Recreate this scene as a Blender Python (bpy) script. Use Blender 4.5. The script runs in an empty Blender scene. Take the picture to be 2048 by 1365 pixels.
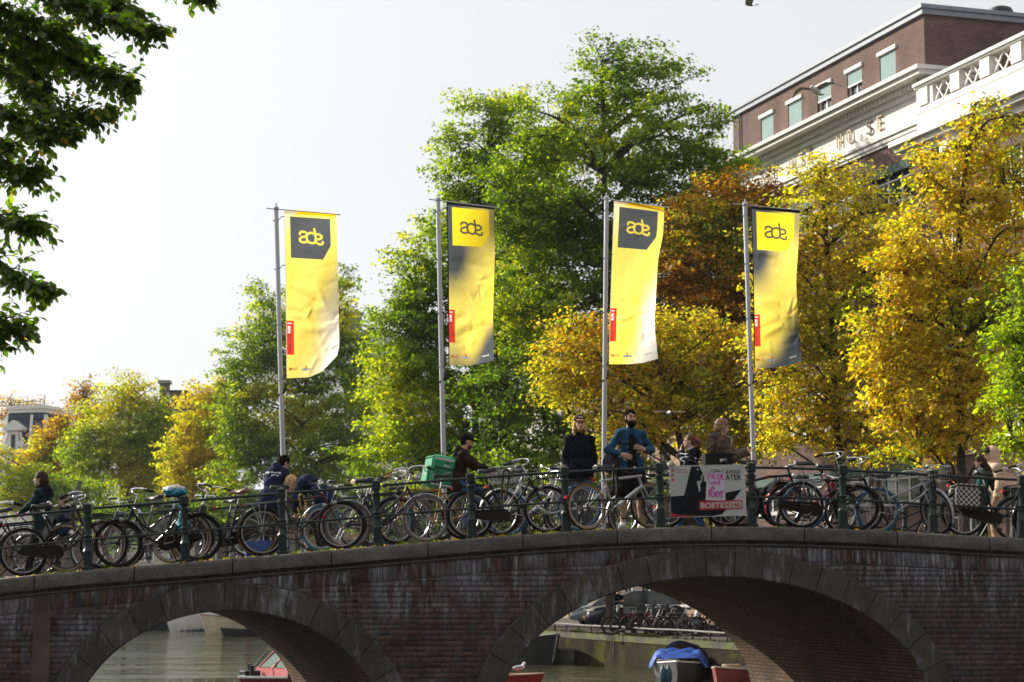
import bpy, math, random
import numpy as np
from mathutils import Vector, Matrix, Euler
from mathutils.geometry import tessellate_polygon
from mathutils.bvhtree import BVHTree
random.seed(11)
rng = np.random.default_rng(11)
scene = bpy.context.scene
COL = scene.collection
R = math.radians

# ---------------------------------------------------------------- camera, sky, sun, exposure
FPX = 4000.0                       # focal length in pixels of the 2048 px wide photograph
PITCH = math.atan(492 / FPX)
EYE = Vector((0, 0, 2.95))
cam = bpy.data.objects.new('camera', bpy.data.cameras.new('camera'))
COL.objects.link(cam)
cam.data.sensor_width = 36
cam.data.lens = FPX / 2048 * 36
cam.location = EYE
cam.rotation_euler = (math.pi / 2 + PITCH, 0, 0)
cam.data.clip_start = 0.1
cam.data.clip_end = 6000
cam.data.dof.use_dof = True
cam.data.dof.focus_distance = 29.6
cam.data.dof.aperture_fstop = 3.2
scene.camera = cam

SUN_AZ, SUN_EL = R(-56), R(29)
w = bpy.data.worlds.new('World')
scene.world = w
w.use_nodes = True
nt = w.node_tree
nt.nodes.clear()
def wn(t, **k):
 n = nt.nodes.new(t)
 for a, b in k.items():
  setattr(n, a, b)
 return n
sky = wn('ShaderNodeTexSky', sky_type='NISHITA', sun_disc=False, sun_elevation=SUN_EL,
         sun_rotation=SUN_AZ % (2 * math.pi), air_density=1.0, dust_density=3.0, ozone_density=1.0)
tc = wn('ShaderNodeTexCoord')
mp = wn('ShaderNodeMapping')
mp.inputs['Scale'].default_value = (1.0, 1.0, 3.5)
nz = wn('ShaderNodeTexNoise')
nz.inputs['Scale'].default_value = 1.6
nz.inputs['Detail'].default_value = 4
rmp = wn('ShaderNodeMapRange')
rmp.inputs['From Min'].default_value = 0.3
rmp.inputs['From Max'].default_value = 0.75
rmp.inputs['To Min'].default_value = 0.97
rmp.inputs['To Max'].default_value = 0.86
mx = wn('ShaderNodeMix', data_type='RGBA')
mx.inputs[7].default_value = (6.05, 6.12, 6.2, 1)      # thin white overcast in the sky's own units
# the overcast is thin: it glows in a wide soft aureole round the sun
vd = wn('ShaderNodeVectorMath', operation='DOT_PRODUCT')
vd.inputs[1].default_value = (math.sin(SUN_AZ) * math.cos(SUN_EL), math.cos(SUN_AZ) * math.cos(SUN_EL), math.sin(SUN_EL))
mm1 = wn('ShaderNodeMath', operation='MAXIMUM'); mm1.inputs[1].default_value = 0
mm2 = wn('ShaderNodeMath', operation='POWER'); mm2.inputs[1].default_value = 5
mm3 = wn('ShaderNodeMath', operation='MULTIPLY_ADD'); mm3.inputs[1].default_value = 0.9; mm3.inputs[2].default_value = 0.97
vs_ = wn('ShaderNodeVectorMath', operation='SCALE')
cl = wn('ShaderNodeMapRange'); cl.inputs['From Min'].default_value = 0.3; cl.inputs['From Max'].default_value = 0.7; cl.inputs['To Min'].default_value = 0.955; cl.inputs['To Max'].default_value = 1.03
mc = wn('ShaderNodeMath', operation='MULTIPLY')
bg = wn('ShaderNodeBackground')
bg.inputs['Strength'].default_value = 0.1
wo = wn('ShaderNodeOutputWorld')
L = nt.links.new
L(tc.outputs['Generated'], mp.inputs[0]); L(mp.outputs[0], nz.inputs['Vector']); L(nz.outputs[0], rmp.inputs[0])
L(rmp.outputs[0], mx.inputs[0]); L(sky.outputs[0], mx.inputs[6]); L(tc.outputs['Generated'], vd.inputs[0]); L(vd.outputs['Value'], mm1.inputs[0]); L(mm1.outputs[0], mm2.inputs[0]); L(mm2.outputs[0], mm3.inputs[0])
L(mx.outputs[2], vs_.inputs[0]); L(vs_.outputs[0], bg.inputs[0])
L(nz.outputs[0], cl.inputs[0]); L(mm3.outputs[0], mc.inputs[0]); L(cl.outputs[0], mc.inputs[1]); L(mc.outputs[0], vs_.inputs['Scale']); L(bg.outputs[0], wo.inputs[0])

sd = bpy.data.lights.new('sun', 'SUN')
sd.energy = 5.0
sd.angle = R(0.7)
sd.color = (1.0, 0.93, 0.80)
sun = bpy.data.objects.new('sun', sd)
COL.objects.link(sun)
SUNV = Vector((math.sin(SUN_AZ) * math.cos(SUN_EL), math.cos(SUN_AZ) * math.cos(SUN_EL), math.sin(SUN_EL)))
sun.rotation_euler = SUNV.to_track_quat('Z', 'Y').to_euler()
sun.location = (-30, 10, 60)

scene.view_settings.view_transform = 'Standard'
scene.view_settings.look = 'None'
scene.view_settings.exposure = 0.54
scene.view_settings.gamma = 1
scene.view_settings.use_curve_mapping = False
scene.render.engine = 'CYCLES'
cy = scene.cycles
cy.use_denoising = True
cy.max_bounces = 8
cy.diffuse_bounces = 3
cy.glossy_bounces = 3
cy.transmission_bounces = 6
cy.transparent_max_bounces = 8
cy.caustics_reflective = False
cy.caustics_refractive = False
cy.sample_clamp_indirect = 4

# ---------------------------------------------------------------- pixel rays and local frames
_f = Vector((0, math.cos(PITCH), math.sin(PITCH)))
_u = Vector((0, -math.sin(PITCH), math.cos(PITCH)))
def ray(px, py):
 return _f + Vector((1, 0, 0)) * ((px - 1024) / FPX) + _u * ((682.5 - py) / FPX)
def at(px, py, Y):                      # the point seen at that pixel, Y metres away
 d = ray(px, py)
 return EYE + d * (Y / d.y)
def onplane(px, py, p0, n):
 d = ray(px, py)
 return EYE + d * ((p0 - EYE).dot(n) / d.dot(n))

BETA = R(6.1)
BO = Vector((0, 28.9, 0))
BU = Vector((math.cos(BETA), math.sin(BETA), 0))
BV = Vector((-math.sin(BETA), math.cos(BETA), 0))
CA = R(17.6)
CN = Vector((math.cos(CA), math.sin(CA), 0))     # across the canal, to the right bank
CD = Vector((-math.sin(CA), math.cos(CA), 0))    # along the canal, away from us
SK_U, SK_V = CD.dot(BU), CD.dot(BV)
def bp(px, py, v=0.0):                  # pixel -> (u, z) on the bridge plane at depth v
 p = onplane(px, py, BO + BV * v, BV)
 return (p - BO).dot(BU), p.z
def B(u, v, z):
 q = BO + BU * u + BV * v
 return Vector((q.x, q.y, z))
def Q(s, c, z):
 q = CN * c + CD * s
 return Vector((q.x, q.y, z))
def qpix(px, py, c):                    # pixel -> (s, z) on the plane along the canal at offset c
 p = onplane(px, py, CN * c, CN)
 return p.dot(CD), p.z

# ---------------------------------------------------------------- materials
def lin(r, g, b):
 f = lambda c: (c / 255 / 12.92) if c / 255 <= 0.04045 else ((c / 255 + 0.055) / 1.055) ** 2.4
 return (f(r), f(g), f(b))
MATS = {}
def mat(name, col, rough=0.6, metal=0.0, var=0.12, vs=6.0, bump=0.0, bs=40.0, spec=0.4, coat=0.0, attr=None, trans=0.0, alpha=1.0):
 if name in MATS:
  return MATS[name]
 m = bpy.data.materials.new(name)
 m.use_nodes = True
 t = m.node_tree
 p = t.nodes['Principled BSDF']
 p.inputs['Roughness'].default_value = rough
 p.inputs['Metallic'].default_value = metal
 p.inputs['Specular IOR Level'].default_value = spec
 p.inputs['Coat Weight'].default_value = coat
 p.inputs['Transmission Weight'].default_value = trans
 p.inputs['Alpha'].default_value = alpha
 tc = t.nodes.new('ShaderNodeTexCoord')
 n = t.nodes.new('ShaderNodeTexNoise')
 n.inputs['Scale'].default_value = vs
 n.inputs['Detail'].default_value = 5
 t.links.new(tc.outputs['Object'], n.inputs['Vector'])
 mr = t.nodes.new('ShaderNodeMapRange')
 mr.inputs['From Min'].default_value = 0.3
 mr.inputs['From Max'].default_value = 0.7
 mr.inputs['To Min'].default_value = 1 - var
 mr.inputs['To Max'].default_value = 1 + var
 t.links.new(n.outputs[0], mr.inputs[0])
 hs = t.nodes.new('ShaderNodeMix'); hs.data_type = 'RGBA'; hs.blend_type = 'MULTIPLY'
 hs.inputs[0].default_value = 1
 hs.inputs[6].default_value = (*col, 1)
 if attr:
  a = t.nodes.new('ShaderNodeAttribute'); a.attribute_name = attr
  t.links.new(a.outputs['Color'], hs.inputs[6])
 t.links.new(mr.outputs[0], hs.inputs[7])
 t.links.new(hs.outputs[2], p.inputs['Base Color'])
 if bump:
  n2 = t.nodes.new('ShaderNodeTexNoise')
  n2.inputs['Scale'].default_value = bs
  n2.inputs['Detail'].default_value = 6
  t.links.new(tc.outputs['Object'], n2.inputs['Vector'])
  b = t.nodes.new('ShaderNodeBump')
  b.inputs['Strength'].default_value = bump
  b.inputs['Distance'].default_value = 0.02
  t.links.new(n2.outputs[0], b.inputs['Height'])
  t.links.new(b.outputs[0], p.inputs['Normal'])
 MATS[name] = m
 return m

def leafmat(name, tr=0.5, gl=0.08, attr='col'):
 if name in MATS:
  return MATS[name]
 m = bpy.data.materials.new(name); m.use_nodes = True
 t = m.node_tree; t.nodes.clear()
 a = t.nodes.new('ShaderNodeAttribute'); a.attribute_name = attr
 d = t.nodes.new('ShaderNodeBsdfDiffuse')
 tl = t.nodes.new('ShaderNodeBsdfTranslucent')
 g = t.nodes.new('ShaderNodeBsdfGlossy'); g.inputs['Roughness'].default_value = 0.35
 g.inputs['Color'].default_value = (0.9, 0.9, 0.85, 1)
 br = t.nodes.new('ShaderNodeMix'); br.data_type = 'RGBA'; br.blend_type = 'MULTIPLY'; br.inputs[0].default_value = 1
 br.inputs[7].default_value = (3.2, 2.85, 0.6, 1); br.clamp_result = True
 m1 = t.nodes.new('ShaderNodeMixShader'); m1.inputs[0].default_value = tr
 m2 = t.nodes.new('ShaderNodeMixShader'); m2.inputs[0].default_value = gl
 o = t.nodes.new('ShaderNodeOutputMaterial')
 l = t.links.new
 l(a.outputs['Color'], d.inputs[0]); l(a.outputs['Color'], br.inputs[6]); l(br.outputs[2], tl.inputs[0])
 l(d.outputs[0], m1.inputs[1]); l(tl.outputs[0], m1.inputs[2]); l(m1.outputs[0], m2.inputs[1]); l(g.outputs[0], m2.inputs[2])
 l(m2.outputs[0], o.inputs[0])
 MATS[name] = m
 return m

def brickmat(name, c1, c2, mortar, scale=1.0, bw=0.21, rh=0.065, coord='UV', rough=0.85, stain=None, mort=0.012, bump=0.6):
 """Brick pattern for faces too far away to tell the bricks apart; UVs are in metres."""
 if name in MATS:
  return MATS[name]
 m = bpy.data.materials.new(name); m.use_nodes = True
 t = m.node_tree; p = t.nodes['Principled BSDF']
 p.inputs['Roughness'].default_value = rough
 p.inputs['Specular IOR Level'].default_value = 0.2
 tc = t.nodes.new('ShaderNodeTexCoord')
 b = t.nodes.new('ShaderNodeTexBrick')
 b.inputs['Color1'].default_value = (*c1, 1); b.inputs['Color2'].default_value = (*c2, 1); b.inputs['Mortar'].default_value = (*mortar, 1)
 b.inputs['Scale'].default_value = scale
 b.inputs['Brick Width'].default_value = bw; b.inputs['Row Height'].default_value = rh; b.inputs['Mortar Size'].default_value = mort
 n = t.nodes.new('ShaderNodeTexNoise'); n.inputs['Scale'].default_value = 0.8; n.inputs['Detail'].default_value = 6
 mr = t.nodes.new('ShaderNodeMapRange'); mr.inputs['From Min'].default_value = 0.3; mr.inputs['From Max'].default_value = 0.7
 mr.inputs['To Min'].default_value = 0.72; mr.inputs['To Max'].default_value = 1.25
 x = t.nodes.new('ShaderNodeMix'); x.data_type = 'RGBA'; x.blend_type = 'MULTIPLY'; x.inputs[0].default_value = 1
 l = t.links.new
 l(tc.outputs[coord], b.inputs['Vector']); l(tc.outputs['Object'], n.inputs['Vector']); l(n.outputs[0], mr.inputs[0])
 l(b.outputs['Color'], x.inputs[6]); l(mr.outputs[0], x.inputs[7])
 out = x.outputs[2]
 if stain:
  n2 = t.nodes.new('ShaderNodeTexNoise'); n2.inputs['Scale'].default_value = stain[1]; n2.inputs['Detail'].default_value = 7
  mr2 = t.nodes.new('ShaderNodeMapRange'); mr2.inputs['From Min'].default_value = 0.52; mr2.inputs['From Max'].default_value = 0.72
  mr2.inputs['To Max'].default_value = stain[2]
  y = t.nodes.new('ShaderNodeMix'); y.data_type = 'RGBA'; y.inputs[7].default_value = (*stain[0], 1)
  l(tc.outputs['Object'], n2.inputs['Vector']); l(n2.outputs[0], mr2.inputs[0]); l(mr2.outputs[0], y.inputs[0]); l(out, y.inputs[6])
  out = y.outputs[2]
 l(out, p.inputs['Base Color'])
 bm = t.nodes.new('ShaderNodeBump'); bm.inputs['Strength'].default_value = bump; bm.inputs['Distance'].default_value = 0.01
 bm.invert = True
 l(b.outputs['Fac'], bm.inputs['Height']); l(bm.outputs[0], p.inputs['Normal'])
 MATS[name] = m
 return m

# ---------------------------------------------------------------- mesh builders
def link(name, me, mats=(), parent=None, **props):
 o = bpy.data.objects.new(name, me)
 COL.objects.link(o)
 if parent is not None:
  o.parent = parent
 if me is not None and not me.materials:
  for m in (mats if isinstance(mats, (list, tuple)) else [mats]):
   me.materials.append(m)
 for k, v in props.items():
  o[k] = v
 return o
def tag(o, label=None, category=None, group=None, kind=None):
 if label: o['label'] = label
 if category: o['category'] = category
 if group: o['group'] = group
 if kind: o['kind'] = kind
 return o
def empty(name, loc=(0, 0, 0), rz=0.0, label=None, category=None, group=None):
 o = bpy.data.objects.new(name, None)
 COL.objects.link(o)
 o.empty_display_size = 0.2
 o.location = loc
 o.rotation_euler = (0, 0, rz)
 return tag(o, label, category, group)

def npmesh(name, V, Fc, col=None, smooth=False, uv=None):
 """V (n,3); Fc (m,k) faces of k corners; col (m,3) one colour per face."""
 me = bpy.data.meshes.new(name)
 V = np.asarray(V, np.float32); Fc = np.asarray(Fc, np.int32)
 n, (m, k) = len(V), Fc.shape
 me.vertices.add(n); me.vertices.foreach_set('co', V.ravel())
 me.loops.add(m * k); me.loops.foreach_set('vertex_index', Fc.ravel())
 me.polygons.add(m); me.polygons.foreach_set('loop_start', np.arange(m, dtype=np.int32) * k)
 if smooth:
  me.polygons.foreach_set('use_smooth', np.ones(m, bool))
 me.update(calc_edges=True)
 if col is not None:
  a = me.attributes.new('col', 'FLOAT_COLOR', 'FACE')
  c = np.ones((m, 4), np.float32); col = np.asarray(col); c[:, :col.shape[1]] = col
  a.data.foreach_set('color', c.ravel())
 return me

class MB:
 def __init__(s):
  s.v = []; s.f = []; s.m = []; s.uv = None
 def add(s, vs, fs, mi=0):
  k = len(s.v)
  s.v += [tuple(v) for v in vs]
  for f in fs:
   s.f.append(tuple(i + k for i in f)); s.m.append(mi)
 def box(s, c, size, rot=None, mi=0, ch=0.0):
  """Box; ch > 0 chamfers its vertical and top edges."""
  x, y, z = (q / 2 for q in size)
  c = Vector(c)
  if ch:
   k = ch
   def ringp(X, Y, Z, kk):
    return [(-X + kk, -Y, Z), (X - kk, -Y, Z), (X, -Y + kk, Z), (X, Y - kk, Z), (X - kk, Y, Z), (-X + kk, Y, Z), (-X, Y - kk, Z), (-X, -Y + kk, Z)]
   pts = ringp(x - k, y - k, -z, k * .4) + ringp(x, y, -z + k, k) + ringp(x, y, z - k, k) + ringp(x - k, y - k, z, k * .4)
   fs = [tuple(range(7, -1, -1)), tuple(range(24, 32))]
   for r in range(3):
    for i in range(8):
     j = (i + 1) % 8
     fs.append((r * 8 + i, r * 8 + j, r * 8 + 8 + j, r * 8 + 8 + i))
  else:
   pts = [(-x, -y, -z), (x, -y, -z), (x, y, -z), (-x, y, -z), (-x, -y, z), (x, -y, z), (x, y, z), (-x, y, z)]
   fs = [(0, 3, 2, 1), (4, 5, 6, 7), (0, 1, 5, 4), (1, 2, 6, 5), (2, 3, 7, 6), (3, 0, 4, 7)]
  s.add([(c + (rot @ Vector(p) if rot else Vector(p))) for p in pts], fs, mi)
 def tube(s, pts, r, n=6, closed=False, mi=0, flat=1.0, up=None):
  P = [Vector(p) for p in pts]
  m = len(P)
  rs = list(r) if isinstance(r, (list, tuple, np.ndarray)) else [r] * m
  T = []
  for i in range(m):
   a = P[(i - 1) % m] if (closed or i > 0) else P[i]
   b = P[(i + 1) % m] if (closed or i < m - 1) else P[i]
   d = b - a
   T.append(d.normalized() if d.length > 1e-9 else Vector((0, 0, 1)))
  u = Vector(up) if up else (Vector((0, 0, 1)) if abs(T[0].z) < .9 else Vector((1, 0, 0)))
  vs = []
  for i in range(m):
   u = (u - T[i] * u.dot(T[i]))
   u = u.normalized() if u.length > 1e-6 else T[i].orthogonal().normalized()
   w_ = T[i].cross(u)
   for k in range(n):
    a = 2 * math.pi * (k + .5) / n
    vs.append(P[i] + u * (math.cos(a) * rs[i] * flat) + w_ * (math.sin(a) * rs[i]))
  fs = []
  for i in range(m if closed else m - 1):
   j = (i + 1) % m
   for k in range(n):
    q = (k + 1) % n
    fs.append((i * n + k, i * n + q, j * n + q, j * n + k))
  if not closed:
   fs.append(tuple(range(n - 1, -1, -1))); fs.append(tuple((m - 1) * n + k for k in range(n)))
  s.add(vs, fs, mi)
 def lathe(s, prof, n=8, c=(0, 0, 0), axis='z', mi=0, ph=0.5, cap=True):
  c = Vector(c); vs = []; m = len(prof)
  for r, z in prof:
   for k in range(n):
    a = 2 * math.pi * (k + ph) / n
    p = (r * math.cos(a), r * math.sin(a), z)
    if axis == 'y': p = (p[0], p[2], p[1])
    if axis == 'x': p = (p[2], p[0], p[1])
    vs.append(c + Vector(p))
  fs = []
  for i in range(m - 1):
   for k in range(n):
    q = (k + 1) % n
    f = (i * n + k, i * n + q, (i + 1) * n + q, (i + 1) * n + k)
    fs.append(f if axis != 'y' else f[::-1])
  if cap:
   a, b_ = tuple(range(n - 1, -1, -1)), tuple((m - 1) * n + k for k in range(n))
   fs += [a, b_] if axis != 'y' else [a[::-1], b_[::-1]]
  s.add(vs, fs, mi)
 def loft(s, rings, mi=0, closed=True, cap=True):
  n = len(rings[0]); k0 = [p for r_ in rings for p in r_]; fs = []
  for i in range(len(rings) - 1):
   for k in range(n if closed else n - 1):
    q = (k + 1) % n
    fs.append((i * n + k, i * n + q, (i + 1) * n + q, (i + 1) * n + k))
  if cap:
   fs.append(tuple(range(n - 1, -1, -1))); fs.append(tuple((len(rings) - 1) * n + k for k in range(n)))
  s.add(k0, fs, mi)
 def prism(s, poly, fn, t0, t1, mi=0):
  """2-D polygon extruded from t0 to t1 through fn(x, y, t)."""
  n = len(poly)
  vs = [fn(x, y, t0) for x, y in poly] + [fn(x, y, t1) for x, y in poly]
  tri = tessellate_polygon([[Vector((x, y, 0)) for x, y in poly]])
  fs = [tuple(t) for t in tri] + [tuple(i + n for i in reversed(t)) for t in tri]
  fs += [(i, (i + 1) % n, n + (i + 1) % n, n + i) for i in range(n)]
  s.add(vs, fs, mi)
 def mesh(s, name, smooth=True, angle=38):
  me = bpy.data.meshes.new(name)
  me.from_pydata([tuple(v) for v in s.v], [], s.f)
  if len(set(s.m)) > 1:
   me.polygons.foreach_set('material_index', s.m)
  me.update()
  if smooth:
   me.polygons.foreach_set('use_smooth', np.ones(len(me.polygons), bool))
   me.set_sharp_from_angle(angle=R(angle))
  return me
 def build(s, name, mats, parent=None, smooth=True, angle=38, **props):
  return link(name, s.mesh(name, smooth, angle), mats, parent, **props)

def metre_uv(me, fn):
 uv = me.uv_layers.new(name='UVMap')
 co = np.zeros(len(me.vertices) * 3, np.float32); me.vertices.foreach_get('co', co); co = co.reshape(-1, 3)
 li = np.zeros(len(me.loops), np.int32); me.loops.foreach_get('vertex_index', li)
 uv.data.foreach_set('uv', fn(co)[li].astype(np.float32).ravel())

def text_tris(s, bold=0.0):
 """Outline text as flat triangles in the unit box (0..1, 0..1)."""
 c = bpy.data.curves.new('t', 'FONT'); c.body = s; c.offset = bold; c.resolution_u = 3
 o = bpy.data.objects.new('t', c); COL.objects.link(o)
 dg = bpy.context.evaluated_depsgraph_get()
 me = o.evaluated_get(dg).to_mesh()
 me.calc_loop_triangles()
 V = np.array([v.co[:2] for v in me.vertices]); T = np.array([t.vertices[:] for t in me.loop_triangles])
 o.evaluated_get(dg).to_mesh_clear()
 bpy.data.objects.remove(o); bpy.data.curves.remove(c)
 lo, hi = V.min(0), V.max(0)
 return (V - lo) / (hi - lo), T, (hi[0] - lo[0]) / (hi[1] - lo[1])
_TX = {}
def text(s, bold=0.0):
 if (s, bold) not in _TX:
  _TX[(s, bold)] = text_tris(s, bold)
 return _TX[(s, bold)]
def stroke_quads(path, wd):
 """A polyline as a flat ribbon with mitred joints: returns (V, quads)."""
 P = [np.array(p, float) for p in path]; V = []
 for i, p in enumerate(P):
  a = P[max(i - 1, 0)]; b = P[min(i + 1, len(P) - 1)]
  t = (b - a) / (np.linalg.norm(b - a) + 1e-9); nn = np.array((-t[1], t[0])) * wd / 2
  V += [p + nn, p - nn]
 return V, [(2 * i, 2 * i + 1, 2 * i + 3, 2 * i + 2) for i in range(len(P) - 1)]
def smooth_path(P, n=6):
 P = [np.array(p, float) for p in P]; out = []
 for i in range(len(P) - 1):
  p0, p1, p2, p3 = P[max(i - 1, 0)], P[i], P[i + 1], P[min(i + 2, len(P) - 1)]
  for k in range(n):
   t = k / n
   out.append(0.5 * (2 * p1 + (p2 - p0) * t + (2 * p0 - 5 * p1 + 4 * p2 - p3) * t * t + (3 * p1 - p0 - 3 * p2 + p3) * t ** 3))
 out.append(P[-1])
 return [tuple(q) for q in out]
# ---------------------------------------------------------------- ground, water, quays
m_stone = mat('coping_granite', (0.098, 0.095, 0.084), 0.85, var=0.22, vs=9, bump=0.5, bs=60, spec=0.2)
def objrand(m, amt):
 """Each stone its own tone."""
 t = m.node_tree; p = t.nodes['Principled BSDF']; src = p.inputs['Base Color'].links[0].from_socket
 oi = t.nodes.new('ShaderNodeObjectInfo'); r = t.nodes.new('ShaderNodeMapRange'); r.inputs['To Min'].default_value = 1 - amt; r.inputs['To Max'].default_value = 1 + amt
 x = t.nodes.new('ShaderNodeMix'); x.data_type = 'RGBA'; x.blend_type = 'MULTIPLY'; x.inputs[0].default_value = 1
 t.links.new(oi.outputs['Random'], r.inputs[0]); t.links.new(src, x.inputs[6]); t.links.new(r.outputs[0], x.inputs[7]); t.links.new(x.outputs[2], p.inputs['Base Color'])
def speckle(m, col, scale, amt, lo=0.6, hi=0.68):
 """Fine grains of another colour in a stone."""
 t = m.node_tree; p = t.nodes['Principled BSDF']
 src = p.inputs['Base Color'].links[0].from_socket
 tc = t.nodes.new('ShaderNodeTexCoord')
 n = t.nodes.new('ShaderNodeTexNoise'); n.inputs['Scale'].default_value = scale; n.inputs['Detail'].default_value = 2
 r = t.nodes.new('ShaderNodeMapRange'); r.inputs['From Min'].default_value = lo; r.inputs['From Max'].default_value = hi; r.inputs['To Max'].default_value = amt
 x = t.nodes.new('ShaderNodeMix'); x.data_type = 'RGBA'; x.inputs[7].default_value = (*col, 1)
 t.links.new(tc.outputs['Object'], n.inputs['Vector']); t.links.new(n.outputs[0], r.inputs[0]); t.links.new(r.outputs[0], x.inputs[0])
 t.links.new(src, x.inputs[6]); t.links.new(x.outputs[2], p.inputs['Base Color'])
def stains(m, col, sx, sz, lo, hi, amt, seed=0.0, mask=None):
 """Run-down stains fixed to the place: noise stretched vertically in world space."""
 t = m.node_tree; p = t.nodes['Principled BSDF']
 src = p.inputs['Base Color'].links[0].from_socket
 g = t.nodes.new('ShaderNodeNewGeometry')
 mpn = t.nodes.new('ShaderNodeMapping'); mpn.inputs['Scale'].default_value = (sx, sx, sz); mpn.inputs['Location'].default_value = (seed, seed, seed)
 n = t.nodes.new('ShaderNodeTexNoise'); n.inputs['Scale'].default_value = 1.0; n.inputs['Detail'].default_value = 8; n.inputs['Roughness'].default_value = 0.68
 r = t.nodes.new('ShaderNodeMapRange'); r.inputs['From Min'].default_value = lo; r.inputs['From Max'].default_value = hi; r.inputs['To Max'].default_value = amt
 x = t.nodes.new('ShaderNodeMix'); x.data_type = 'RGBA'; x.inputs[7].default_value = (*col, 1)
 l = t.links.new
 l(g.outputs['Position'], mpn.inputs[0]); l(mpn.outputs[0], n.inputs['Vector']); l(n.outputs[0], r.inputs[0]); l(r.outputs[0], x.inputs[0])
 if mask:
  a = t.nodes.new('ShaderNodeAttribute'); a.attribute_name = mask
  ml = t.nodes.new('ShaderNodeMath'); ml.operation = 'MULTIPLY'
  l(r.outputs[0], ml.inputs[0]); l(a.outputs['Alpha'], ml.inputs[1]); l(ml.outputs[0], x.inputs[0])
 l(src, x.inputs[6]); l(x.outputs[2], p.inputs['Base Color'])
speckle(m_stone, (0.30, 0.26, 0.17), 55, 0.55)
speckle(m_stone, (0.045, 0.045, 0.04), 40, 0.6, 0.58, 0.66)
objrand(m_stone, .14)
stains(m_stone, (0.055, 0.055, 0.05), 2.2, 1.0, 0.5, 0.72, 0.6)
m_pave = mat('quay_paving', (0.065, 0.052, 0.045), 0.9, var=0.3, vs=3, bump=0.4, bs=20)

def sheet(name, pts, m, kind='structure', z=0):
 mb = MB(); mb.add([(p.x, p.y, z) for p in pts], [tuple(range(len(pts)))])
 return mb.build(name, m, smooth=False, kind=kind)
QZ = 1.2
sheet('quay_ground', [Q(-120, 26.45, 0), Q(-120, 250, 0), Q(380, 250, 0), Q(380, 26.45, 0)], m_pave, z=QZ)
sheet('near_quay_ground', [Q(-120, 0.8, 0), Q(95, 0.8, 0), Q(95, -250, 0), Q(-120, -250, 0)], m_pave, z=QZ)
# the canal bends to the left: its far bank closes the view through the left arch
FB0 = Q(135, 26.0, 0); FBD = Vector((math.sin(R(-58)), math.cos(R(-58)), 0)); FBN = Vector((-FBD.y, FBD.x, 0))
FBN = FBN if FBN.y > 0 else -FBN
sheet('far_quay_ground', [FB0 + FBN * .45, FB0 + FBN * .45 + FBD * 280, FB0 + FBD * 280 + FBN * 260, Q(380, 26.4, 0)], m_pave, z=QZ)

m_water = bpy.data.materials.new('canal_water'); m_water.use_nodes = True
t = m_water.node_tree; p = t.nodes['Principled BSDF']
p.inputs['Base Color'].default_value = (0.045, 0.048, 0.026, 1); p.inputs['Roughness'].default_value = 0.05
p.inputs['Specular IOR Level'].default_value = 0.55; p.inputs['IOR'].default_value = 1.4
tc = t.nodes.new('ShaderNodeTexCoord')
last = None
# gusts: calm, mirror-like lanes between choppy patches
mpn = t.nodes.new('ShaderNodeMapping'); mpn.inputs['Scale'].default_value = (0.09, 0.30, 1)
gu = t.nodes.new('ShaderNodeTexNoise'); gu.inputs['Scale'].default_value = 1; gu.inputs['Detail'].default_value = 5; gu.inputs['Roughness'].default_value = .65
gr_ = t.nodes.new('ShaderNodeMapRange'); gr_.inputs['From Min'].default_value = .40; gr_.inputs['From Max'].default_value = .58; gr_.inputs['To Min'].default_value = .06; gr_.inputs['To Max'].default_value = 1
t.links.new(tc.outputs['Object'], mpn.inputs[0]); t.links.new(mpn.outputs[0], gu.inputs['Vector']); t.links.new(gu.outputs[0], gr_.inputs[0])
for sc, stv, dist, loc in (((0.35, 0.8, 1), 1.0, 0.32, 0), ((1.3, 2.6, 1), 1.0, 0.13, 5), ((4, 7, 1), 0.8, 0.03, 9)):
 mpn = t.nodes.new('ShaderNodeMapping'); mpn.inputs['Scale'].default_value = sc; mpn.inputs['Location'].default_value = (loc, loc, 0)
 mpn.inputs['Rotation'].default_value = (0, 0, R(8))
 n = t.nodes.new('ShaderNodeTexNoise'); n.inputs['Scale'].default_value = 1; n.inputs['Detail'].default_value = 3; n.inputs['Distortion'].default_value = 0.5
 b = t.nodes.new('ShaderNodeBump'); b.inputs['Strength'].default_value = stv; b.inputs['Distance'].default_value = dist
 t.links.new(tc.outputs['Object'], mpn.inputs[0]); t.links.new(mpn.outputs[0], n.inputs['Vector']); t.links.new(n.outputs[0], b.inputs['Height'])
 t.links.new(gr_.outputs[0], b.inputs['Strength'])
 if last: t.links.new(last.outputs[0], b.inputs['Normal'])
 last = b
t.links.new(last.outputs[0], p.inputs['Normal'])
sheet('canal_water', [Q(-120, -250, 0), Q(-120, 27, 0), Q(160, 27, 0), Q(330, -250, 0)], m_water, z=0)

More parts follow.
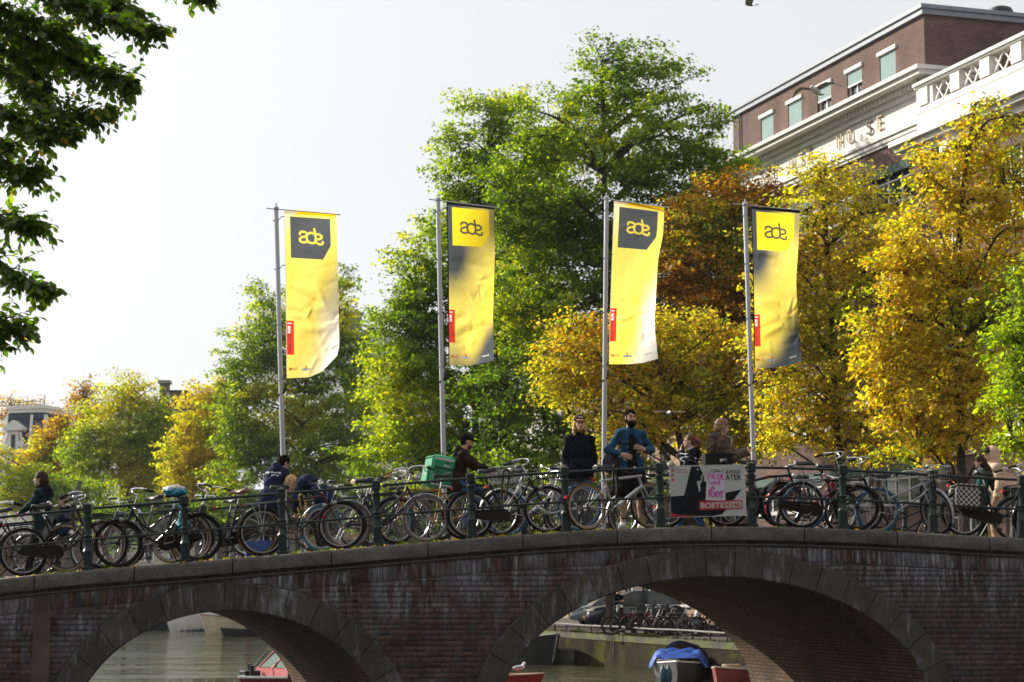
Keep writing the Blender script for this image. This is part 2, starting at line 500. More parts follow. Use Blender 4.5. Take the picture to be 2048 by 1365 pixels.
# right quay wall: brick below a row of granite copings
m_quaybrick = brickmat('quay_brick', (0.034, 0.025, 0.016), (0.022, 0.016, 0.012), (0.026, 0.024, 0.017), bw=0.22, rh=0.075,
                       stain=((0.03, 0.035, 0.008), 0.8, 0.8))
m_quaybrick.node_tree.nodes['Principled BSDF'].inputs['Specular IOR Level'].default_value = .04
stains(m_quaybrick, (0.008, 0.007, 0.006), 1.1, 0.25, 0.50, 0.66, 0.8, 2.0)
stains(m_quaybrick, (0.055, 0.065, 0.008), 0.8, 1.1, 0.50, 0.64, 0.8, 9.0)
def quay_wall(name, c, sgn, s0, s1, label, pieces):
 e = empty(name, Q(s0, c, 0), 0, label, 'quay wall')
 mb = MB()
 o = Q(s0, c, 0)
 a = [Q(s0, c, -1) - o, Q(s1, c, -1) - o, Q(s1, c, QZ - .22) - o, Q(s0, c, QZ - .22) - o]
 b = [q + CN * .45 * sgn for q in a]
 mb.add(a + b, [(0, 1, 2, 3)[::sgn], (4, 5, 6, 7)[::-sgn]] )
 me = mb.mesh('brick_face', False)
 metre_uv(me, lambda co: np.stack([co[:, 0] * CD.x + co[:, 1] * CD.y, co[:, 2]], 1))
 link('brick_face', me, m_quaybrick, e)
 m_cop = mat('quay_coping', (0.048, 0.044, 0.032), 0.85, var=0.25, vs=2, bump=0.4, bs=25)
 if 'moss' not in m_cop:
  m_cop['moss'] = 1
  stains(m_cop, (0.09, 0.11, 0.012), 0.9, 2.0, 0.46, 0.60, 0.9)
 def cop(sa, sb, nm, **kw):
  mb = MB()
  r_ = []
  for s_ in (sa + .006, sb - .006):
   r_.append([Q(s_, c - .03 * sgn, QZ - .22) - o, Q(s_, c - .03 * sgn, QZ) - o, Q(s_, c + .45 * sgn, QZ + .004) - o, Q(s_, c + .45 * sgn, QZ - .22) - o])
  mb.loft(r_)
  mb.build(nm, m_cop, e, False, **kw)
 for k in range(*pieces):
  cop(k * 1.1, k * 1.1 + 1.1, 'coping_stone')
 cop(s0, pieces[0] * 1.1, 'coping'); cop(pieces[1] * 1.1, s1, 'coping')
 return e
quay_wall('quay_wall', 26.0, 1, -118, 135, 'mossy old brick quay wall with stone edge below the parked cars', (50, 95))
quay_wall('near_quay_wall', 1.2, -1, -118, 95, 'brick quay wall of the near bank', (0, 1))

fw = empty('far_quay_wall', FB0, 0, 'dark quay wall of the far bank seen through the left arch', 'quay wall')
mb = MB()
mb.loft([[FBD * t_ + FBN * o_ + Vector((0, 0, z)) for o_, z in ((0, -1), (0, QZ - .2), (.45, QZ - .2), (.45, -1))] for t_ in (0, 278)], cap=True)
mb.build('brick_face', m_quaybrick, fw, False)
mb = MB()
mb.loft([[FBD * t_ + FBN * o_ + Vector((0, 0, z)) for o_, z in ((-.04, QZ - .198), (-.04, QZ + .003), (.46, QZ + .003), (.46, QZ - .198))] for t_ in (0, 278)], cap=True)
mb.build('coping', mat('quay_coping', (0.20, 0.185, 0.15), 0.85), fw, False)

# ---------------------------------------------------------------- the bridge
_cp = [(0, 1158), (70, 1152), (269, 1133), (466, 1117), (663, 1101), (856, 1086), (1046, 1069), (1140, 1063), (1235, 1058.5), (1330, 1055.5), (1424, 1054), (1515, 1053.6), (1610, 1055),
       (1700, 1058.5), (1796, 1063), (1980, 1073), (2048, 1077)]
_cu = [bp(x, y, -.10) for x, y in _cp]
_cuu = np.array([q[0] for q in _cu]); _czz = np.array([q[1] for q in _cu])
_pf = np.polyfit(_cuu, _czz, 5)
_U0, _U1 = _cuu[0], _cuu[-1]
def zc(u):
 """Height of the deck edge (top of the copings)."""
 if u < _U0: return max(QZ + .02, float(np.polyval(_pf, _U0)) + (u - _U0) * 0.135)
 if u > _U1: return max(QZ + .02, float(np.polyval(_pf, _U1)) - (u - _U1) * 0.10)
 return float(np.polyval(_pf, u))
def zdeck(u, v):
 return zc(u + 0.203 * v)
def slope(u):
 return (zc(u + .3) - zc(u - .3)) / .6

def fit_arch(cx, crown, halfpx, springpx):
 uc = bp(cx, crown)[0]; zt = bp(cx, crown)[1]
 a = (bp(cx + halfpx, crown)[0] - bp(cx - halfpx, crown)[0]) / 2
 return uc, zt - bp(cx, springpx)[1], a, zt   # centre u, rise b, half span a, crown z
ARCH = [fit_arch(1432, 1153.5, 430, 1430), fit_arch(462, 1221.5, 320, 1491)]
_m = ARCH[1]
ARCH.append((2 * ARCH[0][0] - _m[0] + .15, _m[1], _m[2], _m[3] - .15))
RING = 0.385
def arch_z(k, u, grow=0.0):
 uc, b, a, zt = ARCH[k]
 x = (u - uc) / (a + grow)
 if abs(x) >= 1: return None
 return zt - b + (b + grow) * math.sqrt(1 - x * x)
UA, UB = -9.0, 16.0
WLEN = 6.2 / SK_V

bridge = empty('brick_arch_bridge', (0, 0, 0), 0, 'old brown brick bridge with three stone ringed arches over the canal', 'bridge')

m_mortar = mat('mortar', (0.076, 0.070, 0.068), 0.95, var=0.3, vs=5, bump=0.3, bs=80)
m_brick = mat('bridge_brick', (0.1, 0.05, 0.04), 0.8, var=0.25, vs=14, bump=0.4, bs=60, spec=0.25, attr='col')
for m_ in (m_brick, m_mortar):
 stains(m_, (0.028, 0.026, 0.026), 0.5, 0.8, 0.45, 0.65, 0.55, 3.0)
 mk = 'col' if m_ is m_brick else None
 k_ = 1.0 if mk else .3
 stains(m_, (0.105, 0.11, 0.125), 0.55, 0.5, 0.48, 0.66, 0.55 * k_, 21.0)
 stains(m_, (0.20, 0.22, 0.26), 1.8, 0.8, 0.47, 0.68, 0.8 * k_, 0.0, mk)
 stains(m_, (0.20, 0.22, 0.25), 7.0, 1.3, 0.52, 0.70, 0.7 * k_, 7.0, mk)
 stains(m_, (0.30, 0.33, 0.38), 13.0, 2.0, 0.52, 0.66, 0.95 * k_, 4.0, mk)
m_ring = mat('arch_stone', (0.064, 0.060, 0.051), 0.85, var=0.25, vs=4, bump=0.5, bs=55, spec=0.2)
speckle(m_ring, (0.17, 0.145, 0.085), 55, 0.5)
speckle(m_ring, (0.03, 0.03, 0.03), 45, 0.7, 0.58, 0.66)
objrand(m_ring, .22)
stains(m_ring, (0.26, 0.29, 0.33), 3.2, 0.9, 0.56, 0.68, 0.8, 2.0)
stains(m_ring, (0.24, 0.27, 0.31), 11.0, 1.6, 0.56, 0.68, 0.6, 12.0)
stains(m_ring, (0.045, 0.04, 0.035), 1.4, 1.0, 0.5, 0.75, 0.6, 5.0)
m_soffit = brickmat('vault_brick', (0.215, 0.13, 0.088), (0.14, 0.088, 0.06), (0.06, 0.047, 0.038), bw=0.21, rh=0.065, stain=((0.03, 0.026, 0.022), 0.8, 0.75))

def soffit_z(u): return zc(u) - 0.24
# backing walls (front, rear) in columns of quads
def wall_face(v, off_u, name, m):
 us = np.linspace(UA, UB, 420); mb = MB()
 vs, fs = [], []
 for i, u in enumerate(us):
  low = -1.0
  for k in range(3):
   az = arch_z(k, u, 0.02)
   if az is not None: low = max(low, az)
  top = soffit_z(u)
  vs += [B(u + off_u, v, low), B(u + off_u, v, top)]
  if i: fs.append((2 * i - 2, 2 * i, 2 * i + 1, 2 * i - 1))
 mb.add(vs, fs)
 return mb.build(name, m, bridge, False)
wall_face(0.012, 0, 'wall_backing', m_mortar)
wall_face(6.2, SK_U * WLEN, 'rear_wall', m_mortar)
# vaults
for k in range(3):
 uc, b, a, zt = ARCH[k]
 n = 72; vs, fs, uvs = [], [], []
 th = np.linspace(math.pi, 0, n + 1)
 pts = [(uc + a * math.cos(q), zt - b + b * math.sin(q)) for q in th]
 pts = [(uc - a, -1.0)] + pts + [(uc + a, -1.0)]
 s_ = 0
 for i, (u, z) in enumerate(pts):
  if i: s_ += math.hypot(u - pts[i - 1][0], z - pts[i - 1][1])
  for j in range(5):
   wv = .02 + (WLEN - .02) * j / 4
   q = B(u + SK_U * wv, SK_V * wv, z); vs.append(q); uvs.append((wv, s_))
  if i:
   for j in range(4):
    fs.append(((i - 1) * 5 + j, (i - 1) * 5 + j + 1, i * 5 + j + 1, i * 5 + j))
 mb = MB(); mb.add(vs, fs); me = mb.mesh('vault', True, 60)
 uva = np.array(uvs, np.float32)
 metre_uv(me, lambda co: uva)
 link('vault', me, m_soffit, bridge)
# voussoirs
def arch_stones(k, step, ph):
 uc, b, a, zt = ARCH[k]
 A, Bb = a + RING, b + RING
 th = np.linspace(0, math.pi, 2000)
 X, Z = A * np.cos(th), Bb * np.sin(th)
 s_ = np.concatenate([[0], np.cumsum(np.hypot(np.diff(X), np.diff(Z)))])
 mid = s_[1000]
 j0 = math.floor(-mid / step) - 1
 cuts = [mid + ph + j * step for j in range(j0, -j0 + 2)]
 cuts = [c for c in cuts if -step < c < s_[-1] + step]
 for c0, c1 in zip(cuts[:-1], cuts[1:]):
  c0, c1 = max(c0, 0), min(c1, s_[-1])
  if c1 - c0 < .05: continue
  t0, t1 = np.interp([c0 + .006, c1 - .006], s_, th)
  rings = []
  pr = -0.03 + random.uniform(-.006, .006)
  for q in np.linspace(t0, t1, 5):
   def pt(g, v, q=q):
    # normal offset keeps the joints square to the curve
    x, z = a * math.cos(q), b * math.sin(q)
    nx, nz = math.cos(q) / a, math.sin(q) / b
    l = math.hypot(nx, nz)
    return B(uc + x + nx / l * g, v, max(zt - b + z + nz / l * g, -1))
   rings.append([pt(-.004, .2), pt(-.004, pr + .012), pt(.012, pr), pt(RING - .012, pr), pt(RING, pr + .012), pt(RING, .06)])
  mb = MB(); mb.loft(rings)
  mb.build('arch_stone', m_ring, bridge, True, 30)
arch_stones(0, 0.458, 0.16)
arch_stones(1, 0.475, 0.10)
arch_stones(2, 0.475, 0.05)

# bricks: the 300 nearest the middle of the picture are objects, the rest one mass
BR_CO, BR_H = 0.0765, 0.0655
pal = np.array([(0.098, 0.052, 0.045), (0.080, 0.046, 0.043), (0.118, 0.060, 0.050), (0.066, 0.042, 0.042), (0.090, 0.058, 0.053), (0.128, 0.064, 0.052)])
bricks = []       # (u0, u1, z0, z1) or a slanted soldier (u, zb, zt)
zrow = -0.1
row = 0
while zrow < 4.0:
 z0, z1 = zrow, zrow + BR_H
 zm = (z0 + z1) / 2
 # walk along u laying headers or stretchers, cut where the rings or the soldier course begin
 u = UA + (0.0 if row % 2 else 0.05) + random.uniform(0, .02)
 ln = 0.205 if row % 2 else 0.098
 while u < 12.5:
  L_ = ln if random.random() > .07 else random.choice((.098, .15, .205))
  u0, u1 = u, u + L_; z1 = z0 + BR_H
  u = u1 + 0.011
  for _ in range(1):
   ok = True
   for (a0, a1) in ((u0, u1),):
    z1 = min(z1, min(zc(a0), zc(a1)) - 0.509)
    if z1 - z0 < .018: ok = False
    for k in range(3):
     uc, b, a, zt = ARCH[k]
     A, Bq = a + RING + .004, b + RING + .004
     zs = zt - b
     if zm < zs:
      lim = A
     else:
      q = (z1 if False else zm) - zs
      lim = A * math.sqrt(max(0, 1 - (q / Bq) ** 2)) if q < Bq else 0
      q2 = z0 - zs
      lim2 = A * math.sqrt(max(0, 1 - (q2 / Bq) ** 2)) if 0 < q2 < Bq else lim
      lim = (lim + lim2) / 2 if lim else lim2
     if lim:
      if u0 > uc - lim and u1 < uc + lim: ok = False
      elif u1 > uc - lim and u0 < uc: u1 = uc - lim
      elif u0 < uc + lim and u1 > uc: u0 = uc + lim
   if ok and u1 - u0 > .03:
    bricks.append((u0, u1, z0, z1))
 zrow += BR_CO; row += 1
def brick_geo(u0, u1, z0, z1, shear=0.0, o=(0, 0)):
 pr = random.uniform(-.005, .004)
 j = lambda: random.uniform(-.004, .004)
 e = 0.004
 f = [(u0 + j(), z0 + j()), (u1 + j(), z0 + j()), (u1 + j(), z1 + j()), (u0 + j(), z1 + j())]
 def zz(u, z): return z + (u - u0) * shear
 fr = [(f[0][0] + e, pr, f[0][1] + e), (f[1][0] - e, pr, f[1][1] + e), (f[2][0] - e, pr, f[2][1] - e), (f[3][0] + e, pr, f[3][1] - e)]
 md = [(q[0], pr + e, q[1]) for q in f]
 bk = [(q[0], .02, q[1]) for q in f]
 pts = fr + md + bk
 return [B(x - o[0], y, zz(x, z) - o[1]) for x, y, z in pts]
BR_F = [(0, 1, 2, 3)] + [(a + i, a + (i + 1) % 4, (i + 1) % 4 + a - 4, a - 4 + i)[::1] for a in (4, 8) for i in range(4)]
alls = [(u0, u1, z0, z1, 0.0) for u0, u1, z0, z1 in bricks]
u = UA
while u < 12.5:                                    # soldier course under the copings follows the slope
 sl = slope(u + .03)
 top = zc(u) - 0.305
 bot = top - 0.195
 okk = True
 for k in range(3):
  az = arch_z(k, u + .03, RING + .01)
  if az is not None and az > bot:
   bot = az
   okk = top - bot > .05
 if okk: alls.append((u, u + .064, bot, top, sl))
 u += .0745
cx_, cz_ = bp(900, 1230)
vis = [q for q in alls if q[1] > _U0 - .1 and q[0] < _U1 + .1 and q[2] > 1.45]
def brank(q):
 du, dz = (q[0] + q[1]) / 2 - cx_, (q[2] + q[3]) / 2 - cz_
 return du * du + dz * dz
nearest = set(id(q) for q in sorted(vis, key=brank)[:300])
bv, bf, bc = [], [], []
for q in alls:
 c = pal[rng.integers(len(pal))] * rng.uniform(.38, .95)
 dd = zc((q[0] + q[1]) / 2) - .3 - (q[2] + q[3]) / 2
 c = np.append(c, max(.12, min(1, 1.2 - dd / .95)))
 if id(q) in nearest:
  um, zm = (q[0] + q[1]) / 2, (q[2] + q[3]) / 2
  org = B(um, 0, zm)
  g = [p_ - org for p_ in brick_geo(*q)]
  me = npmesh('brick', np.array([tuple(p_) for p_ in g]), np.array(BR_F), np.tile(c, (len(BR_F), 1)))
  o = link('brick', me, m_brick, bridge)
  o.location = org
 else:
  k = len(bv)
  bv += [tuple(p_) for p_ in brick_geo(*q)]
  bf += [tuple(i + k for i in f) for f in BR_F]
  bc += [c] * len(BR_F)
link('brickwork', npmesh('brickwork', np.array(bv), np.array(bf), np.array(bc)), m_brick, bridge, kind='stuff')

# coping stones, one per joint
joints = [-9.0] + [bp(x, 1100, -.1)[0] for x in (-128, 70, 269, 466, 663, 856, 1046, 1235, 1424, 1610, 1796, 1980, 2160, 2340, 2520)] + [14, 16]
for a, b_ in zip(joints[:-1], joints[1:]):
 rings = []
 dz = random.uniform(-.004, .004); dv = random.uniform(-.005, .005)
 for q in np.linspace(a + .009, b_ - .009, 6):
  z = zc(q) + dz
  rings.append([B(q, .5, z - .2), B(q, -.085 + dv, z - .205), B(q, -.10 + dv, z - .19), B(q, -.10 + dv, z - .045), B(q, -.09 + dv, z - .018), B(q, -.06 + dv, z), B(q, .5, z + .003)])
 # round the ends of each stone a little
 for r_, q in ((rings[0], 1), (rings[-1], -1)):
  for i in (2, 3, 4): r_[i] = r_[i] + BV * .012
 mb = MB(); mb.loft(rings[::-1]); mb.build('coping_stone', m_stone, bridge, True, 35)
# packing under the copings, dark recess, then the service conduit with its clips
mb = MB()
us = np.linspace(UA, UB, 120)
mb.loft([[B(q, .3, zc(q) - .31), B(q, .006, zc(q) - .31), B(q, .006, zc(q) - .2), B(q, .3, zc(q) - .2)] for q in us][::-1])
mb.build('bed_joint', m_mortar, bridge, False)
m_cond = mat('conduit_grey', (0.09, 0.10, 0.11), 0.45, var=.2)
mb = MB()
mb.tube([B(q, -.022, zc(q) - .262) for q in us], .013, 8)
for q in np.arange(-8.5, 12, .42):
 mb.tube([B(q, -.04, zc(q) - .262), B(q, .01, zc(q) - .262)], .017, 6)
mb.build('conduit', m_cond, bridge)
# deck (pavement and road) running on down to both banks
m_deck = mat('bridge_paving', (0.13, 0.115, 0.10), 0.9, var=0.25, vs=5, bump=0.3, bs=30)
us = np.linspace(-26, 34, 150); mb = MB(); vs, fs = [], []
for i, u in enumerate(us):
 for j in range(4):
  wv = (.45 + (WLEN - .4) * j / 3)
  q = B(u + SK_U * wv, SK_V * wv, zc(u) - .002)
  vs.append(q)
 if i:
  for j in range(3):
   fs.append(((i - 1) * 4 + j, i * 4 + j, i * 4 + j + 1, (i - 1) * 4 + j + 1))
mb.add(vs, fs); mb.build('deck', m_deck, bridge, True)
mb = MB()
mb.loft([[B(u + SK_U * WLEN, 6.5, zc(u) - .24), B(u + SK_U * WLEN, 6.5, zc(u) + .001), B(u + SK_U * WLEN, 6.1, zc(u) + .001), B(u + SK_U * WLEN, 6.1, zc(u) - .24)] for u in np.linspace(UA, UB, 60)])
mb.build('rear_coping', m_stone, bridge, False)
# brown pilaster strip by the left bank
ua, ub = bp(66, 1250)[0], bp(101, 1250)[0]
mb = MB()
mb.add([B(ua, -.012, -1), B(ub, -.012, -1), B(ub, -.012, zc(ub) - .31), B(ua, -.012, zc(ua) - .31), B(ua, .02, -1), B(ub, .02, -1), B(ub, .02, zc(ub) - .31), B(ua, .02, zc(ua) - .31)],
       [(0, 1, 2, 3), (4, 0, 3, 7), (1, 5, 6, 2)])
m_pil = mat('pilaster_render', (0.085, 0.066, 0.048), 0.9, var=.3, vs=3, bump=.5, bs=30)
mb.build('pilaster', m_pil, bridge, False)

# ---------------------------------------------------------------- railings
m_green = mat('railing_green', (0.010, 0.023, 0.022), 0.38, var=0.15, vs=8, spec=0.35)
stains(m_green, (0.05, 0.06, 0.058), 10, 3, 0.62, 0.75, 0.5)
def post_mesh():
 mb = MB()
 mb.box((0, 0, .02), (.165, .165, .06), ch=.01)
 mb.box((0, 0, .16), (.125, .125, .24), ch=.014)
 mb.lathe([(.075, .275), (.06, .30), (.052, .31), (.05, .40), (.062, .405), (.065, .43), (.062, .455), (.05, .46)], 12)
 mb.lathe([(.05, .46), (.062, .475), (.062, .49), (.047, .50), (.042, .53), (.058, .72), (.060, .735), (.066, .745), (.066, .76), (.045, .775), (.043, .80), (.055, .81)], 14)
 mb.box((0, 0, .865), (.122, .122, .115), ch=.01)
 return mb.mesh('post')
def cap_mesh():
 mb = MB()
 mb.add([(-.066, -.066, .925), (.066, -.066, .925), (.066, .066, .925), (-.066, .066, .925), (-.05, -.05, .942), (.05, -.05, .942), (.05, .05, .942), (-.05, .05, .942), (0, 0, .958)],
           [(0, 3, 2, 1), (0, 1, 5, 4), (1, 2, 6, 5), (2, 3, 7, 6), (3, 0, 4, 7), (4, 5, 8), (5, 6, 8), (6, 7, 8), (7, 4, 8)])
 return mb.mesh('post_cap', False)
PM, CM = post_mesh(), cap_mesh()
PM.materials.append(m_green); CM.materials.append(m_green)
postu = [bp(x, 1080, .15)[0] for x in (-212, -16, 178, 372, 566, 756, 945, 1133, 1321, 1504, 1686, 1866, 2044, 2222, 2396, 2568)]
def railing(name, us, v, off, label):
 e = empty(name, B(us[len(us) // 2] + off, v, zc(us[len(us) // 2])), 0, label, 'railing')
 base = e.location
 for u in us:
  o = link('post', PM, (), e); o.location = B(u + off, v, zc(u)) - base; o.rotation_euler = (0, -slope(u) * .45, BETA)
  c = link('post_cap', CM, (), o)
 for a, b_ in zip(us[:-1], us[1:]):
  for h, r_, nm in ((.872, .026, 'top_rail'), (.437, .022, 'lower_rail')):
   mb = MB()
   mb.tube([B(q + off, v, zc(q) + h) - base for q in np.linspace(a + .055, b_ - .055, 4)], r_, 8, flat=.8)
   mb.build(nm, m_green, e)
 return e
railing('bridge_railing', postu, .15, 0, 'dark green iron bridge railing in front of the bicycles')
rearu = [postu[0] - 1.0 + 1.372 * k for k in range(15)]
REAR_V, REAR_OFF = 6.05, SK_U * (6.05 / SK_V)
polebase = [bp(x, 1085, REAR_V)[0] for x in (572, 890, 1205, 1510)]
ru = []
for a, b_ in zip(polebase[:-1], polebase[1:]): ru += [a, (a + b_) / 2]
ru.append(polebase[-1])
ru = [ru[0] - 1.39 * k for k in (4, 3, 2, 1)] + ru + [ru[-1] + 1.35 * k for k in (1, 2, 3, 4)]
railing('bridge_railing', [u - REAR_OFF for u in ru], REAR_V, REAR_OFF, 'dark green iron railing on the far side of the bridge holding the flagpoles')

# ---------------------------------------------------------------- flagpoles and flags
m_alu = mat('pole_aluminium', (0.42, 0.44, 0.47), 0.38, metal=0.85, var=.06, vs=3)
m_strap = mat('black_strap', (0.012, 0.012, 0.013), 0.6)
m_chrome = mat('chrome', (0.6, 0.6, 0.6), 0.22, metal=1.0, var=.05)
m_red = mat('clip_grey', (0.4, 0.4, 0.42), 0.4, metal=.6)

def flagmat():
 m = bpy.data.materials.new('flag_cloth'); m.use_nodes = True
 t = m.node_tree; t.nodes.clear()
 a = t.nodes.new('ShaderNodeAttribute'); a.attribute_name = 'print'
 d = t.nodes.new('ShaderNodeBsdfDiffuse'); tl = t.nodes.new('ShaderNodeBsdfTranslucent')
 tcn = t.nodes.new('ShaderNodeTexCoord'); n = t.nodes.new('ShaderNodeTexNoise'); n.inputs['Scale'].default_value = 7; n.inputs['Detail'].default_value = 8
 b = t.nodes.new('ShaderNodeBump'); b.inputs['Strength'].default_value = .5; b.inputs['Distance'].default_value = .02
 mx = t.nodes.new('ShaderNodeMixShader'); mx.inputs[0].default_value = .78
 o = t.nodes.new('ShaderNodeOutputMaterial'); l = t.links.new
 l(tcn.outputs['Object'], n.inputs['Vector']); l(n.outputs[0], b.inputs['Height'])
 l(b.outputs[0], d.inputs['Normal']); l(b.outputs[0], tl.inputs['Normal'])
 l(a.outputs['Color'], d.inputs[0]); l(a.outputs['Color'], tl.inputs[0]); l(d.outputs[0], mx.inputs[1]); l(tl.outputs[0], mx.inputs[2]); l(mx.outputs[0], o.inputs[0])
 return m
m_flag = flagmat()

def raster_tris(M, A, Bc, V, T, val=1.0, ss=1):
 """Coverage of flat triangles on the print grid; V in (a, b) cloth units."""
 nb, na = M.shape
 for t_ in T:
  p = V[list(t_)]
  i0, i1 = np.searchsorted(A, [p[:, 0].min(), p[:, 0].max()]); j0, j1 = np.searchsorted(Bc, [p[:, 1].min(), p[:, 1].max()])
  i0, j0 = max(i0 - 1, 0), max(j0 - 1, 0); i1, j1 = min(i1 + 1, na), min(j1 + 1, nb)
  if i1 <= i0 or j1 <= j0: continue
  gx, gy = np.meshgrid(A[i0:i1], Bc[j0:j1])
  (x0, y0), (x1, y1), (x2, y2) = p
  den = (y1 - y2) * (x0 - x2) + (x2 - x1) * (y0 - y2)
  if abs(den) < 1e-14: continue
  l0 = ((y1 - y2) * (gx - x2) + (x2 - x1) * (gy - y2)) / den; l1 = ((y2 - y0) * (gx - x2) + (x0 - x2) * (gy - y2)) / den
  ins = (l0 >= -.01) & (l1 >= -.01) & (l0 + l1 <= 1.01)
  M[j0:j1, i0:i1][ins] = val
def strokes_mask(M, A, Bc, paths, wd, asp):
 gx, gy = np.meshgrid(A, Bc)
 for P in paths:
  for (x0, y0), (x1, y1) in zip(P[:-1], P[1:]):
   dx, dy = x1 - x0, (y1 - y0) * asp
   t_ = np.clip(((gx - x0) * dx + (gy - y0) * asp * dy) / (dx * dx + dy * dy + 1e-12), 0, 1)
   d = np.hypot(gx - x0 - t_ * dx, (gy - y0) * asp - t_ * dy)
   M[:] = np.maximum(M, np.clip((wd / 2 - d) / .012 + .5, 0, 1))
_LOGO = [[(405, 625), (408, 590), (440, 560), (500, 553), (560, 568), (597, 605), (600, 640), (560, 678), (500, 695), (440, 715), (405, 755), (403, 800), (435, 835), (500, 850), (595, 832)],
         [(790, 600), (755, 578), (700, 574), (640, 595), (603, 640), (590, 700), (605, 780), (650, 835), (725, 858), (795, 845), (832, 790), (838, 700), (825, 570), (805, 462)],
         [(850, 603), (910, 600), (975, 622), (1010, 668), (992, 708), (935, 733), (852, 752)],
         [(858, 838), (915, 868), (980, 880), (1022, 862), (1034, 808)]]
_LOGO = [smooth_path(p_, 4) for p_ in _LOGO]
SMK = (0.075, 0.086, 0.098)
YEL, YEL2, GREY, WHT, RED_, INK, ORG = (0.95, 0.76, 0.15), (0.93, 0.69, 0.06), (0.085, 0.095, 0.105), (0.86, 0.82, 0.76), (0.75, 0.05, 0.025), (0.05, 0.06, 0.07), (0.75, 0.36, 0.01)
NA, NB = 112, 330
def sstep(a, b_, x):
 q = np.clip((x - a) / (b_ - a), 0, 1); return q * q * (3 - 2 * q)
def flag(k, Y, left, right, bottom, kind, label):
 A, Bc = np.linspace(0, 1, NA), np.linspace(0, 1, NB)
 lx = np.interp(Bc, *zip(*[(q[2], q[0]) for q in left])); ly = np.interp(Bc, *zip(*[(q[2], q[1]) for q in left]))
 ker = np.ones(31) / 31
 sm = lambda s_: np.convolve(np.pad(s_, 15, mode='reflect', reflect_type='odd'), ker, 'valid')
 rx = sm(np.interp(Bc, *zip(*[(q[2], q[0]) for q in right]))); ry = np.interp(Bc, *zip(*[(q[2], q[1]) for q in right]))
 PX = lx[:, None] * (1 - A) + rx[:, None] * A
 PY = ly[:, None] * (1 - A) + ry[:, None] * A
 # bottom edge sag
 bx = np.interp(A, *zip(*[(q[0], q[1]) for q in bottom]))
 base = ly[-1] * (1 - A) + ry[-1] * A
 PY = PY + (bx - base)[None, :] * (Bc[:, None] ** 5)
 gA, gB = np.meshgrid(A, Bc)
 ph = k * 1.7
 # folds: big billow, diagonal tension from the pole, small creases near the free edge
 D = 0.16 * np.sin(gB * 4.6 + ph + gA * 1.2) * gA ** 1.3 + .05 * np.sin(gB * 9 + 2 * ph) * gA ** 2
 def crease(a0, b0, a1, b1, wd, amp):
  # one soft fold along a line in the cloth
  dx, dy = a1 - a0, (b1 - b0) * 3
  t_ = np.clip(((gA - a0) * dx + (gB - b0) * 3 * dy) / (dx * dx + dy * dy), 0, 1)
  d_ = np.hypot(gA - a0 - t_ * dx, (gB - b0) * 3 - t_ * dy)
  return amp * np.exp(-(d_ / wd) ** 2) * np.sin(math.pi * np.clip(t_, 0.02, 1)) ** .6
 r2 = np.random.default_rng(40 + k)
 for _ in range(9):
  b0 = r2.uniform(.02, .95); a0 = r2.uniform(0, .25); L_ = r2.uniform(.3, .8)
  D += crease(a0, b0, a0 + L_, b0 + r2.uniform(.02, .22) * L_ * (1 if b0 < .7 else -.6), r2.uniform(.05, .10), r2.uniform(-.032, .032))
 for _ in range(14):
  a0 = r2.uniform(.35, .95); b0 = r2.uniform(.55, 1.0); D += crease(a0, b0, a0 + r2.uniform(-.3, .3), b0 - r2.uniform(.03, .16), r2.uniform(.03, .06), r2.uniform(-.016, .016))
 for _ in range(6):
  b0 = r2.uniform(.3, .9); D += crease(r2.uniform(.6, .8), b0, 1.0, b0 + r2.uniform(-.05, .02), .05, r2.uniform(-.016, .016))
 # colours of the print
 def mixc(c0, c1, f): return c0 * (1 - f[..., None]) + np.array(c1) * f[..., None]
 C = np.zeros((NB, NA, 3)); C[:] = YEL
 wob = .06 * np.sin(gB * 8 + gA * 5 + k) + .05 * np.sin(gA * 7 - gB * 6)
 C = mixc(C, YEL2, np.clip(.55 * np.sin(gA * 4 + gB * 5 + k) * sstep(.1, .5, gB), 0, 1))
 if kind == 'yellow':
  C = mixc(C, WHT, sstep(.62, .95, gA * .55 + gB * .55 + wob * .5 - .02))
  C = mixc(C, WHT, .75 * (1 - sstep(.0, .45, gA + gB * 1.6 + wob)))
  emb, ink = GREY, (0.90, 0.70, 0.10)
 else:
  g1 = (1 - sstep(.12, 1.05, gA + wob * .5)) * (1 - sstep(.28, .70, gB + wob * .5))
  C = mixc(C, SMK, np.clip(g1 * 1.12, 0, 1))
  C = mixc(C, SMK, .7 * sstep(.75, .95, gA) * (1 - sstep(.10, .34, gB)))
  C = mixc(C, SMK, np.clip(sstep(.70, .93, gB * .82 + gA * .20 + wob * .6), 0, 1))
  emb, ink = (0.92, 0.70, 0.03), (0.075, 0.08, 0.075)
 # emblem: square with its lower right corner cut off
 e0, e1, t0, t1 = (.115, .875, .032, .285) if kind == 'yellow' else (.115, .89, .028, .265)
 inside = (gA > e0) & (gA < e1) & (gB > t0) & (gB < t1)
 fa, fb = (gA - e0) / (e1 - e0), (gB - t0) / (t1 - t0)
 inside &= (fa - .80) / .20 + (fb - .66) / .34 < 1
 C[inside] = emb
 asp = 2.8 / .91
 lm = np.zeros((NB, NA))
 s_ = (e1 - e0) / 1105
 paths = [[(e0 + (x - 145) * s_, t0 + (y - 150) * s_ / asp * .98) for x, y in p_] for p_ in _LOGO]
 strokes_mask(lm, A, Bc, paths, 56 * s_, asp)
 C = mixc(C, ink, lm)
 # red tab with its vertical lettering, then the two small sponsors' marks
 tabw = .145
 tab = (gA < tabw) & (gB > .66) & (gB < .862); C[tab] = RED_
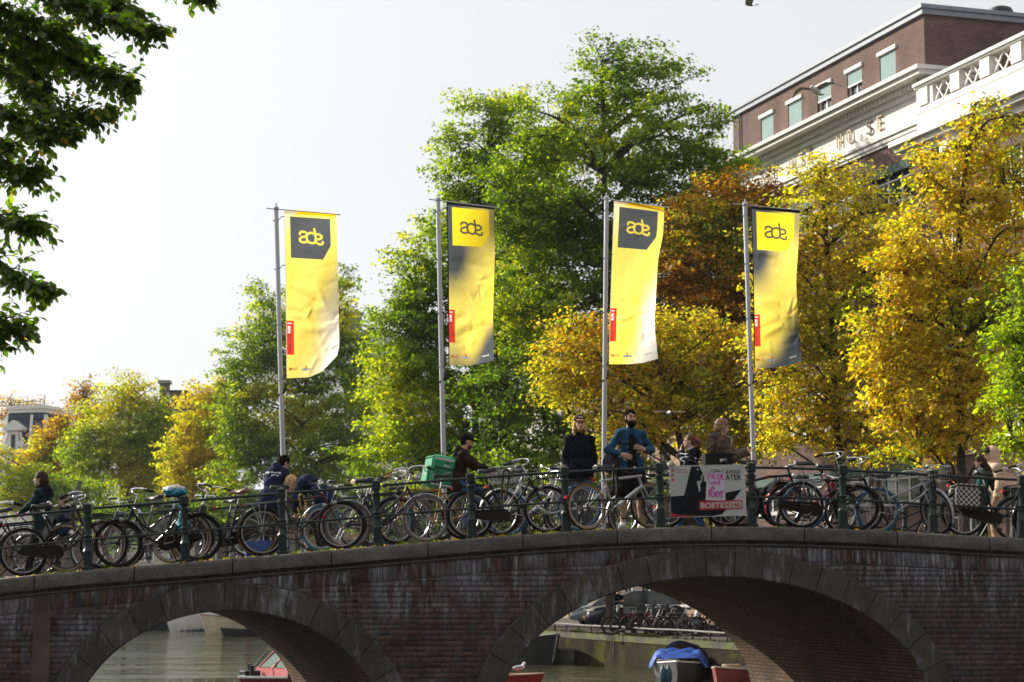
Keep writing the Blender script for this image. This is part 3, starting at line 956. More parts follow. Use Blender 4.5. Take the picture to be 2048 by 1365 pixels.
 for s2, bo, col, b0, b1, a0, a1 in (('I am', .03, (0.9, 0.9, 0.9), .672, .735, .035, .102), ('sterdam', 0, INK, .738, .850, .035, .112)):
  V, T, _ = text(s2, bo)
  W_ = np.stack([a1 - (1 - V[:, 1]) * (a1 - a0), b0 + V[:, 0] * (b1 - b0)], 1)
  lm = np.zeros((NB, NA)); raster_tris(lm, A, Bc, W_, T); C = mixc(C, col, lm)
 lm = np.zeros((NB, NA)); V, T, _ = text('DESPERADOS', .03)
 arch = .012 * np.sin(math.pi * V[:, 0])
 raster_tris(lm, A, Bc, np.stack([.05 + V[:, 0] * .17, .958 - V[:, 1] * .022 + arch * (V[:, 1] - .5)], 1), T); C = mixc(C, (.38, .03, .04), lm)
 box = (gA > .30) & (gA < .46) & (gB > .947) & (gB < .958); C[box] = (.03, .06, .2)
 lm = np.zeros((NB, NA)); V, T, _ = text('Heineken', .02); raster_tris(lm, A, Bc, np.stack([.315 + V[:, 0] * .13, .956 - V[:, 1] * .007], 1), T); C = mixc(C, (.8, .8, .8), lm)
 C[(np.hypot(gA - .385, (gB - .938) * asp) < .018)] = (.7, .03, .02)
 lm = np.zeros((NB, NA)); V, T, _ = text('beyond', .03); raster_tris(lm, A, Bc, np.stack([.74 + V[:, 0] * .15, .962 - V[:, 1] * .013], 1), T)
 C = mixc(C, (.75, .75, .75) if kind != 'yellow' else (.2, .2, .2), lm)
 hem = (gB < .018); C[hem] = (0.012, 0.013, 0.015) if kind != 'yellow' else np.where((gA < .25)[..., None], (.62, .45, .28), (.80, .45, .0))[hem]
 if kind != 'yellow':
  C[gA < .022] = (0.012, 0.013, 0.015)
 else:
  C[gA < .018] = (.60, .48, .38)
 # place the cloth
 D = D - D[:, :1]
 fx, fy, fz = np.zeros_like(PX), np.zeros_like(PX), np.zeros_like(PX)
 cx = (PX - 1024) / FPX; cyv = (682.5 - PY) / FPX
 dx, dy, dz = cx, _f.y + cyv * _u.y, _f.z + cyv * _u.z
 T_ = (Y + D + .107 * 0) / dy
 V = np.stack([dx * T_, dy * T_, EYE.z + dz * T_], -1).reshape(-1, 3)
 org = V[0].copy()
 idx = np.arange(NA * NB).reshape(NB, NA)
 Fc = np.stack([idx[:-1, :-1], idx[1:, :-1], idx[1:, 1:], idx[:-1, 1:]], -1).reshape(-1, 4)
 me = npmesh('flag', V - org, Fc, None, True)
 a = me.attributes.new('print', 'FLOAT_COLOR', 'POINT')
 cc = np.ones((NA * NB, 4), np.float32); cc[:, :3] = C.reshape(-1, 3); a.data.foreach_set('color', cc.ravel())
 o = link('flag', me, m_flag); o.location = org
 tag(o, label, 'flag', 'banner flags flying from the poles on the bridge')
 return V, lx, ly
FL = [
 (572, (552, 418), [(568, 422, 0), (571, 560, .42), (573, 757, 1)], [(673, 429, 0), (675, 520, .28), (677, 600, .52), (679, 690, .86), (674, 712, 1)], [(0, 757), (.45, 755), (.7, 744), (1, 712)], 'yellow', 'leftmost yellow flag with dark grey emblem, lower corner curling up against pale sky'),
 (890, (876, 400), [(893, 404, 0), (896, 560, .48), (897, 731, 1)], [(988, 415, 0), (990, 500, .28), (986, 640, .72), (988, 723, 1)], [(0, 731), (.5, 731), (.8, 726), (1, 721)], 'grey', 'grey and yellow flag with yellow emblem against the green elms'),
 (1205, (1213, 398), [(1228, 402, 0), (1225, 480, .24), (1220, 620, .67), (1217, 729, 1)], [(1329, 416, 0), (1326, 470, .18), (1316, 520, .34), (1312, 590, .58), (1309, 650, .78), (1316, 716, 1)], [(0, 729), (.4, 729), (.7, 726), (1, 718)], 'yellow', 'yellow flag with dark grey emblem between the tall green tree and orange tree'),
 (1510, (1490, 410), [(1501, 413, 0), (1505, 520, .33), (1507, 620, .63), (1508, 738, 1)], [(1600, 422, 0), (1597, 490, .22), (1592, 560, .44), (1597, 650, .75), (1604, 716, 1)], [(0, 738), (.4, 736), (.7, 732), (1, 722)], 'grey', 'rightmost grey and yellow flag with a yellow emblem in front of the golden trees'),
]
PL = ['flagpole with the leftmost flag, rising behind the man in the printed navy sweater', 'flagpole rising just behind the courier with the green delivery bag',
      'flagpole rising between the man in the cap and the bearded man', 'rightmost flagpole, rising behind the sign with the red price box']
for k, (bx, top, left, right, bottom, kind, lab) in enumerate(FL):
 ub = polebase[k]
 base = B(ub, REAR_V - .1, zc(ub - REAR_OFF))
 Y = base.y
 tp = at(top[0], top[1] + 3, Y)
 e = empty('flagpole', base, 0, PL[k], 'flagpole', 'flagpoles along the far railing of the bridge')
 rel = tp - base
 mb = MB(); mb.tube([Vector((0, 0, 0)), rel * .25, rel * .5, rel * .75, rel], [.045, .044, .043, .042, .041], 12)
 mb.lathe([(.046, 0), (.05, .01), (.05, .05), (.03, .07), (.012, .085), (.012, .13), (.002, .14)], 10, rel)
 mb.build('pole', m_alu, e)
 mb = MB()
 # top arm the cloth hangs on
 p0 = at(left[0][0] - (35 if k != 2 else 28), left[0][1] - 5, Y); p1 = at(right[0][0] + 8, right[0][1] + (1 if k < 2 else 0), Y)
 mb.tube([p0 - base, p1 - base], .011, 6); mb.build('top_arm', m_alu if k % 2 else m_chrome, e)
 mb = MB()
 for fr in (.035, .33, .66, .985):
  j = min(int(fr * (NB - 1)), NB - 1)
  lp = at(np.interp(fr, [q[2] for q in left], [q[0] for q in left]), np.interp(fr, [q[2] for q in left], [q[1] for q in left]), Y) - base
  tz = (lp.z - .06) / rel.z
  pp = rel * tz
  mb.tube([lp + Vector((.01, 0, 0)), lp + Vector((-.05, -.02, -.01)), pp + Vector((.05, -.03, 0)), pp + Vector((-.05, -.03, -.02)), pp + Vector((-.055, .03, -.02))], .007, 5)
 lp = at(left[-1][0], left[-1][1] + 12, Y) - base; pp = rel * ((lp.z - .12) / rel.z)
 mb.tube([lp, lp + Vector((-.02, 0, -.06)), pp + Vector((.05, -.02, -.02)), pp + Vector((-.05, -.03, -.08))], .018, 6)
 mb.build('strap', m_strap, e)
 flag(k, Y, left, right, bottom, kind, lab)

# ---------------------------------------------------------------- the notice on the railing
SV = .10
def sg(X, Y, off=0.0):
 return onplane(1320 + X / 8.53, 900 + Y / 8.53, BO + BV * SV, BV) - BV * off
so = sg(800, 700)
se = empty('notice_board', so, 0, 'white metal notice on the railing with black figure and pink lettered paper', 'sign')
m_sw = mat('sign_white', (0.42, 0.45, 0.45), 0.45, var=.08, vs=3)
stains(m_sw, (0.10, 0.10, 0.09), 14, 9, 0.66, 0.72, 0.7)
m_sb = mat('sign_black', (0.008, 0.010, 0.014), 0.6, spec=.15)
m_sr = mat('sign_red', (0.38, 0.022, 0.018), 0.5)
m_pa = mat('paper_white', (0.52, 0.51, 0.60), 0.8, var=.04, vs=4)
m_mg = mat('marker_magenta', (0.50, 0.03, 0.34), 0.7, var=.2, vs=30)
cor = [(150, 288), (160, 275), (175, 270), (1425, 250), (1438, 255), (1446, 268), (1475, 1105), (1470, 1118), (1458, 1125), (205, 1160), (192, 1155), (184, 1143)]
mb = MB(); mb.prism(cor, lambda x, y, t_: sg(x, y, t_) - so, .004, -.008); mb.build('panel', m_sw, se, False)
lay = [0.004]
def flatp(name, polys, m, off, tris=None, par=se):
 mb = MB()
 for poly in polys:
  tr = tessellate_polygon([[Vector((x, y, 0)) for x, y in poly]])
  mb.add([sg(x, y, off) - so for x, y in poly], [tuple(q) for q in tr])
 return mb.build(name, m, par, False)
def flatt(name, s_, box, m, off, bold=0.0, sk=0.0):
 V, T, _ = text(s_, bold); x0, y0, x1, y1 = box; mb = MB()
 mb.add([sg(x0 + a * (x1 - x0), y1 - b_ * (y1 - y0) + sk * a, off) - so for a, b_ in V], [tuple(q) for q in T])
 return mb.build(name, m, se, False)
flatp('boat_print', [[(174, 797), (408, 780), (1115, 735), (1390, 678), (1245, 865), (1065, 1098), (880, 1131), (590, 1128), (290, 1110), (186, 1076)]], m_sb, .006)
flatp('figure_print', [[(408, 790), (530, 287), (668, 282), (690, 335), (735, 410), (706, 425), (714, 455), (676, 466), (712, 478), (690, 526), (622, 540), (668, 725), (690, 680), (682, 580), (712, 545), (728, 440), (750, 440), (750, 540), (790, 545), (798, 640), (812, 770), (830, 830), (775, 850), (775, 905), (408, 905)]], m_sb, .0075)
flatp('figure_eye', [[(640 + 18 * math.cos(a), 333 + 16 * math.sin(a)) for a in np.linspace(0, 6.28, 14)[:-1]]], m_sw, .010)
flatp('figure_pupil', [[(650 + 8 * math.cos(a), 326 + 8 * math.sin(a)) for a in np.linspace(0, 6.28, 9)[:-1]]], m_sb, .0115)
flatp('red_print', [[(186, 1078), (290, 1112), (590, 1130), (760, 1132), (205, 1152), (190, 1140)]], m_sr, .0085)
flatt('text', 'Gemeente', (275, 322, 455, 352), m_sr, .006, 0, 0)
flatt('text', 'Amsterdam', (275, 362, 475, 390), m_sr, .006, 0, 6)
for cx, cyy in ((215, 352), (215, 432), (219, 514)):
 flatp('cross_print', [[(cx - 30, cyy - 20), (cx - 18, cyy - 31), (cx, cyy - 11), (cx + 18, cyy - 31), (cx + 30, cyy - 20), (cx + 11, cyy), (cx + 30, cyy + 20), (cx + 18, cyy + 31), (cx, cyy + 11), (cx - 18, cyy + 31), (cx - 30, cyy + 20), (cx - 11, cyy)]], m_sr, .006)
flatt('text', 'GEEN LAWAAI', (862, 336, 1365, 412), m_sb, .006, .012)
flatt('text', 'WATER', (1000, 424, 1382, 520), m_sb, .006, .02)
ppm = flatp('paper', [[(795, 396), (1112, 381), (1113, 868), (776, 860)]], m_pa, .010)
H_ = [[(812, 400), (818, 455), (822, 520)], [(806, 408), (845, 400), (868, 428), (850, 458), (818, 468)], [(885, 415), (884, 505)], [(885, 417), (918, 410), (934, 436), (912, 456), (888, 460)], [(898, 460), (938, 506)],
      [(956, 440), (953, 502)], [(957, 400), (956, 412)], [(988, 412), (992, 505)], [(986, 413), (1022, 424), (1038, 462), (1022, 492), (990, 504)], [(1050, 416), (1056, 506)], [(1050, 417), (1086, 411)], [(1052, 460), (1080, 455)], [(1056, 505), (1084, 499)],
      [(838, 540), (862, 592), (884, 545), (896, 592), (918, 532)], [(926, 592), (946, 538), (968, 588)], [(932, 572), (962, 568)], [(1022, 528), (992, 532), (986, 552), (1018, 566), (1020, 584), (986, 592)],
      [(850, 682), (900, 618), (928, 680)], [(868, 656), (920, 652)], [(832, 690), (838, 808)], [(826, 694), (878, 690), (894, 720), (840, 748)], [(846, 748), (908, 808)], [(926, 718), (930, 802)],
      [(978 + 30 * math.cos(a), 757 + 40 * math.sin(a)) for a in np.linspace(0, 6.28, 14)], [(1008, 716), (1080, 708)], [(1044, 714), (1048, 830)]]
mb = MB()
for i, P in enumerate(H_):
 V, Fq = stroke_quads(P, 17 if i < 19 else 21)
 mb.add([sg(x, y, .0115 + .0002 * i) - so for x, y in V], Fq)
mb.build('hand_lettering', m_mg, ppm, False)
flatp('fine_box', [[(667, 874), (1402, 857), (1408, 1004), (672, 1027)]], m_sr, .013)
flatt('text', 'BOETE', (692, 905, 1092, 1000), m_sw, .0145, .03, -8)
flatp('price_box', [[(1110, 889), (1384, 882), (1387, 985), (1113, 994)]], m_sw, .0145)
flatt('text', '€140', (1122, 902, 1366, 976), m_sr, .016, .03, -4)
mb = MB()
for X in (210, 800, 1400):
 for hh in (.872, .437):
  q = sg(X, 300); uu = (q - BO).dot(BU)
  mb.tube([B(uu, SV - .004, zc(uu) + hh) - so, B(uu, .15, zc(uu) + hh) - so], .012, 6)
mb.build('bracket', m_chrome, se)
# ---------------------------------------------------------------- bicycles
m_tyre = mat('tyre_black', (0.009, 0.009, 0.009), 0.8, var=.2, vs=20, spec=.2)
m_tyre_cream = mat('tyre_cream', (0.36, 0.29, 0.19), 0.7, var=.15)
m_tyre_tan = mat('tyre_tan', (0.27, 0.15, 0.055), 0.7, var=.15)
m_tyre_blue = mat('tyre_blue', (0.02, 0.10, 0.24), 0.6, var=.15)
m_tyre_teal = mat('tyre_teal', (0.015, 0.10, 0.14), 0.6, var=.15)
m_tyre_grey = mat('tyre_grey', (0.13, 0.12, 0.11), 0.7, var=.15)
m_rim = mat('rim_alloy', (0.30, 0.30, 0.31), 0.42, metal=.8, var=.08)
m_rimb = mat('rim_dark', (0.02, 0.02, 0.02), 0.4)
m_blk = mat('black_paint', (0.007, 0.007, 0.008), 0.36, var=.2, vs=9, spec=.25)
m_rub = mat('black_rubber', (0.009, 0.009, 0.009), 0.6, spec=.2)
m_lea = mat('saddle_black', (0.010, 0.010, 0.012), 0.4, var=.2, spec=.3)
m_brn = mat('saddle_brown', (0.13, 0.045, 0.02), 0.45, var=.2)
m_tan = mat('saddle_tan', (0.42, 0.25, 0.10), 0.5, var=.15)
m_wood = mat('grip_wood', (0.30, 0.16, 0.05), 0.5)
m_rl = mat('red_lens', (0.55, 0.015, 0.01), 0.25)
m_lens = mat('lamp_glass', (0.7, 0.7, 0.65), 0.15)
m_wire = mat('basket_steel', (0.33, 0.34, 0.36), 0.4, metal=.7)
m_alloyp = mat('alloy_parts', (0.22, 0.22, 0.22), 0.45, metal=.8)
PAINT = {}
def paint(nm, col, rough=.3, metal=0.0):
 return mat('paint_' + nm, col, rough, metal, var=.12, vs=9, spec=.35, coat=.1)
WR = .345
_WC = {}
def wheel_meshes(tyre, side, rim, tw=.024):
 key = (tyre.name, side.name if side else '', rim.name, tw)
 if key in _WC: return _WC[key]
 mb = MB()
 n = 44
 prof = [(WR - 2 * tw - .016, .011), (WR - 2 * tw + .004, .012), (WR - 2 * tw + .004, -.012), (WR - 2 * tw - .016, -.011)]
 vs = [(r_ * math.cos(2 * math.pi * i / n), y, r_ * math.sin(2 * math.pi * i / n)) for i in range(n) for r_, y in prof]
 mb.add(vs, [(i * 4 + k, ((i + 1) % n) * 4 + k, ((i + 1) % n) * 4 + (k + 1) % 4, i * 4 + (k + 1) % 4) for i in range(n) for k in range(4)])
 mb.lathe([(.011, -.055), (.011, -.035), (.032, -.034), (.032, -.029), (.018, -.026), (.018, .026), (.032, .029), (.032, .034), (.011, .035), (.011, .055)], 10, axis='y')
 for k in range(36):
  a = 2 * math.pi * k / 36; sd_ = 1 if k % 2 else -1; b_ = a + (.42 if (k // 2) % 2 else -.42)
  mb.tube([(.03 * math.cos(b_), .03 * sd_, .03 * math.sin(b_)), ((WR - 2 * tw - .014) * math.cos(a), .004 * sd_, (WR - 2 * tw - .014) * math.sin(a))], .0010, 3)
 wm = mb.mesh('wheel', True, 40); wm.materials.append(rim)
 mb = MB()
 k = 10
 vs = []; mi = []
 for i in range(n):
  a = 2 * math.pi * i / n
  for j in range(k):
   q = 2 * math.pi * j / k
   r_ = WR - tw + tw * math.cos(q)
   vs.append((r_ * math.cos(a), tw * math.sin(q), r_ * math.sin(a)))
 fs, ms = [], []
 for i in range(n):
  for j in range(k):
   fs.append((i * k + j, ((i + 1) % n) * k + j, ((i + 1) % n) * k + (j + 1) % k, i * k + (j + 1) % k))
   ms.append(1 if (side and 2 <= j <= 7) else 0)
 mb.add(vs, fs); mb.m = ms
 tm = mb.mesh('tyre', True, 60); tm.materials.append(tyre)
 if side: tm.materials.append(side)
 _WC[key] = (wm, tm)
 return wm, tm
RH, FH, BBK = Vector((-.56, 0, WR)), Vector((.57, 0, WR)), Vector((-.085, 0, .29))
def mir(p_): return Vector((p_[0], -p_[1], p_[2]))
def arcstrip(mb, c, r, a0, a1, wd, n=18, dip=.012, th=.004):
 rings = []
 for i in range(n + 1):
  a = R(a0 + (a1 - a0) * i / n); d = Vector((math.cos(a), 0, math.sin(a)))
  o = c + d * r
  rings.append([o + Vector((0, -wd, 0)) - d * dip, o + Vector((0, -wd * .6, 0)), o + Vector((0, wd * .6, 0)), o + Vector((0, wd, 0)) - d * dip, o + Vector((0, wd * .6, 0)) - d * th, o + Vector((0, -wd * .6, 0)) - d * th])
 mb.loft(rings)
def saddle_mesh(w=.085, l=.27):
 mb = MB(); rings = []
 for t_, hw, h, x in ((0, .012, .0, .15), (.05, .022, .012, .145), (.25, .026, .016, .09), (.45, .036, .012, .03), (.65, .062, .012, -.03), (.85, .085, .022, -.08), (.97, .080, .026, -.115), (1, .05, .01, -.13)):
  hw *= w / .085
  rings.append([Vector((x, hw * math.cos(q), h + (.022 if math.sin(q) > 0 else .030) * math.sin(q) - (.018 if abs(math.cos(q)) > .8 else 0))) for q in np.linspace(0, 2 * math.pi, 13)[:-1]])
 mb.loft(rings)
 return mb
def bicycle(label, pr, pf, v, frame='loop', col=None, fmat=None, tyre=None, side=None, rim=None, bars='dutch', saddle=None, grips=None, case='full', guards=None, rack='rear',
   steer=0.0, lean=0.0, yaw=0.0, dz=0.0, front=None, lamp=True, wheelbase=None, bagm=None, sad_h=0.0, bar_h=0.0, loc=None, rz=None, group='bicycles parked on the bridge', fork=None, guardc=None, crank=None, seatpost=None, lite=False, scale=1.0):
 """pr, pf: photograph columns of the rear and front hubs on the plane v behind the railing."""
 fm = fmat or m_blk
 tyre = tyre or m_tyre; rim = rim or m_rim; saddle = saddle or m_lea; grips = grips or m_rub
 if loc is None:
  ur, uf = bp(pr, 1060, v)[0], bp(pf, 1060, v)[0]
  um = (ur + uf) / 2; fac = 1 if uf > ur else -1
  loc = B(um, v, zdeck(um, v) + dz)
  th = 0.0
  if yaw:
   th = math.copysign(min(.45, math.acos(min(.995, abs(uf - ur) / 1.13))), yaw)
   if fac < 0: th = -th
  rz = BETA + (0 if fac > 0 else math.pi) + th
  pitch = -math.atan(slope(um + .2 * v)) * fac * math.cos(th)
 else:
  pitch = 0.0
 e = empty('bicycle', loc, 0, label, 'bicycle', group)
 e.rotation_euler = Euler((lean, pitch, rz), 'XYZ')
 e.scale = (scale,) * 3
 sport = frame in ('mtb', 'race')
 HB, HT = (Vector((.425, 0, .62)), Vector((.335, 0, .82))) if not sport else (Vector((.455, 0, .655)), Vector((.405, 0, .80)))
 if frame == 'race': HB, HT = Vector((.455, 0, .62)), Vector((.40, 0, .78))
 ax = (HT - HB).normalized()
 S4 = Matrix.Translation(HB) @ Matrix.Rotation(steer, 4, ax) @ Matrix.Translation(-HB)
 fr = 1 if fm else 0
 # frame
 mb = MB()
 ST = Vector((-.235, 0, .78)) if not sport else Vector((-.20, 0, .70))
 tr = .0165 if not sport else .02
 mb.tube([HB - ax * .01, HT + ax * .01], .021, 8)
 mb.tube([BBK, ST], tr, 8)
 if frame == 'loop':
  mb.tube(smooth_path([HB + ax * .02, (.33, 0, .53), (.20, 0, .415), (.06, 0, .335), BBK], 4), tr * 1.05, 8)
  mb.tube(smooth_path([HT - ax * .03, (.27, 0, .66), (.17, 0, .54), (.03, 0, .455), (-.13, 0, .43)], 4), tr * .9, 8)
 elif frame == 'diamond':
  mb.tube([ST - Vector((-.006, 0, .03)), HT - ax * .03], tr * .95, 8); mb.tube([HB + ax * .02, BBK], tr * 1.05, 8)
 elif frame == 'race':
  mb.tube([ST + Vector((-.09, 0, .02)), ST + Vector((0, 0, .025)), HT + ax * .0, HT + Vector((.05, 0, .005))], .030, 8, flat=.7); mb.tube([HB + ax * .02, BBK], .030, 8)
 elif frame == 'mtb':
  mb.tube([ST - Vector((-.006, 0, .02)), (.1, 0, .755), HT - ax * .02], .021, 8); mb.tube([HB + ax * .01, (.2, 0, .47), BBK], .026, 8)
 elif frame == 'mixte':
  mb.tube([HT - ax * .06, (-.16, 0, .52)], tr, 8); mb.tube([HB + ax * .02, BBK], tr * 1.1, 8)
 elif frame == 'cruiser':
  mb.tube(smooth_path([HT - ax * .03, (.2, 0, .66), (0, 0, .50), (-.15, 0, .47)], 4), tr * 1.05, 8)
  mb.tube(smooth_path([HB + ax * .03, (.3, 0, .56), (.1, 0, .38), BBK], 4), .023, 8)
 for sgn in (1, -1):
  y = .06 * sgn
  mb.tube([BBK + Vector((-.03, .03 * sgn, 0)), RH + Vector((.02, y, 0))], .010, 6)
  mb.tube([ST + Vector((0.005, .014 * sgn, -.06)), RH + Vector((0, y, .01))], .0085, 6)
 mb.tube([BBK + Vector((0, -.04, 0)), BBK + Vector((0, .04, 0))], .024, 8)
 fro = mb.build('frame', fm, e)
 # wheels
 wm, tm = wheel_meshes(tyre, side, rim)
 for hub, ob in ((RH, None), (FH, S4)):
  o = link('wheel', wm, (), e); o.matrix_local = (ob @ Matrix.Translation(hub)) if ob else Matrix.Translation(hub)
  t_ = link('tyre', tm, (), o)
  o.rotation_euler.rotate_axis('Y', random.uniform(0, 6))
 # fork
 mb = MB()
 for sgn in (1, -1):
  mb.tube(smooth_path([HB - ax * .02 + Vector((0, .045 * sgn, 0)), HB - ax * .16 + Vector((.01, .055 * sgn, 0)), FH + Vector((-.025, .058 * sgn, .06)), FH + Vector((0, .058 * sgn, 0))], 3), [.013] * 3 + [.012] * 3 + [.010] * 3 + [.009], 6)
 mb.tube([HB - ax * .02 + Vector((0, -.05, 0)), HB - ax * .02 + Vector((0, .05, 0))], .016, 6)
 o = mb.build('fork', fork or fm, e); o.matrix_local = S4
 # handlebar and stem
 mb = MB(); gr = []
 m_bar = m_chrome
 if bars == 'dutch':
  top = HT + ax * (.21 + bar_h)
  mb.tube([HT, top], .012, 8)
  mb.tube([top, top + Vector((.045, 0, .01))], .014, 6)
  for sgn in (1, -1):
   q = top + Vector((.045, 0, .01))
   pts = smooth_path([q, q + Vector((.04, .07 * sgn, .03)), q + Vector((.035, .17 * sgn, .075)), q + Vector((-.06, .27 * sgn, .085)), q + Vector((-.16, .30 * sgn, .055)), q + Vector((-.27, .305 * sgn, .015))], 4)
   mb.tube(pts, .0105, 7)
   gr.append([q + Vector((-.15, .30 * sgn, .058)), q + Vector((-.275, .305 * sgn, .013))])
  m_bar = m_chrome
 elif bars == 'city':
  top = HT + ax * (.13 + bar_h)
  mb.tube([HT, top], .013, 8); mb.tube([top, top + Vector((.07, 0, .02))], .013, 6)
  for sgn in (1, -1):
   q = top + Vector((.07, 0, .02))
   mb.tube(smooth_path([q, q + Vector((.02, .10 * sgn, .01)), q + Vector((-.02, .24 * sgn, .035)), q + Vector((-.17, .29 * sgn, .02))], 4), .0105, 7)
   gr.append([q + Vector((-.05, .262 * sgn, .032)), q + Vector((-.175, .292 * sgn, .018))])
 elif bars == 'flat':
  top = HT + ax * (.08 + bar_h)
  mb.tube([HT, top], .014, 8); mb.tube([top, top + Vector((.08, 0, .015))], .015, 6)
  q = top + Vector((.08, 0, .015))
  for sgn in (1, -1):
   mb.tube([q, q + Vector((-.01, .15 * sgn, .01)), q + Vector((-.03, .31 * sgn, .012))], .0115, 7)
   gr.append([q + Vector((-.02, .20 * sgn, .011)), q + Vector((-.031, .315 * sgn, .012))])
  m_bar = m_blk
 hb = mb.build('handlebar', m_bar, e); hb.matrix_local = S4
 for g in gr:
  m2 = MB(); m2.tube(g, .0165, 8); m2.build('grip', grips, hb)
 if not lite:
  for g in gr:
   m2 = MB()
   a, b_ = Vector(g[0]), Vector(g[1]); d = (a - b_).normalized()
   m2.tube([a + d * .03 + Vector((0.01, 0, -.01)), a + Vector((.03, 0, -.045)), b_ + Vector((.035, 0, -.045))], .005, 5)
   m2.build('brake_lever', m_alloyp, hb)
  m2 = MB()
  m2.lathe([(.0, 0), (.022, .004), (.026, .012), (.018, .026), (0, .03)], 8, Vector(gr[0][0]) + Vector((.02, -.05, .005)))
  m2.build('bell', m_chrome, hb)
  m2 = MB()
  g = Vector(gr[0][0]); q = HB + Vector((.06, 0, .1))
  for gg in gr:
   g = Vector(gg[0])
   m2.tube(smooth_path([g + Vector((.03, 0, -.02)), g * .5 + HT * .5 + Vector((.17, 0, .05)), HB + Vector((.05, 0, .05))], 5), .003, 4)
  m2.build('cable', m_rub, hb)
 # saddle and post
 SP = ST + Vector((-.045, 0, .15 + sad_h))
 mb = MB(); mb.tube([ST + Vector((.01, 0, -.03)), SP], .0125, 7); po = mb.build('seat_post', seatpost or m_chrome, e)
 s_ = saddle_mesh(.085 if sport else .105).build('saddle', saddle, e); s_.location = SP + Vector((.0, 0, .03)); s_.rotation_euler = (0, random.uniform(-.08, .04), 0)
 m2 = MB()
 for sgn in (1, -1):
  m2.tube([(-.10, .03 * sgn, .0), (-.03, .025 * sgn, -.035), (.06, .02 * sgn, -.03), (.13, .006 * sgn, .0)], .004, 4)
  if not sport:
   m2.tube([(-.10 + .002 * math.cos(q * 6), .04 * sgn + .014 * math.cos(q * 6), -.05 + q * .007) for q in np.linspace(0, 6.2, 14)], .004, 4)
 m2.build('saddle_rail', m_alloyp, s_)
 # mudguards
 if guards is not False and not sport or guards:
  gm = guardc or (guards if guards and guards is not True else fm)
  mb = MB(); arcstrip(mb, RH, WR + .022, 10 if not sport else 60, 205, .026)
  for sgn in (1, -1):
   mb.tube([RH + Vector((0, .055 * sgn, 0)), RH + Vector((math.cos(R(165)) * (WR + .02), .026 * sgn, math.sin(R(165)) * (WR + .02)))], .003, 4)
   mb.tube([RH + Vector((0, .055 * sgn, 0)), RH + Vector((math.cos(R(200)) * (WR + .02), .026 * sgn, math.sin(R(200)) * (WR + .02)))], .003, 4)
  mb.build('mudguard', gm, e)
  mb = MB(); arcstrip(mb, FH, WR + .022, -22, 150 if not sport else 135, .026)
  for sgn in (1, -1):
   mb.tube([FH + Vector((0, .06 * sgn, 0)), FH + Vector((math.cos(R(0)) * (WR + .02), .026 * sgn, math.sin(R(0)) * (WR + .02)))], .003, 4)
  o = mb.build('mudguard', gm, e); o.matrix_local = S4
 # chain drive on the right-hand side
 D = (RH - BBK); D.normalize()
 nrm = Vector((-D.z, 0, D.x))
 if case == 'full':
  mb = MB(); pts = []
  for a in np.linspace(-90, 90, 10): pts.append(BBK + (-D * math.cos(R(a)) * .103) + nrm * math.sin(R(a)) * .103)
  for a in np.linspace(90, 270, 8): pts.append(RH + (-D * math.cos(R(a)) * .055) + nrm * math.sin(R(a)) * .055)
  poly = [(p_.x, p_.z) for p_ in pts]
  cw = [(x * .985 + .015 * BBK.x * 0, z) for x, z in poly]
  mb.prism(poly, lambda x, z, t_: Vector((x, t_, z)), -.085, -.045); mb.build('chain_case', guardc or m_blk if guardc else m_blk, e, True, 30)
 else:
  mb = MB()
  n = 22
  for r0, r1 in ((.085, .096), (.02, .034)):
   mb.loft([[BBK + Vector((rr * math.cos(q), yy, rr * math.sin(q))) for rr, yy in ((r0, -.052), (r1, -.052), (r1, -.058), (r0, -.058))] for q in np.linspace(0, 2 * math.pi, n + 1)], cap=False)
  for k in range(5):
   q = 2 * math.pi * k / 5
   mb.tube([BBK + Vector((.03 * math.cos(q), -.055, .03 * math.sin(q))), BBK + Vector((.088 * math.cos(q), -.055, .088 * math.sin(q)))], .006, 4)
  mb.tube([BBK + nrm * .09 + Vector((0, -.055, 0)), RH + nrm * .035 + Vector((0, -.045, 0))], .005, 4)
  mb.tube([BBK - nrm * .09 + Vector((0, -.055, 0)), RH - nrm * .035 + Vector((0, -.045, 0))], .005, 4)
  mb.lathe([(.036, -.05), (.04, -.047), (.036, -.044)], 12, RH, 'y')
  mb.build('chain_ring', m_rimb if case == 'dark' else m_alloyp, e)
  if case == 'guard':
   mb = MB(); rings = []
   pts = [BBK + (-D * math.cos(R(a)) * .11) + nrm * math.sin(R(a)) * .11 for a in np.linspace(-80, 90, 9)] + [RH + nrm * .05 - D * .05]
   for p_ in pts: rings.append([p_ + Vector((0, -.075, 0)), p_ + Vector((0, -.045, 0)), p_ - (p_ - BBK).normalized() * .02 + Vector((0, -.075, 0))])
   mb.loft(rings); mb.build('chain_guard', guardc or m_alloyp, e)
 ca = random.uniform(0, 6.28) if crank is None else crank
 mb = MB(); ped = []
 for sgn, q in ((-1, ca), (1, ca + math.pi)):
  a = BBK + Vector((0, .07 * sgn, 0)); b_ = BBK + Vector((.17 * math.cos(q), .085 * sgn, .17 * math.sin(q)))
  mb.tube([a, b_], [.012, .009], 6); ped.append(b_ + Vector((0, .05 * sgn, 0)))
 mb.tube([BBK + Vector((0, -.075, 0)), BBK + Vector((0, .075, 0))], .016, 7)
 cr = mb.build('crank', m_alloyp, e)
 for p_ in ped:
  m2 = MB(); m2.box(p_, (.085, .09, .022), ch=.006); m2.build('pedal', m_rub, cr)
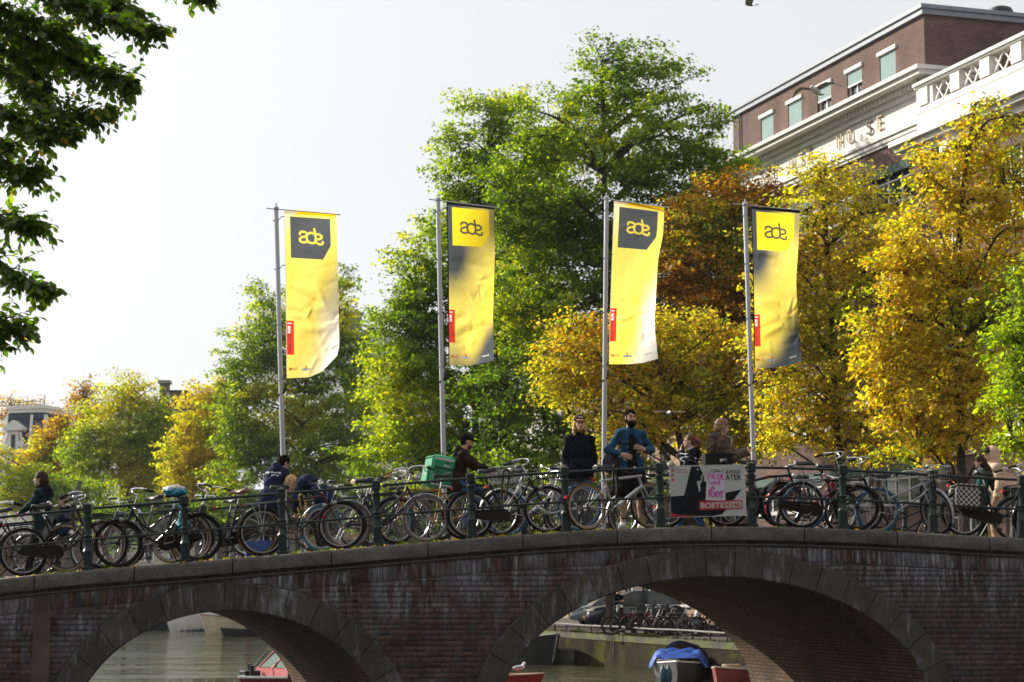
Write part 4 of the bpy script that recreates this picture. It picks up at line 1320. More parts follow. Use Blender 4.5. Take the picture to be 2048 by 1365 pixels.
 # racks, stand, lights
 if rack in ('rear', 'silver'):
  mb = MB(); z = .765
  for y in (-.06, -.02, .02, .06):
   mb.tube([(-.26, y * .6, z + .01), (-.34, y, z), (-.78, y, z - .005)], .0065, 5)
  for x in (-.36, -.52, -.70, -.78): mb.tube([(x, -.062, z), (x, .062, z)], .0065, 5)
  for sgn in (1, -1):
   for x in (-.48, -.58, -.68): mb.tube([(x, .062 * sgn, z), RH + Vector((0, .068 * sgn, .01))], .005, 5)
  mb.build('rack', m_wire if rack == 'silver' else m_blk, e)
 mb = MB(); z = .66
 q = RH + Vector((math.cos(R(158)) * (WR + .03), 0, math.sin(R(158)) * (WR + .03)))
 if rack == 'silver' or rack == 'rear': q = Vector((-.80, 0, .745))
 if guards is not False or rack: mb.box(q, (.03, .07, .045), ch=.006); mb.build('rear_light', m_rl, e)
 if lamp and not sport:
  mb = MB(); c = HB + Vector((.07, 0, .05)); mb.lathe([(.012, -.04), (.03, -.03), (.042, .02), (.044, .035), (.03, .042), (0, .044)], 10, c, 'x'); mb.tube([HB + Vector((.02, 0, .03)), c], .008, 5)
  o = mb.build('headlight', m_alloyp if not lite else m_blk, e); o.matrix_local = S4
 mb = MB(); mb.tube([BBK + Vector((-.05, .05, -.02)), BBK + Vector((-.16, .14, -.26))], .009, 6); mb.build('kickstand', m_blk, e)
 # front rack or basket
 if front in ('rack', 'rack_black', 'crate_rack'):
  mb = MB(); mm = m_wire if front == 'rack' else m_blk
  z = .80; x0 = .46
  for y in np.linspace(-.16, .16, 7): mb.tube([(x0, y, z + .03), (x0 + .05, y, z), (x0 + .36, y, z)], .006, 5)
  mb.tube([(x0, -.18, z + .12), (x0 + .02, -.18, z), (x0 + .37, -.18, z), (x0 + .37, .18, z), (x0 + .02, .18, z), (x0, .18, z + .12)], .009, 6)
  mb.tube([(x0, -.18, z + .12), (x0 - .02, 0, z + .14), (x0, .18, z + .12)], .009, 6)
  for sgn in (1, -1): mb.tube([(x0 + .1, .15 * sgn, z), FH + Vector((0, .068 * sgn, 0))], .006, 5)
  for x in (.12, .24): mb.tube([(x0 + x, -.18, z), (x0 + x, .18, z)], .006, 5)
  o = mb.build('front_rack', mm, e); o.matrix_local = S4
 if front == 'basket':
  mb = MB(); x0 = .44; z0 = .80; z1 = 1.02
  def rect(z, g): return [(x0 - g, -.16 - g, z), (x0 + .30 + g, -.16 - g, z), (x0 + .30 + g, .16 + g, z), (x0 - g, .16 + g, z)]
  for z, g in ((z0, 0), (z0 + .07, .01), (z0 + .14, .02), (z1, .03)): mb.tube(rect(z, g), .0045 if z < z1 else .008, 5, closed=True)
  for k in range(7):
   f = k / 6
   mb.tube([(x0 + .30 * f, -.16, z0), (x0 - .03 + .36 * f, -.19, z1)], .004, 4); mb.tube([(x0 + .30 * f, .16, z0), (x0 - .03 + .36 * f, .19, z1)], .004, 4)
   mb.tube([(x0 + .30, -.16 + .32 * f, z0), (x0 + .33, -.19 + .38 * f, z1)], .004, 4); mb.tube([(x0, -.16 + .32 * f, z0), (x0 - .03, -.19 + .38 * f, z1)], .004, 4)
   mb.tube([(x0 + .30 * f, -.16, z0), (x0 + .30 * f, .16, z0)], .004, 4)
  for sgn in (1, -1): mb.tube([(x0 + .15, .14 * sgn, z0), FH + Vector((0, .068 * sgn, 0))], .006, 5)
  o = mb.build('basket', m_wire, e); o.matrix_local = S4
 if front == 'minirack':
  mb = MB()
  c = FH + Vector((.12, 0, .05))
  for y in (-.11, -.04, .04, .11): mb.tube([(FH.x - .03, y, WR * 2 + .02), (FH.x + .2, y, WR * 2 + .02)], .006, 5)
  mb.tube([(FH.x - .03, -.13, WR * 2 + .02), (FH.x + .2, -.13, WR * 2 + .02), (FH.x + .2, .13, WR * 2 + .02), (FH.x - .03, .13, WR * 2 + .02)], .007, 5, closed=True)
  for sgn in (1, -1):
   mb.tube([(FH.x + .02, .13 * sgn, WR * 2 + .02), (FH.x - .03, .13 * sgn, WR + .06), FH + Vector((0, .07 * sgn, 0))], .006, 5); mb.tube([(FH.x + .2, .13 * sgn, WR * 2 + .02), (FH.x + .16, .13 * sgn, WR + .06), (FH.x - .03, .13 * sgn, WR + .06)], .006, 5)
  o = mb.build('front_rack', m_wire, e); o.matrix_local = S4
 return e

p_maroon = paint('maroon', (0.035, 0.008, 0.012)); p_navy = paint('navy', (0.008, 0.014, 0.030)); p_yel = paint('mustard', (0.42, 0.20, 0.015)); p_wht = paint('white', (0.6, 0.6, 0.6))
p_silv = paint('silver', (0.45, 0.46, 0.47), .3, .6); p_red = paint('red', (0.28, 0.010, 0.012)); p_grn = paint('green', (0.012, 0.05, 0.04)); p_blue = paint('blue', (0.012, 0.04, 0.12)); p_grey = paint('grey', (0.10, 0.10, 0.11)); p_brn = paint('brown', (0.05, 0.03, 0.02)); p_lgrey = paint('light_grey', (0.35, 0.35, 0.37))

BK = {}
# nearest row, left to right
BK['mother'] = bicycle('black bicycle held by the woman in the teal parka', 132, -12, 1.25, 'loop', tyre=m_tyre, side=m_tyre_cream, bars='dutch', steer=.15, lean=R(2), case='guard')
BK['yellowtail'] = bicycle('black bicycle with a yellow patch on its rear mudguard at the far left', 56, 208, .38, 'loop', tyre=m_tyre, lean=R(-3), crank=-1.9)
BK['creamtyre'] = bicycle('black bicycle with cream tyres tucked between the leftmost bicycle and the child', -20, 136, .72, 'loop', side=m_tyre_cream, tyre=m_tyre_cream, rim=m_rimb, lean=R(3), steer=-.2, bars='city', case='guard')
BK['bluebag'] = bicycle('black bicycle with a blue plastic bag tied over its saddle', 398, 246, .36, 'loop', tyre=m_tyre, rim=m_rimb, lean=R(-3), bars='dutch')
BK['rack1'] = bicycle('grey bicycle with black front carrier, behind the third post from left', 330, 226, .85, 'diamond', fmat=p_grey, side=m_tyre_cream, yaw=.3, bars='city', front='rack_black', lean=R(3), case='dark')
BK['rack2'] = bicycle('dark bicycle with pale tyres behind the bicycle with the blue bag', 262, 378, 1.1, 'mixte', fmat=p_navy, tyre=m_tyre, side=m_tyre_cream, yaw=-.3, lean=R(4), rack=None, bars='city', lamp=False, sad_h=-.08, case='dark')
BK['brownsaddle'] = bicycle('black bicycle with a brown leather saddle, left of the maroon bicycle', 507, 393, .80, 'loop', saddle=m_brn, yaw=.3, rim=m_rimb, tyre=m_tyre, side=m_tyre_tan, bars='dutch', lean=R(3), rack=None)
BK['maroon'] = bicycle('maroon bicycle with silver rear carrier and a gold chain lock on its top tube', 530, 684, .34, 'diamond', fmat=p_maroon, bars='city', rack='silver', case='guard', guards=True, guardc=m_blk, lean=R(-2), crank=1.9, bar_h=.02)
BK['tansaddle'] = bicycle('dark bicycle with a tan saddle, half hidden behind the front wheel of the maroon bicycle', 694, 826, .78, 'cruiser', fmat=p_navy, saddle=m_tan, tyre=m_tyre_grey, yaw=.2, lean=R(3), bars='city', rack=None, case='dark')
BK['cruiser'] = bicycle('black cruiser bicycle with light grips and silver front mudguard right of the tan saddle', 703, 851, .36, 'cruiser', fmat=p_navy, tyre=m_tyre_grey, grips=m_wood, bars='dutch', case='dark', guards=True, guardc=m_wire, lean=R(-2), rack=None, bar_h=-.03)
BK['teal'] = bicycle('bicycle with teal tyres standing behind the black cruiser', 780, 652, 1.0, 'mixte', fmat=p_navy, tyre=m_tyre_teal, yaw=.2, lean=R(3), bars='city', case='dark')
BK['yellow'] = bicycle('mustard yellow framed bicycle behind the black cruiser', 925, 800, .80, 'diamond', fmat=p_yel, yaw=-.3, lean=R(3), bars='dutch', case='dark', rack=None, grips=m_rub, guards=True, guardc=m_blk)
BK['black10'] = bicycle('black bicycle with large chain case and black front carrier left of the capped man', 944, 1097, .34, 'loop', front='rack_black', lean=R(-3), crank=-1.6, steer=-.25, bars='dutch')
BK['bluetyre'] = bicycle('white bicycle with bright blue tyres and a wire basket', 1150, 1026, .82, 'mixte', fmat=p_wht, tyre=m_tyre_blue, front='basket', lean=R(3), yaw=.2, bars='city', guards=False, case='dark')
BK['white2'] = bicycle('white framed bicycle with a wire carrier leaning behind the blue tyred one', 1010, 1118, 1.15, 'mixte', fmat=p_wht, tyre=m_tyre, lean=R(5), yaw=.2, bars='city', front='rack', case='dark')
BK['silver'] = bicycle('silver bicycle with straight tubes and tan sided tyres in front of the two men', 1171, 1306, .38, 'race', fmat=p_silv, tyre=m_tyre, side=m_tyre_tan, bars='flat', case='dark', rack=None, lean=R(-2), yaw=.1, crank=-.9, seatpost=m_blk, sad_h=.03, bar_h=.02)
BK['behindsign'] = bicycle('bicycle with a chrome handlebar mostly hidden behind the notice', 1466, 1343, .62, 'loop', bars='dutch', lean=R(2), yaw=.15, rack='rear', front='rack_black', bar_h=-.02, case='guard')
BK['mountain'] = bicycle('dark sports bicycle with a bottle on its frame, right of the notice', 1458, 1596, .36, 'mtb', fmat=p_navy, bars='flat', case='dark', guards=True, guardc=m_wire, front='minirack', rack=None, lean=R(-2), crank=2.2, sad_h=.08, bar_h=.03, grips=mat('grip_white', (.5, .5, .52), .5))
BK['redbike'] = bicycle('red bicycle seen low between the wheels right of the notice', 1560, 1685, 1.3, 'loop', fmat=p_red, lean=R(5), yaw=.2, bars='city', rack=None, bar_h=-.12, sad_h=-.14, case='guard')
BK['omafiets2'] = bicycle('black bicycle with a high chrome handlebar behind the sports bicycle', 1562, 1712, .42, 'loop', bars='dutch', lean=R(2), bar_h=.05, rim=m_rimb)
BK['blue2'] = bicycle('black bicycle with one blue front tyre and a white front carrier', 1606, 1753, .80, 'diamond', tyre=m_tyre_blue, front='rack', lean=R(3), bars='dutch', guards=False, bar_h=.02, case='dark')
BK['leaning'] = bicycle('silver bicycle tipped over against the railing with a wire basket facing us', 1748, 1842, .62, 'mixte', fmat=p_lgrey, lean=R(-4), yaw=-.5, front='basket', steer=-.75, bars='dutch', rack=None, bar_h=-.12, sad_h=-.1, case='dark')
BK['pannier'] = bicycle('black bicycle carrying a black and white checkered pannier', 1924, 2072, .42, 'loop', lean=R(-3), crank=-1.4, rim=m_rim, bars='dutch')
BK['edge'] = bicycle('black bicycle cut off by the right end of the row', 2024, 2170, .85, 'diamond', lean=R(3), fmat=p_navy, bars='city', guards=True, guardc=m_blk, case='dark')
BK['edge2'] = bicycle('dark bicycle standing close to the railing behind the last post on the right', 2210, 2058, .5, 'loop', lean=R(3), bars='dutch', steer=.3)
BK['courier'] = bicycle('black bicycle ridden by the courier with the green bag', 884, 1006, 3.6, 'diamond', bars='flat', case='dark', guards=True, guardc=m_blk, lamp=False, bar_h=.06, rim=m_rimb)
# row along the far railing
FARB = [(318, 'black bicycle at the far railing seen under the blue bag', 'loop', None), (120, 'grey bicycle at the far railing behind the woman in the parka', 'mixte', p_grey), (440, 'dark bicycle at the far railing left of the two men in navy', 'loop', None), (690, 'dark green bicycle at the far railing right of the bending man', 'diamond', p_grn), (770, 'black bicycle at the far railing behind the cruiser', 'loop', None), (1060, 'blue bicycle at the far railing left of the man in the cap', 'mixte', p_blue),
  (1300, 'silver bicycle at the far railing right of the bearded man', 'mixte', p_silv), (1395, 'blue bicycle at the far railing below the notice', 'diamond', p_blue), (1640, 'dark bicycle at the far railing behind the red one', 'loop', None), (1800, 'black bicycle at the far railing left of the blonde girl', 'mixte', None)]
for i, (px, lab, fr, pm) in enumerate(FARB):
 bicycle(lab, px - 58 * (1 if i % 2 else -1), px + 58 * (1 if i % 2 else -1), 5.55, fr, fmat=pm, bars='dutch' if i % 3 else 'city', lean=R(random.uniform(-3, 3)), lite=True, yaw=random.choice((-.2, .2)), steer=random.uniform(-.3, .3), case=random.choice(('full', 'dark', 'guard')), rack=random.choice(('rear', 'silver', None)), group='bicycles along the far railing')
# ---------------------------------------------------------------- buildings
m_bbrick = brickmat('office_brick', (0.15, 0.078, 0.062), (0.095, 0.050, 0.043), (0.17, 0.135, 0.12), bw=0.22, rh=0.068, mort=.010, stain=((0.10, 0.06, 0.055), .5, .5))
m_cream = mat('cream_stone', (0.60, 0.59, 0.56), 0.7, var=.06, vs=1.2)
m_white = mat('white_wood', (0.70, 0.69, 0.64), 0.5, var=.05)
m_zinc = mat('zinc_edge', (0.20, 0.22, 0.25), 0.5, metal=.3, var=.1)
m_screen = mat('teal_screen', (0.155, 0.245, 0.235), 0.7, var=.08, vs=2)
m_glass = mat('window_glass', (0.03, 0.04, 0.045), 0.08, var=.3, vs=.6, spec=.7)
m_dark = mat('dark_frame', (0.02, 0.022, 0.022), 0.5)
m_gold = mat('gilt_letters', (0.56, 0.42, 0.26), 0.6, metal=.0)
m_rust = mat('worn_letters', (0.10, 0.06, 0.035), 0.7)

def P3(o, s, c, z): return Q(s, c, z) - o
def qbox(mb, o, s0, s1, c0, c1, z0, z1, mi=0):
 a = [P3(o, s, c, z) for z in (z0, z1) for s, c in ((s0, c0), (s1, c0), (s1, c1), (s0, c1))]
 mb.add(a, [(0, 1, 2, 3), (7, 6, 5, 4), (4, 5, 1, 0), (5, 6, 2, 1), (6, 7, 3, 2), (7, 4, 0, 3)], mi)
def qwall(name, o, par, s0, s1, c0, c1, z0, z1, holes, m, depth=.22):
 """Facade on the plane c0 between s0 and s1 with rectangular openings, plus the rest of the box back to c1."""
 ss = sorted({s0, s1, *[h[0] for h in holes], *[h[1] for h in holes]}); zz = sorted({z0, z1, *[h[2] for h in holes], *[h[3] for h in holes]})
 mb = MB()
 for a, b in zip(ss[:-1], ss[1:]):
  for g, h in zip(zz[:-1], zz[1:]):
   ms, mz = (a + b) / 2, (g + h) / 2
   if any(q[0] < ms < q[1] and q[2] < mz < q[3] for q in holes): continue
   mb.add([P3(o, a, c0, g), P3(o, a, c0, h), P3(o, b, c0, h), P3(o, b, c0, g)], [(0, 1, 2, 3)])
 for q in holes:
  f = [(q[0], q[2]), (q[1], q[2]), (q[1], q[3]), (q[0], q[3])]
  for i in range(4):
   (a, g), (b, h) = f[i], f[(i + 1) % 4]
   mb.add([P3(o, a, c0, g), P3(o, b, c0, h), P3(o, b, c0 + depth, h), P3(o, a, c0 + depth, g)], [(0, 1, 2, 3)])
 for a, b in (((s0, c0), (s0, c1)), ((s0, c1), (s1, c1)), ((s1, c1), (s1, c0))):
  mb.add([P3(o, *a, z0), P3(o, *b, z0), P3(o, *b, z1), P3(o, *a, z1)], [(0, 1, 2, 3)])
 mb.add([P3(o, s0, c0, z1), P3(o, s1, c0, z1), P3(o, s1, c1, z1), P3(o, s0, c1, z1)], [(0, 1, 2, 3)])
 me = mb.mesh(name, False)
 # brick coursing in metres along each wall
 me.update(); uvl = me.uv_layers.new(name='UVMap')
 for poly in me.polygons:
  n = poly.normal
  alongs = abs(n.dot(CN)) > .7
  for li in poly.loop_indices:
   co = me.vertices[me.loops[li].vertex_index].co
   uvl.data[li].uv = ((co.dot(CD) if alongs else co.dot(CN)), co.z)
 return link(name, me, m, par)
def window(par, o, h, c, nx=2, nz=2, fm=None, depth=.14, gm=None, tr=.62, name='window'):
 """A framed window set back in the opening h = (s0, s1, z0, z1)."""
 fm = fm or m_white; s0, s1, z0, z1 = h
 mb = MB(); w_ = .07
 cc = c + depth
 qbox(mb, o, s0, s0 + w_, cc, cc + .06, z0, z1); qbox(mb, o, s1 - w_, s1, cc, cc + .06, z0, z1)
 qbox(mb, o, s0 + w_, s1 - w_, cc, cc + .06, z0, z0 + w_); qbox(mb, o, s0 + w_, s1 - w_, cc, cc + .06, z1 - w_, z1)
 for k in range(1, nx):
  x = s0 + (s1 - s0) * k / nx; qbox(mb, o, x - .045, x + .045, cc + .003, cc + .06, z0 + w_, z1 - w_)
 if nz > 1: qbox(mb, o, s0 + w_, s1 - w_, cc + .006, cc + .06, z0 + (z1 - z0) * tr - .03, z0 + (z1 - z0) * tr + .03)
 f = mb.build(name, fm, par, False)
 mb = MB(); mb.add([P3(o, s0, cc + .045, z0), P3(o, s0, cc + .045, z1), P3(o, s1, cc + .045, z1), P3(o, s1, cc + .045, z0)], [(0, 1, 2, 3)])
 mb.build('pane', gm or m_glass, f, False)
 return f
def sill(par, o, h, c, m=None):
 mb = MB(); qbox(mb, o, h[0] - .08, h[1] + .08, c - .10, c + .12, h[2] - .12, h[2] - .003); return mb.build('sill', m or m_cream, par, False)

C_A = 38.0
sA1 = qpix(1846, 10, C_A)[0]; sA2 = qpix(1465, 222, C_A)[0]
zAt = qpix(1846, 10, C_A)[1]
oA = Q(sA1, C_A, 0)
off = empty('office_building', oA, 0, 'large brick office building with a white lettered frieze and brick attic on the right', 'building')
zc1 = qpix(1836, 126, C_A - .95)[1]; zd1 = qpix(1836, 154, C_A - .4)[1]; zd0 = qpix(1836, 170, C_A - .4)[1]; zf0 = qpix(1838, 241, C_A - .2)[1]; zb = qpix(1838, 266, C_A)[1]
# attic storey
att = []
for xl, xr, yt, yb in ((1521, 1545.5, 222, 270), (1575, 1602, 192, 241), (1633, 1661, 160, 211), (1692.5, 1722.5, 126, 180), (1757.5, 1790, 90, 146)):
 a, b = qpix(xr, yt, C_A)[0], qpix(xl, yt, C_A)[0]
 att.append((a, b))
zw1 = qpix(1790, 92, C_A)[1]; zw0 = zc1 - .02
hol = [(a, b, zw0, zw1) for a, b in att]
qwall('attic_wall', oA, off, sA1, sA2, C_A + .02, C_A + 14, zc1 - .3, zAt - .38, hol, m_bbrick)
for i, h in enumerate(hol):
 f = window(off, oA, h, C_A + .02, 2, 1, m_white, .12)
 low = h[2] + (1.02 if i in (2, 3) else .03)
 mb = MB(); qbox(mb, oA, h[0] + .05, h[1] - .05, C_A + .04, C_A + .07, low, h[3] - .1); mb.build('sun_screen', m_screen, f, False)
 mb = MB(); qbox(mb, oA, h[0] - .1, h[1] + .1, C_A - .07, C_A + .06, h[3] - .10, h[3] + .05); mb.build('screen_box', m_white, f, False)
 mb = MB(); qbox(mb, oA, h[0] + .04, h[1] - .04, C_A + .035, C_A + .075, low - .07, low - .002); mb.build('screen_bar', m_white, f, False)
mb = MB()
qbox(mb, oA, sA1 - .12, sA2 + .12, C_A - .12, C_A + 14.1, zAt - .38, zAt - .16); qbox(mb, oA, sA1 - .2, sA2 + .2, C_A - .2, C_A + 14.2, zAt - .16, zAt)
mb.build('roof_edge', m_zinc, off, False)
mb = MB(); mb.lathe([(.55, 0), (.55, .2), (.45, .4), (.2, .5), (0, .52)], 14, P3(oA, sA1 + .8, C_A + 3.9, zAt)); mb.build('roof_vent', m_dark, off)
mb = MB(); mb.tube([P3(oA, sA2 - .9, C_A - .06, zAt - .3), P3(oA, sA2 - .9, C_A - .06, zc1)], .05, 6); mb.build('drain_pipe', m_zinc, off)
# entablature
sF1, sF2 = sA1 - .25, sA2 + 1.5
mb = MB()
for c0, z0, z1 in ((.95, zc1 - .16, zc1), (.82, zc1 - .34, zc1 - .163), (.62, zd1 + .02, zc1 - .343)):
 qbox(mb, oA, sF1 - c0 * .9, sF2 + c0 * .9, C_A - c0, C_A + 3.5, z0, z1)
mb.build('cornice', m_cream, off, False)
x = sF1 - .2
while x < sF2:
 mb = MB(); qbox(mb, oA, x, x + .17, C_A - .40, C_A - .19, zd0, zd1 + .015); mb.build('dentil', m_cream, off, False); x += .33
mb = MB()
qbox(mb, oA, sF1 - .2, sF2 + .2, C_A - .18, C_A + 3, zd0 - .22, zd1 + .017)
qbox(mb, oA, sF1, sF2, C_A - .05, C_A + 3, zf0, zd0 - .223)
for d_, z0, z1 in ((.24, zf0 - .10, zf0 - .002), (.16, zf0 - .28, zf0 - .103), (.10, zb, zf0 - .283)):
 qbox(mb, oA, sF1 - d_ * .7, sF2 + d_ * .7, C_A - d_, C_A + 3, z0, z1)
mb.build('frieze', m_cream, off, False)
for ch, px, py, wd in (('T', 1546, 343, .40), ('U', 1580, 331, .44), ('S', 1599, 318, .42), ('T', 1616, 309, .42), ('H', 1675, 283, .44), ('O', 1695, 273, .50), ('S', 1735, 255, .44), ('E', 1756, 245, .40)):
 s_, z_ = qpix(px, py, C_A - .2)
 V, T, _ = text(ch, -.008); hh = .58; mb = MB()
 def lp(a, b, c): return P3(oA, s_ + (.5 - a) * wd, c, z_ - hh / 2 + b * hh)
 mb.add([lp(a, b, C_A - .15) for a, b in V] + [lp(a, b, C_A - .11) for a, b in V], [tuple(q) for q in T] + [tuple(int(i) + len(V) for i in q[::-1]) for q in T])
 from collections import Counter
 ed = Counter(tuple(sorted((int(t_[i]), int(t_[(i + 1) % 3])))) for t_ in T for i in range(3))
 mb.f += [(a, b, b + len(V), a + len(V)) for (a, b), n_ in ed.items() if n_ == 1]; mb.m = [0] * len(mb.f)
 mb.tube([lp(.5, .5, C_A - .13), lp(.5, .5, C_A - .04)], .02, 4)
 mb.build('letter', m_rust if px in (1735, 1616, 1546) else m_gold, off, False)
# main brick wall with three rows of windows
hol = []
wa, wb = qpix(1824, 330, C_A)[0], qpix(1742, 330, C_A)[0]
z1, z0 = qpix(1824, 314, C_A)[1], qpix(1824, 392, C_A)[1]
bay = 4.15
fl = 3.95
bays = [wa + bay * k for k in range(-0, 5)]
for r_ in range(4):
 for b0 in bays:
  if b0 + (wb - wa) < sF2 - .3: hol.append((b0, b0 + (wb - wa), max(z0 - fl * r_, QZ + .8), z1 - fl * r_))
qwall('main_wall', oA, off, sF1, sF2 - .3, C_A, C_A + 14, QZ - .2, zb + .05, hol, m_bbrick)
for h in hol:
 f = window(off, oA, h, C_A, 3, 2, m_white, .16); sill(off, oA, h, C_A)
 mb = MB(); qbox(mb, oA, h[0] + .04, h[1] - .04, C_A - .05, C_A + .12, h[3] - .35, h[3] - .02); mb.build('awning', mat('green_awning', (0.05, 0.10, 0.08), .7), f, False)
for r_ in range(3):
 mb = MB(); zz_ = z0 - fl * r_ - .75; qbox(mb, oA, sF1 - .02, sF2 - .32, C_A - .06, C_A + .1, zz_, zz_ + .22); mb.build('string_course', m_cream, off, False)
# right-hand wing with the latticed parapet
C_B = 37.55
sB2 = qpix(1832, 171, C_B)[0]; zp = qpix(1832, 171, C_B)[1]; sB1 = sB2 - 13
wing = empty('office_wing', Q(sB2, C_B, 0), 0, 'projecting office wing with a white latticed parapet at the right edge', 'building')
oB = wing.location.copy()
mb = MB()
ph = .98
qbox(mb, oB, sB1, sB2, C_B - .18, C_B + .5, zp - .12, zp); qbox(mb, oB, sB1, sB2, C_B - .10, C_B + .42, zp - .20, zp - .123)
qbox(mb, oB, sB1, sB2, C_B - .02, C_B + .34, zp - ph - .22, zp - ph + .03)
qbox(mb, oB, sB1, sB2, C_B + .0, C_B + .32, zp - 2.2, zp - ph - .223)
op = []
sx = [qpix(xl, 190, C_B)[0] for xl in (1903, 1865, 1963, 1935, 2024, 1988)]
spans = [(sx[0], sx[1]), (sx[2], sx[3]), (sx[4], sx[5])]
dlt = spans[0][0] - spans[1][0]
spans = [(spans[0][0] - dlt * k, spans[0][1] - dlt * k) for k in range(4)]
cur = sB2
for a, b in spans:
 qbox(mb, oB, b, cur, C_B + .003, C_B + .31, zp - ph + .033, zp - .203); cur = a
qbox(mb, oB, sB1, cur, C_B + .003, C_B + .31, zp - ph + .033, zp - .203)
mb.build('parapet', m_cream, wing, False)
prev = sB2
for a, b in spans:
 mb = MB(); ctr = (prev + b) / 2
 qbox(mb, oB, ctr - .33, ctr + .33, C_B - .07, C_B + .02, zp - ph + .06, zp - .24); mb.build('parapet_panel', m_cream, wing, False)
 mb = MB(); zt_, zb_ = zp - .203, zp - ph + .033; n_ = 2; wdt = (b - a) / n_
 for k in range(n_):
  for f_ in (0, 1):
   p0 = P3(oB, a + wdt * k, C_B + .10 + .012 * f_, zb_ if f_ else zt_); p1 = P3(oB, a + wdt * (k + 1), C_B + .10 + .012 * f_, zt_ if f_ else zb_)
   mb.tube([p0, p1], .036, 4)
 mb.build('lattice', m_white, wing, False); prev = a
mb = MB()
zk = zp - 2.2
for d_, g, h in ((.95, zk - .22, zk), (.75, zk - .42, zk - .223), (.45, zk - .7, zk - .423)):
 qbox(mb, oB, sB1, sB2 + d_ * .6, C_B - d_, C_B + .3, g, h)
mb.build('lower_cornice', m_cream, wing, False)
mb = MB(); sc_ = qpix(1896, 285, C_B - .5)[0]
qbox(mb, oB, sc_ - .3, sc_ + .3, C_B - .7, C_B + .1, zk - 1.0, zk - .703); qbox(mb, oB, sc_ - .28, sc_ + .28, C_B - .35, C_B + .1, zk - 1.8, zk - 1.003)
for s_ in (-.3, .3):
 mb.lathe([(0, -.04), (.26, -.04), (.30, 0), (.26, .04), (0, .04)], 12, P3(oB, sc_ + s_, C_B - .6, zk - 1.0), 'x')
mb.build('bracket', m_cream, wing)
hol = [(sB2 - 3.6 - 4.1 * k, sB2 - 1.4 - 4.1 * k, zk - 4.2 - 3.95 * r_, zk - 1.6 - 3.95 * r_) for k in range(3) for r_ in range(4)]
qwall('wing_wall', oB, wing, sB1, sB2, C_B, C_B + 14, QZ - .2, zk - .3, hol, m_bbrick)
for h in hol:
 window(wing, oB, h, C_B, 3, 2, m_white, .16); sill(wing, oB, h, C_B)

# canal houses further along the right bank, mostly behind the trees
def canal_house(s0, s1, c, h, m, label, trim=None, roof='gable', wn_=3, roofm=None):
 o = Q(s0, c, 0); e = empty('canal_house', o, 0, label, 'house', 'houses along the far bank')
 n = max(2, int((h - 2) / 3.3)); hol = []
 wdt = (s1 - s0) / wn_
 for r_ in range(n):
  for k in range(wn_):
   hol.append((s0 + wdt * k + wdt * .24, s0 + wdt * (k + 1) - wdt * .24, QZ + .9 + 3.3 * r_, QZ + 2.95 + 3.3 * r_))
 qwall('wall', o, e, s0, s1, c, c + 11, QZ - .2, QZ + h, hol, m)
 for q in hol:
  window(e, o, q, c, 2, 2); sill(e, o, q, c)
 mb = MB(); qbox(mb, o, s0 - .1, s1 + .1, c - .3, c + .2, QZ + h - .02, QZ + h + .35); mb.build('cornice', trim or m_white, e, False)
 mb = MB()
 z = QZ + h + .3; zt_ = z + 3.2
 if roof == 'gable':
  a = [P3(o, s0 - .08, c, z), P3(o, s1 + .08, c, z), P3(o, s1 + .08, c + 11, z), P3(o, s0 - .08, c + 11, z), P3(o, s0 - .08, c + 5.5, zt_), P3(o, s1 + .08, c + 5.5, zt_)]
  mb.add(a, [(0, 1, 5, 4), (2, 3, 4, 5), (3, 0, 4), (1, 2, 5)])
 else:
  qbox(mb, o, s0, s1, c + .3, c + 10.8, z - .01, z + .3)
 rf = mb.build('roof', roofm or mat('roof_slate', (0.045, 0.05, 0.06), .6, var=.2, vs=4), e, False)
 mb = MB(); qbox(mb, o, s0 + .3, s0 + 1.1, c + 4, c + 5, zt_ - 1.3, zt_ + .9); qbox(mb, o, s0 + .2, s0 + 1.2, c + 3.9, c + 5.1, zt_ + .903, zt_ + 1.1); mb.build('chimney', m_bbrick, rf, False)
 return e
m_obrick = brickmat('orange_brick', (0.36, 0.19, 0.11), (0.28, 0.14, 0.085), (0.32, 0.27, 0.22), bw=.22, rh=.068)
m_dbrick = brickmat('dark_brick', (0.10, 0.07, 0.06), (0.075, 0.05, 0.045), (0.12, 0.11, 0.10), bw=.22, rh=.068)
e0 = sF2 + .3
for w_, h, m, lab, rf in ((8.5, 13.0, m_obrick, 'orange brick canal house beside the office building, behind the golden trees', 'flat'), (7.5, 14.5, m_dbrick, 'dark brick canal house half hidden behind the tall green tree', 'gable'),
                      (7, 12.5, m_obrick, 'narrow orange brick house glimpsed through the tall green tree', 'gable'), (9, 13.5, mat('house_render', (.45, .43, .38), .8), 'pale rendered house glimpsed left of the tall green tree', 'flat')):
 canal_house(e0, e0 + w_, C_A, h, m, lab, roof=rf); e0 += w_ + .05
for w_, h, m, lab in ((6.5, 10.5, m_dbrick, 'low dark house under the green elms, nearest the modern block'), (7.5, 9.5, m_obrick, 'low orange brick house beyond the elms')):
 canal_house(e0, e0 + w_, C_A, h, m, lab, roof='flat'); e0 += w_ + .05
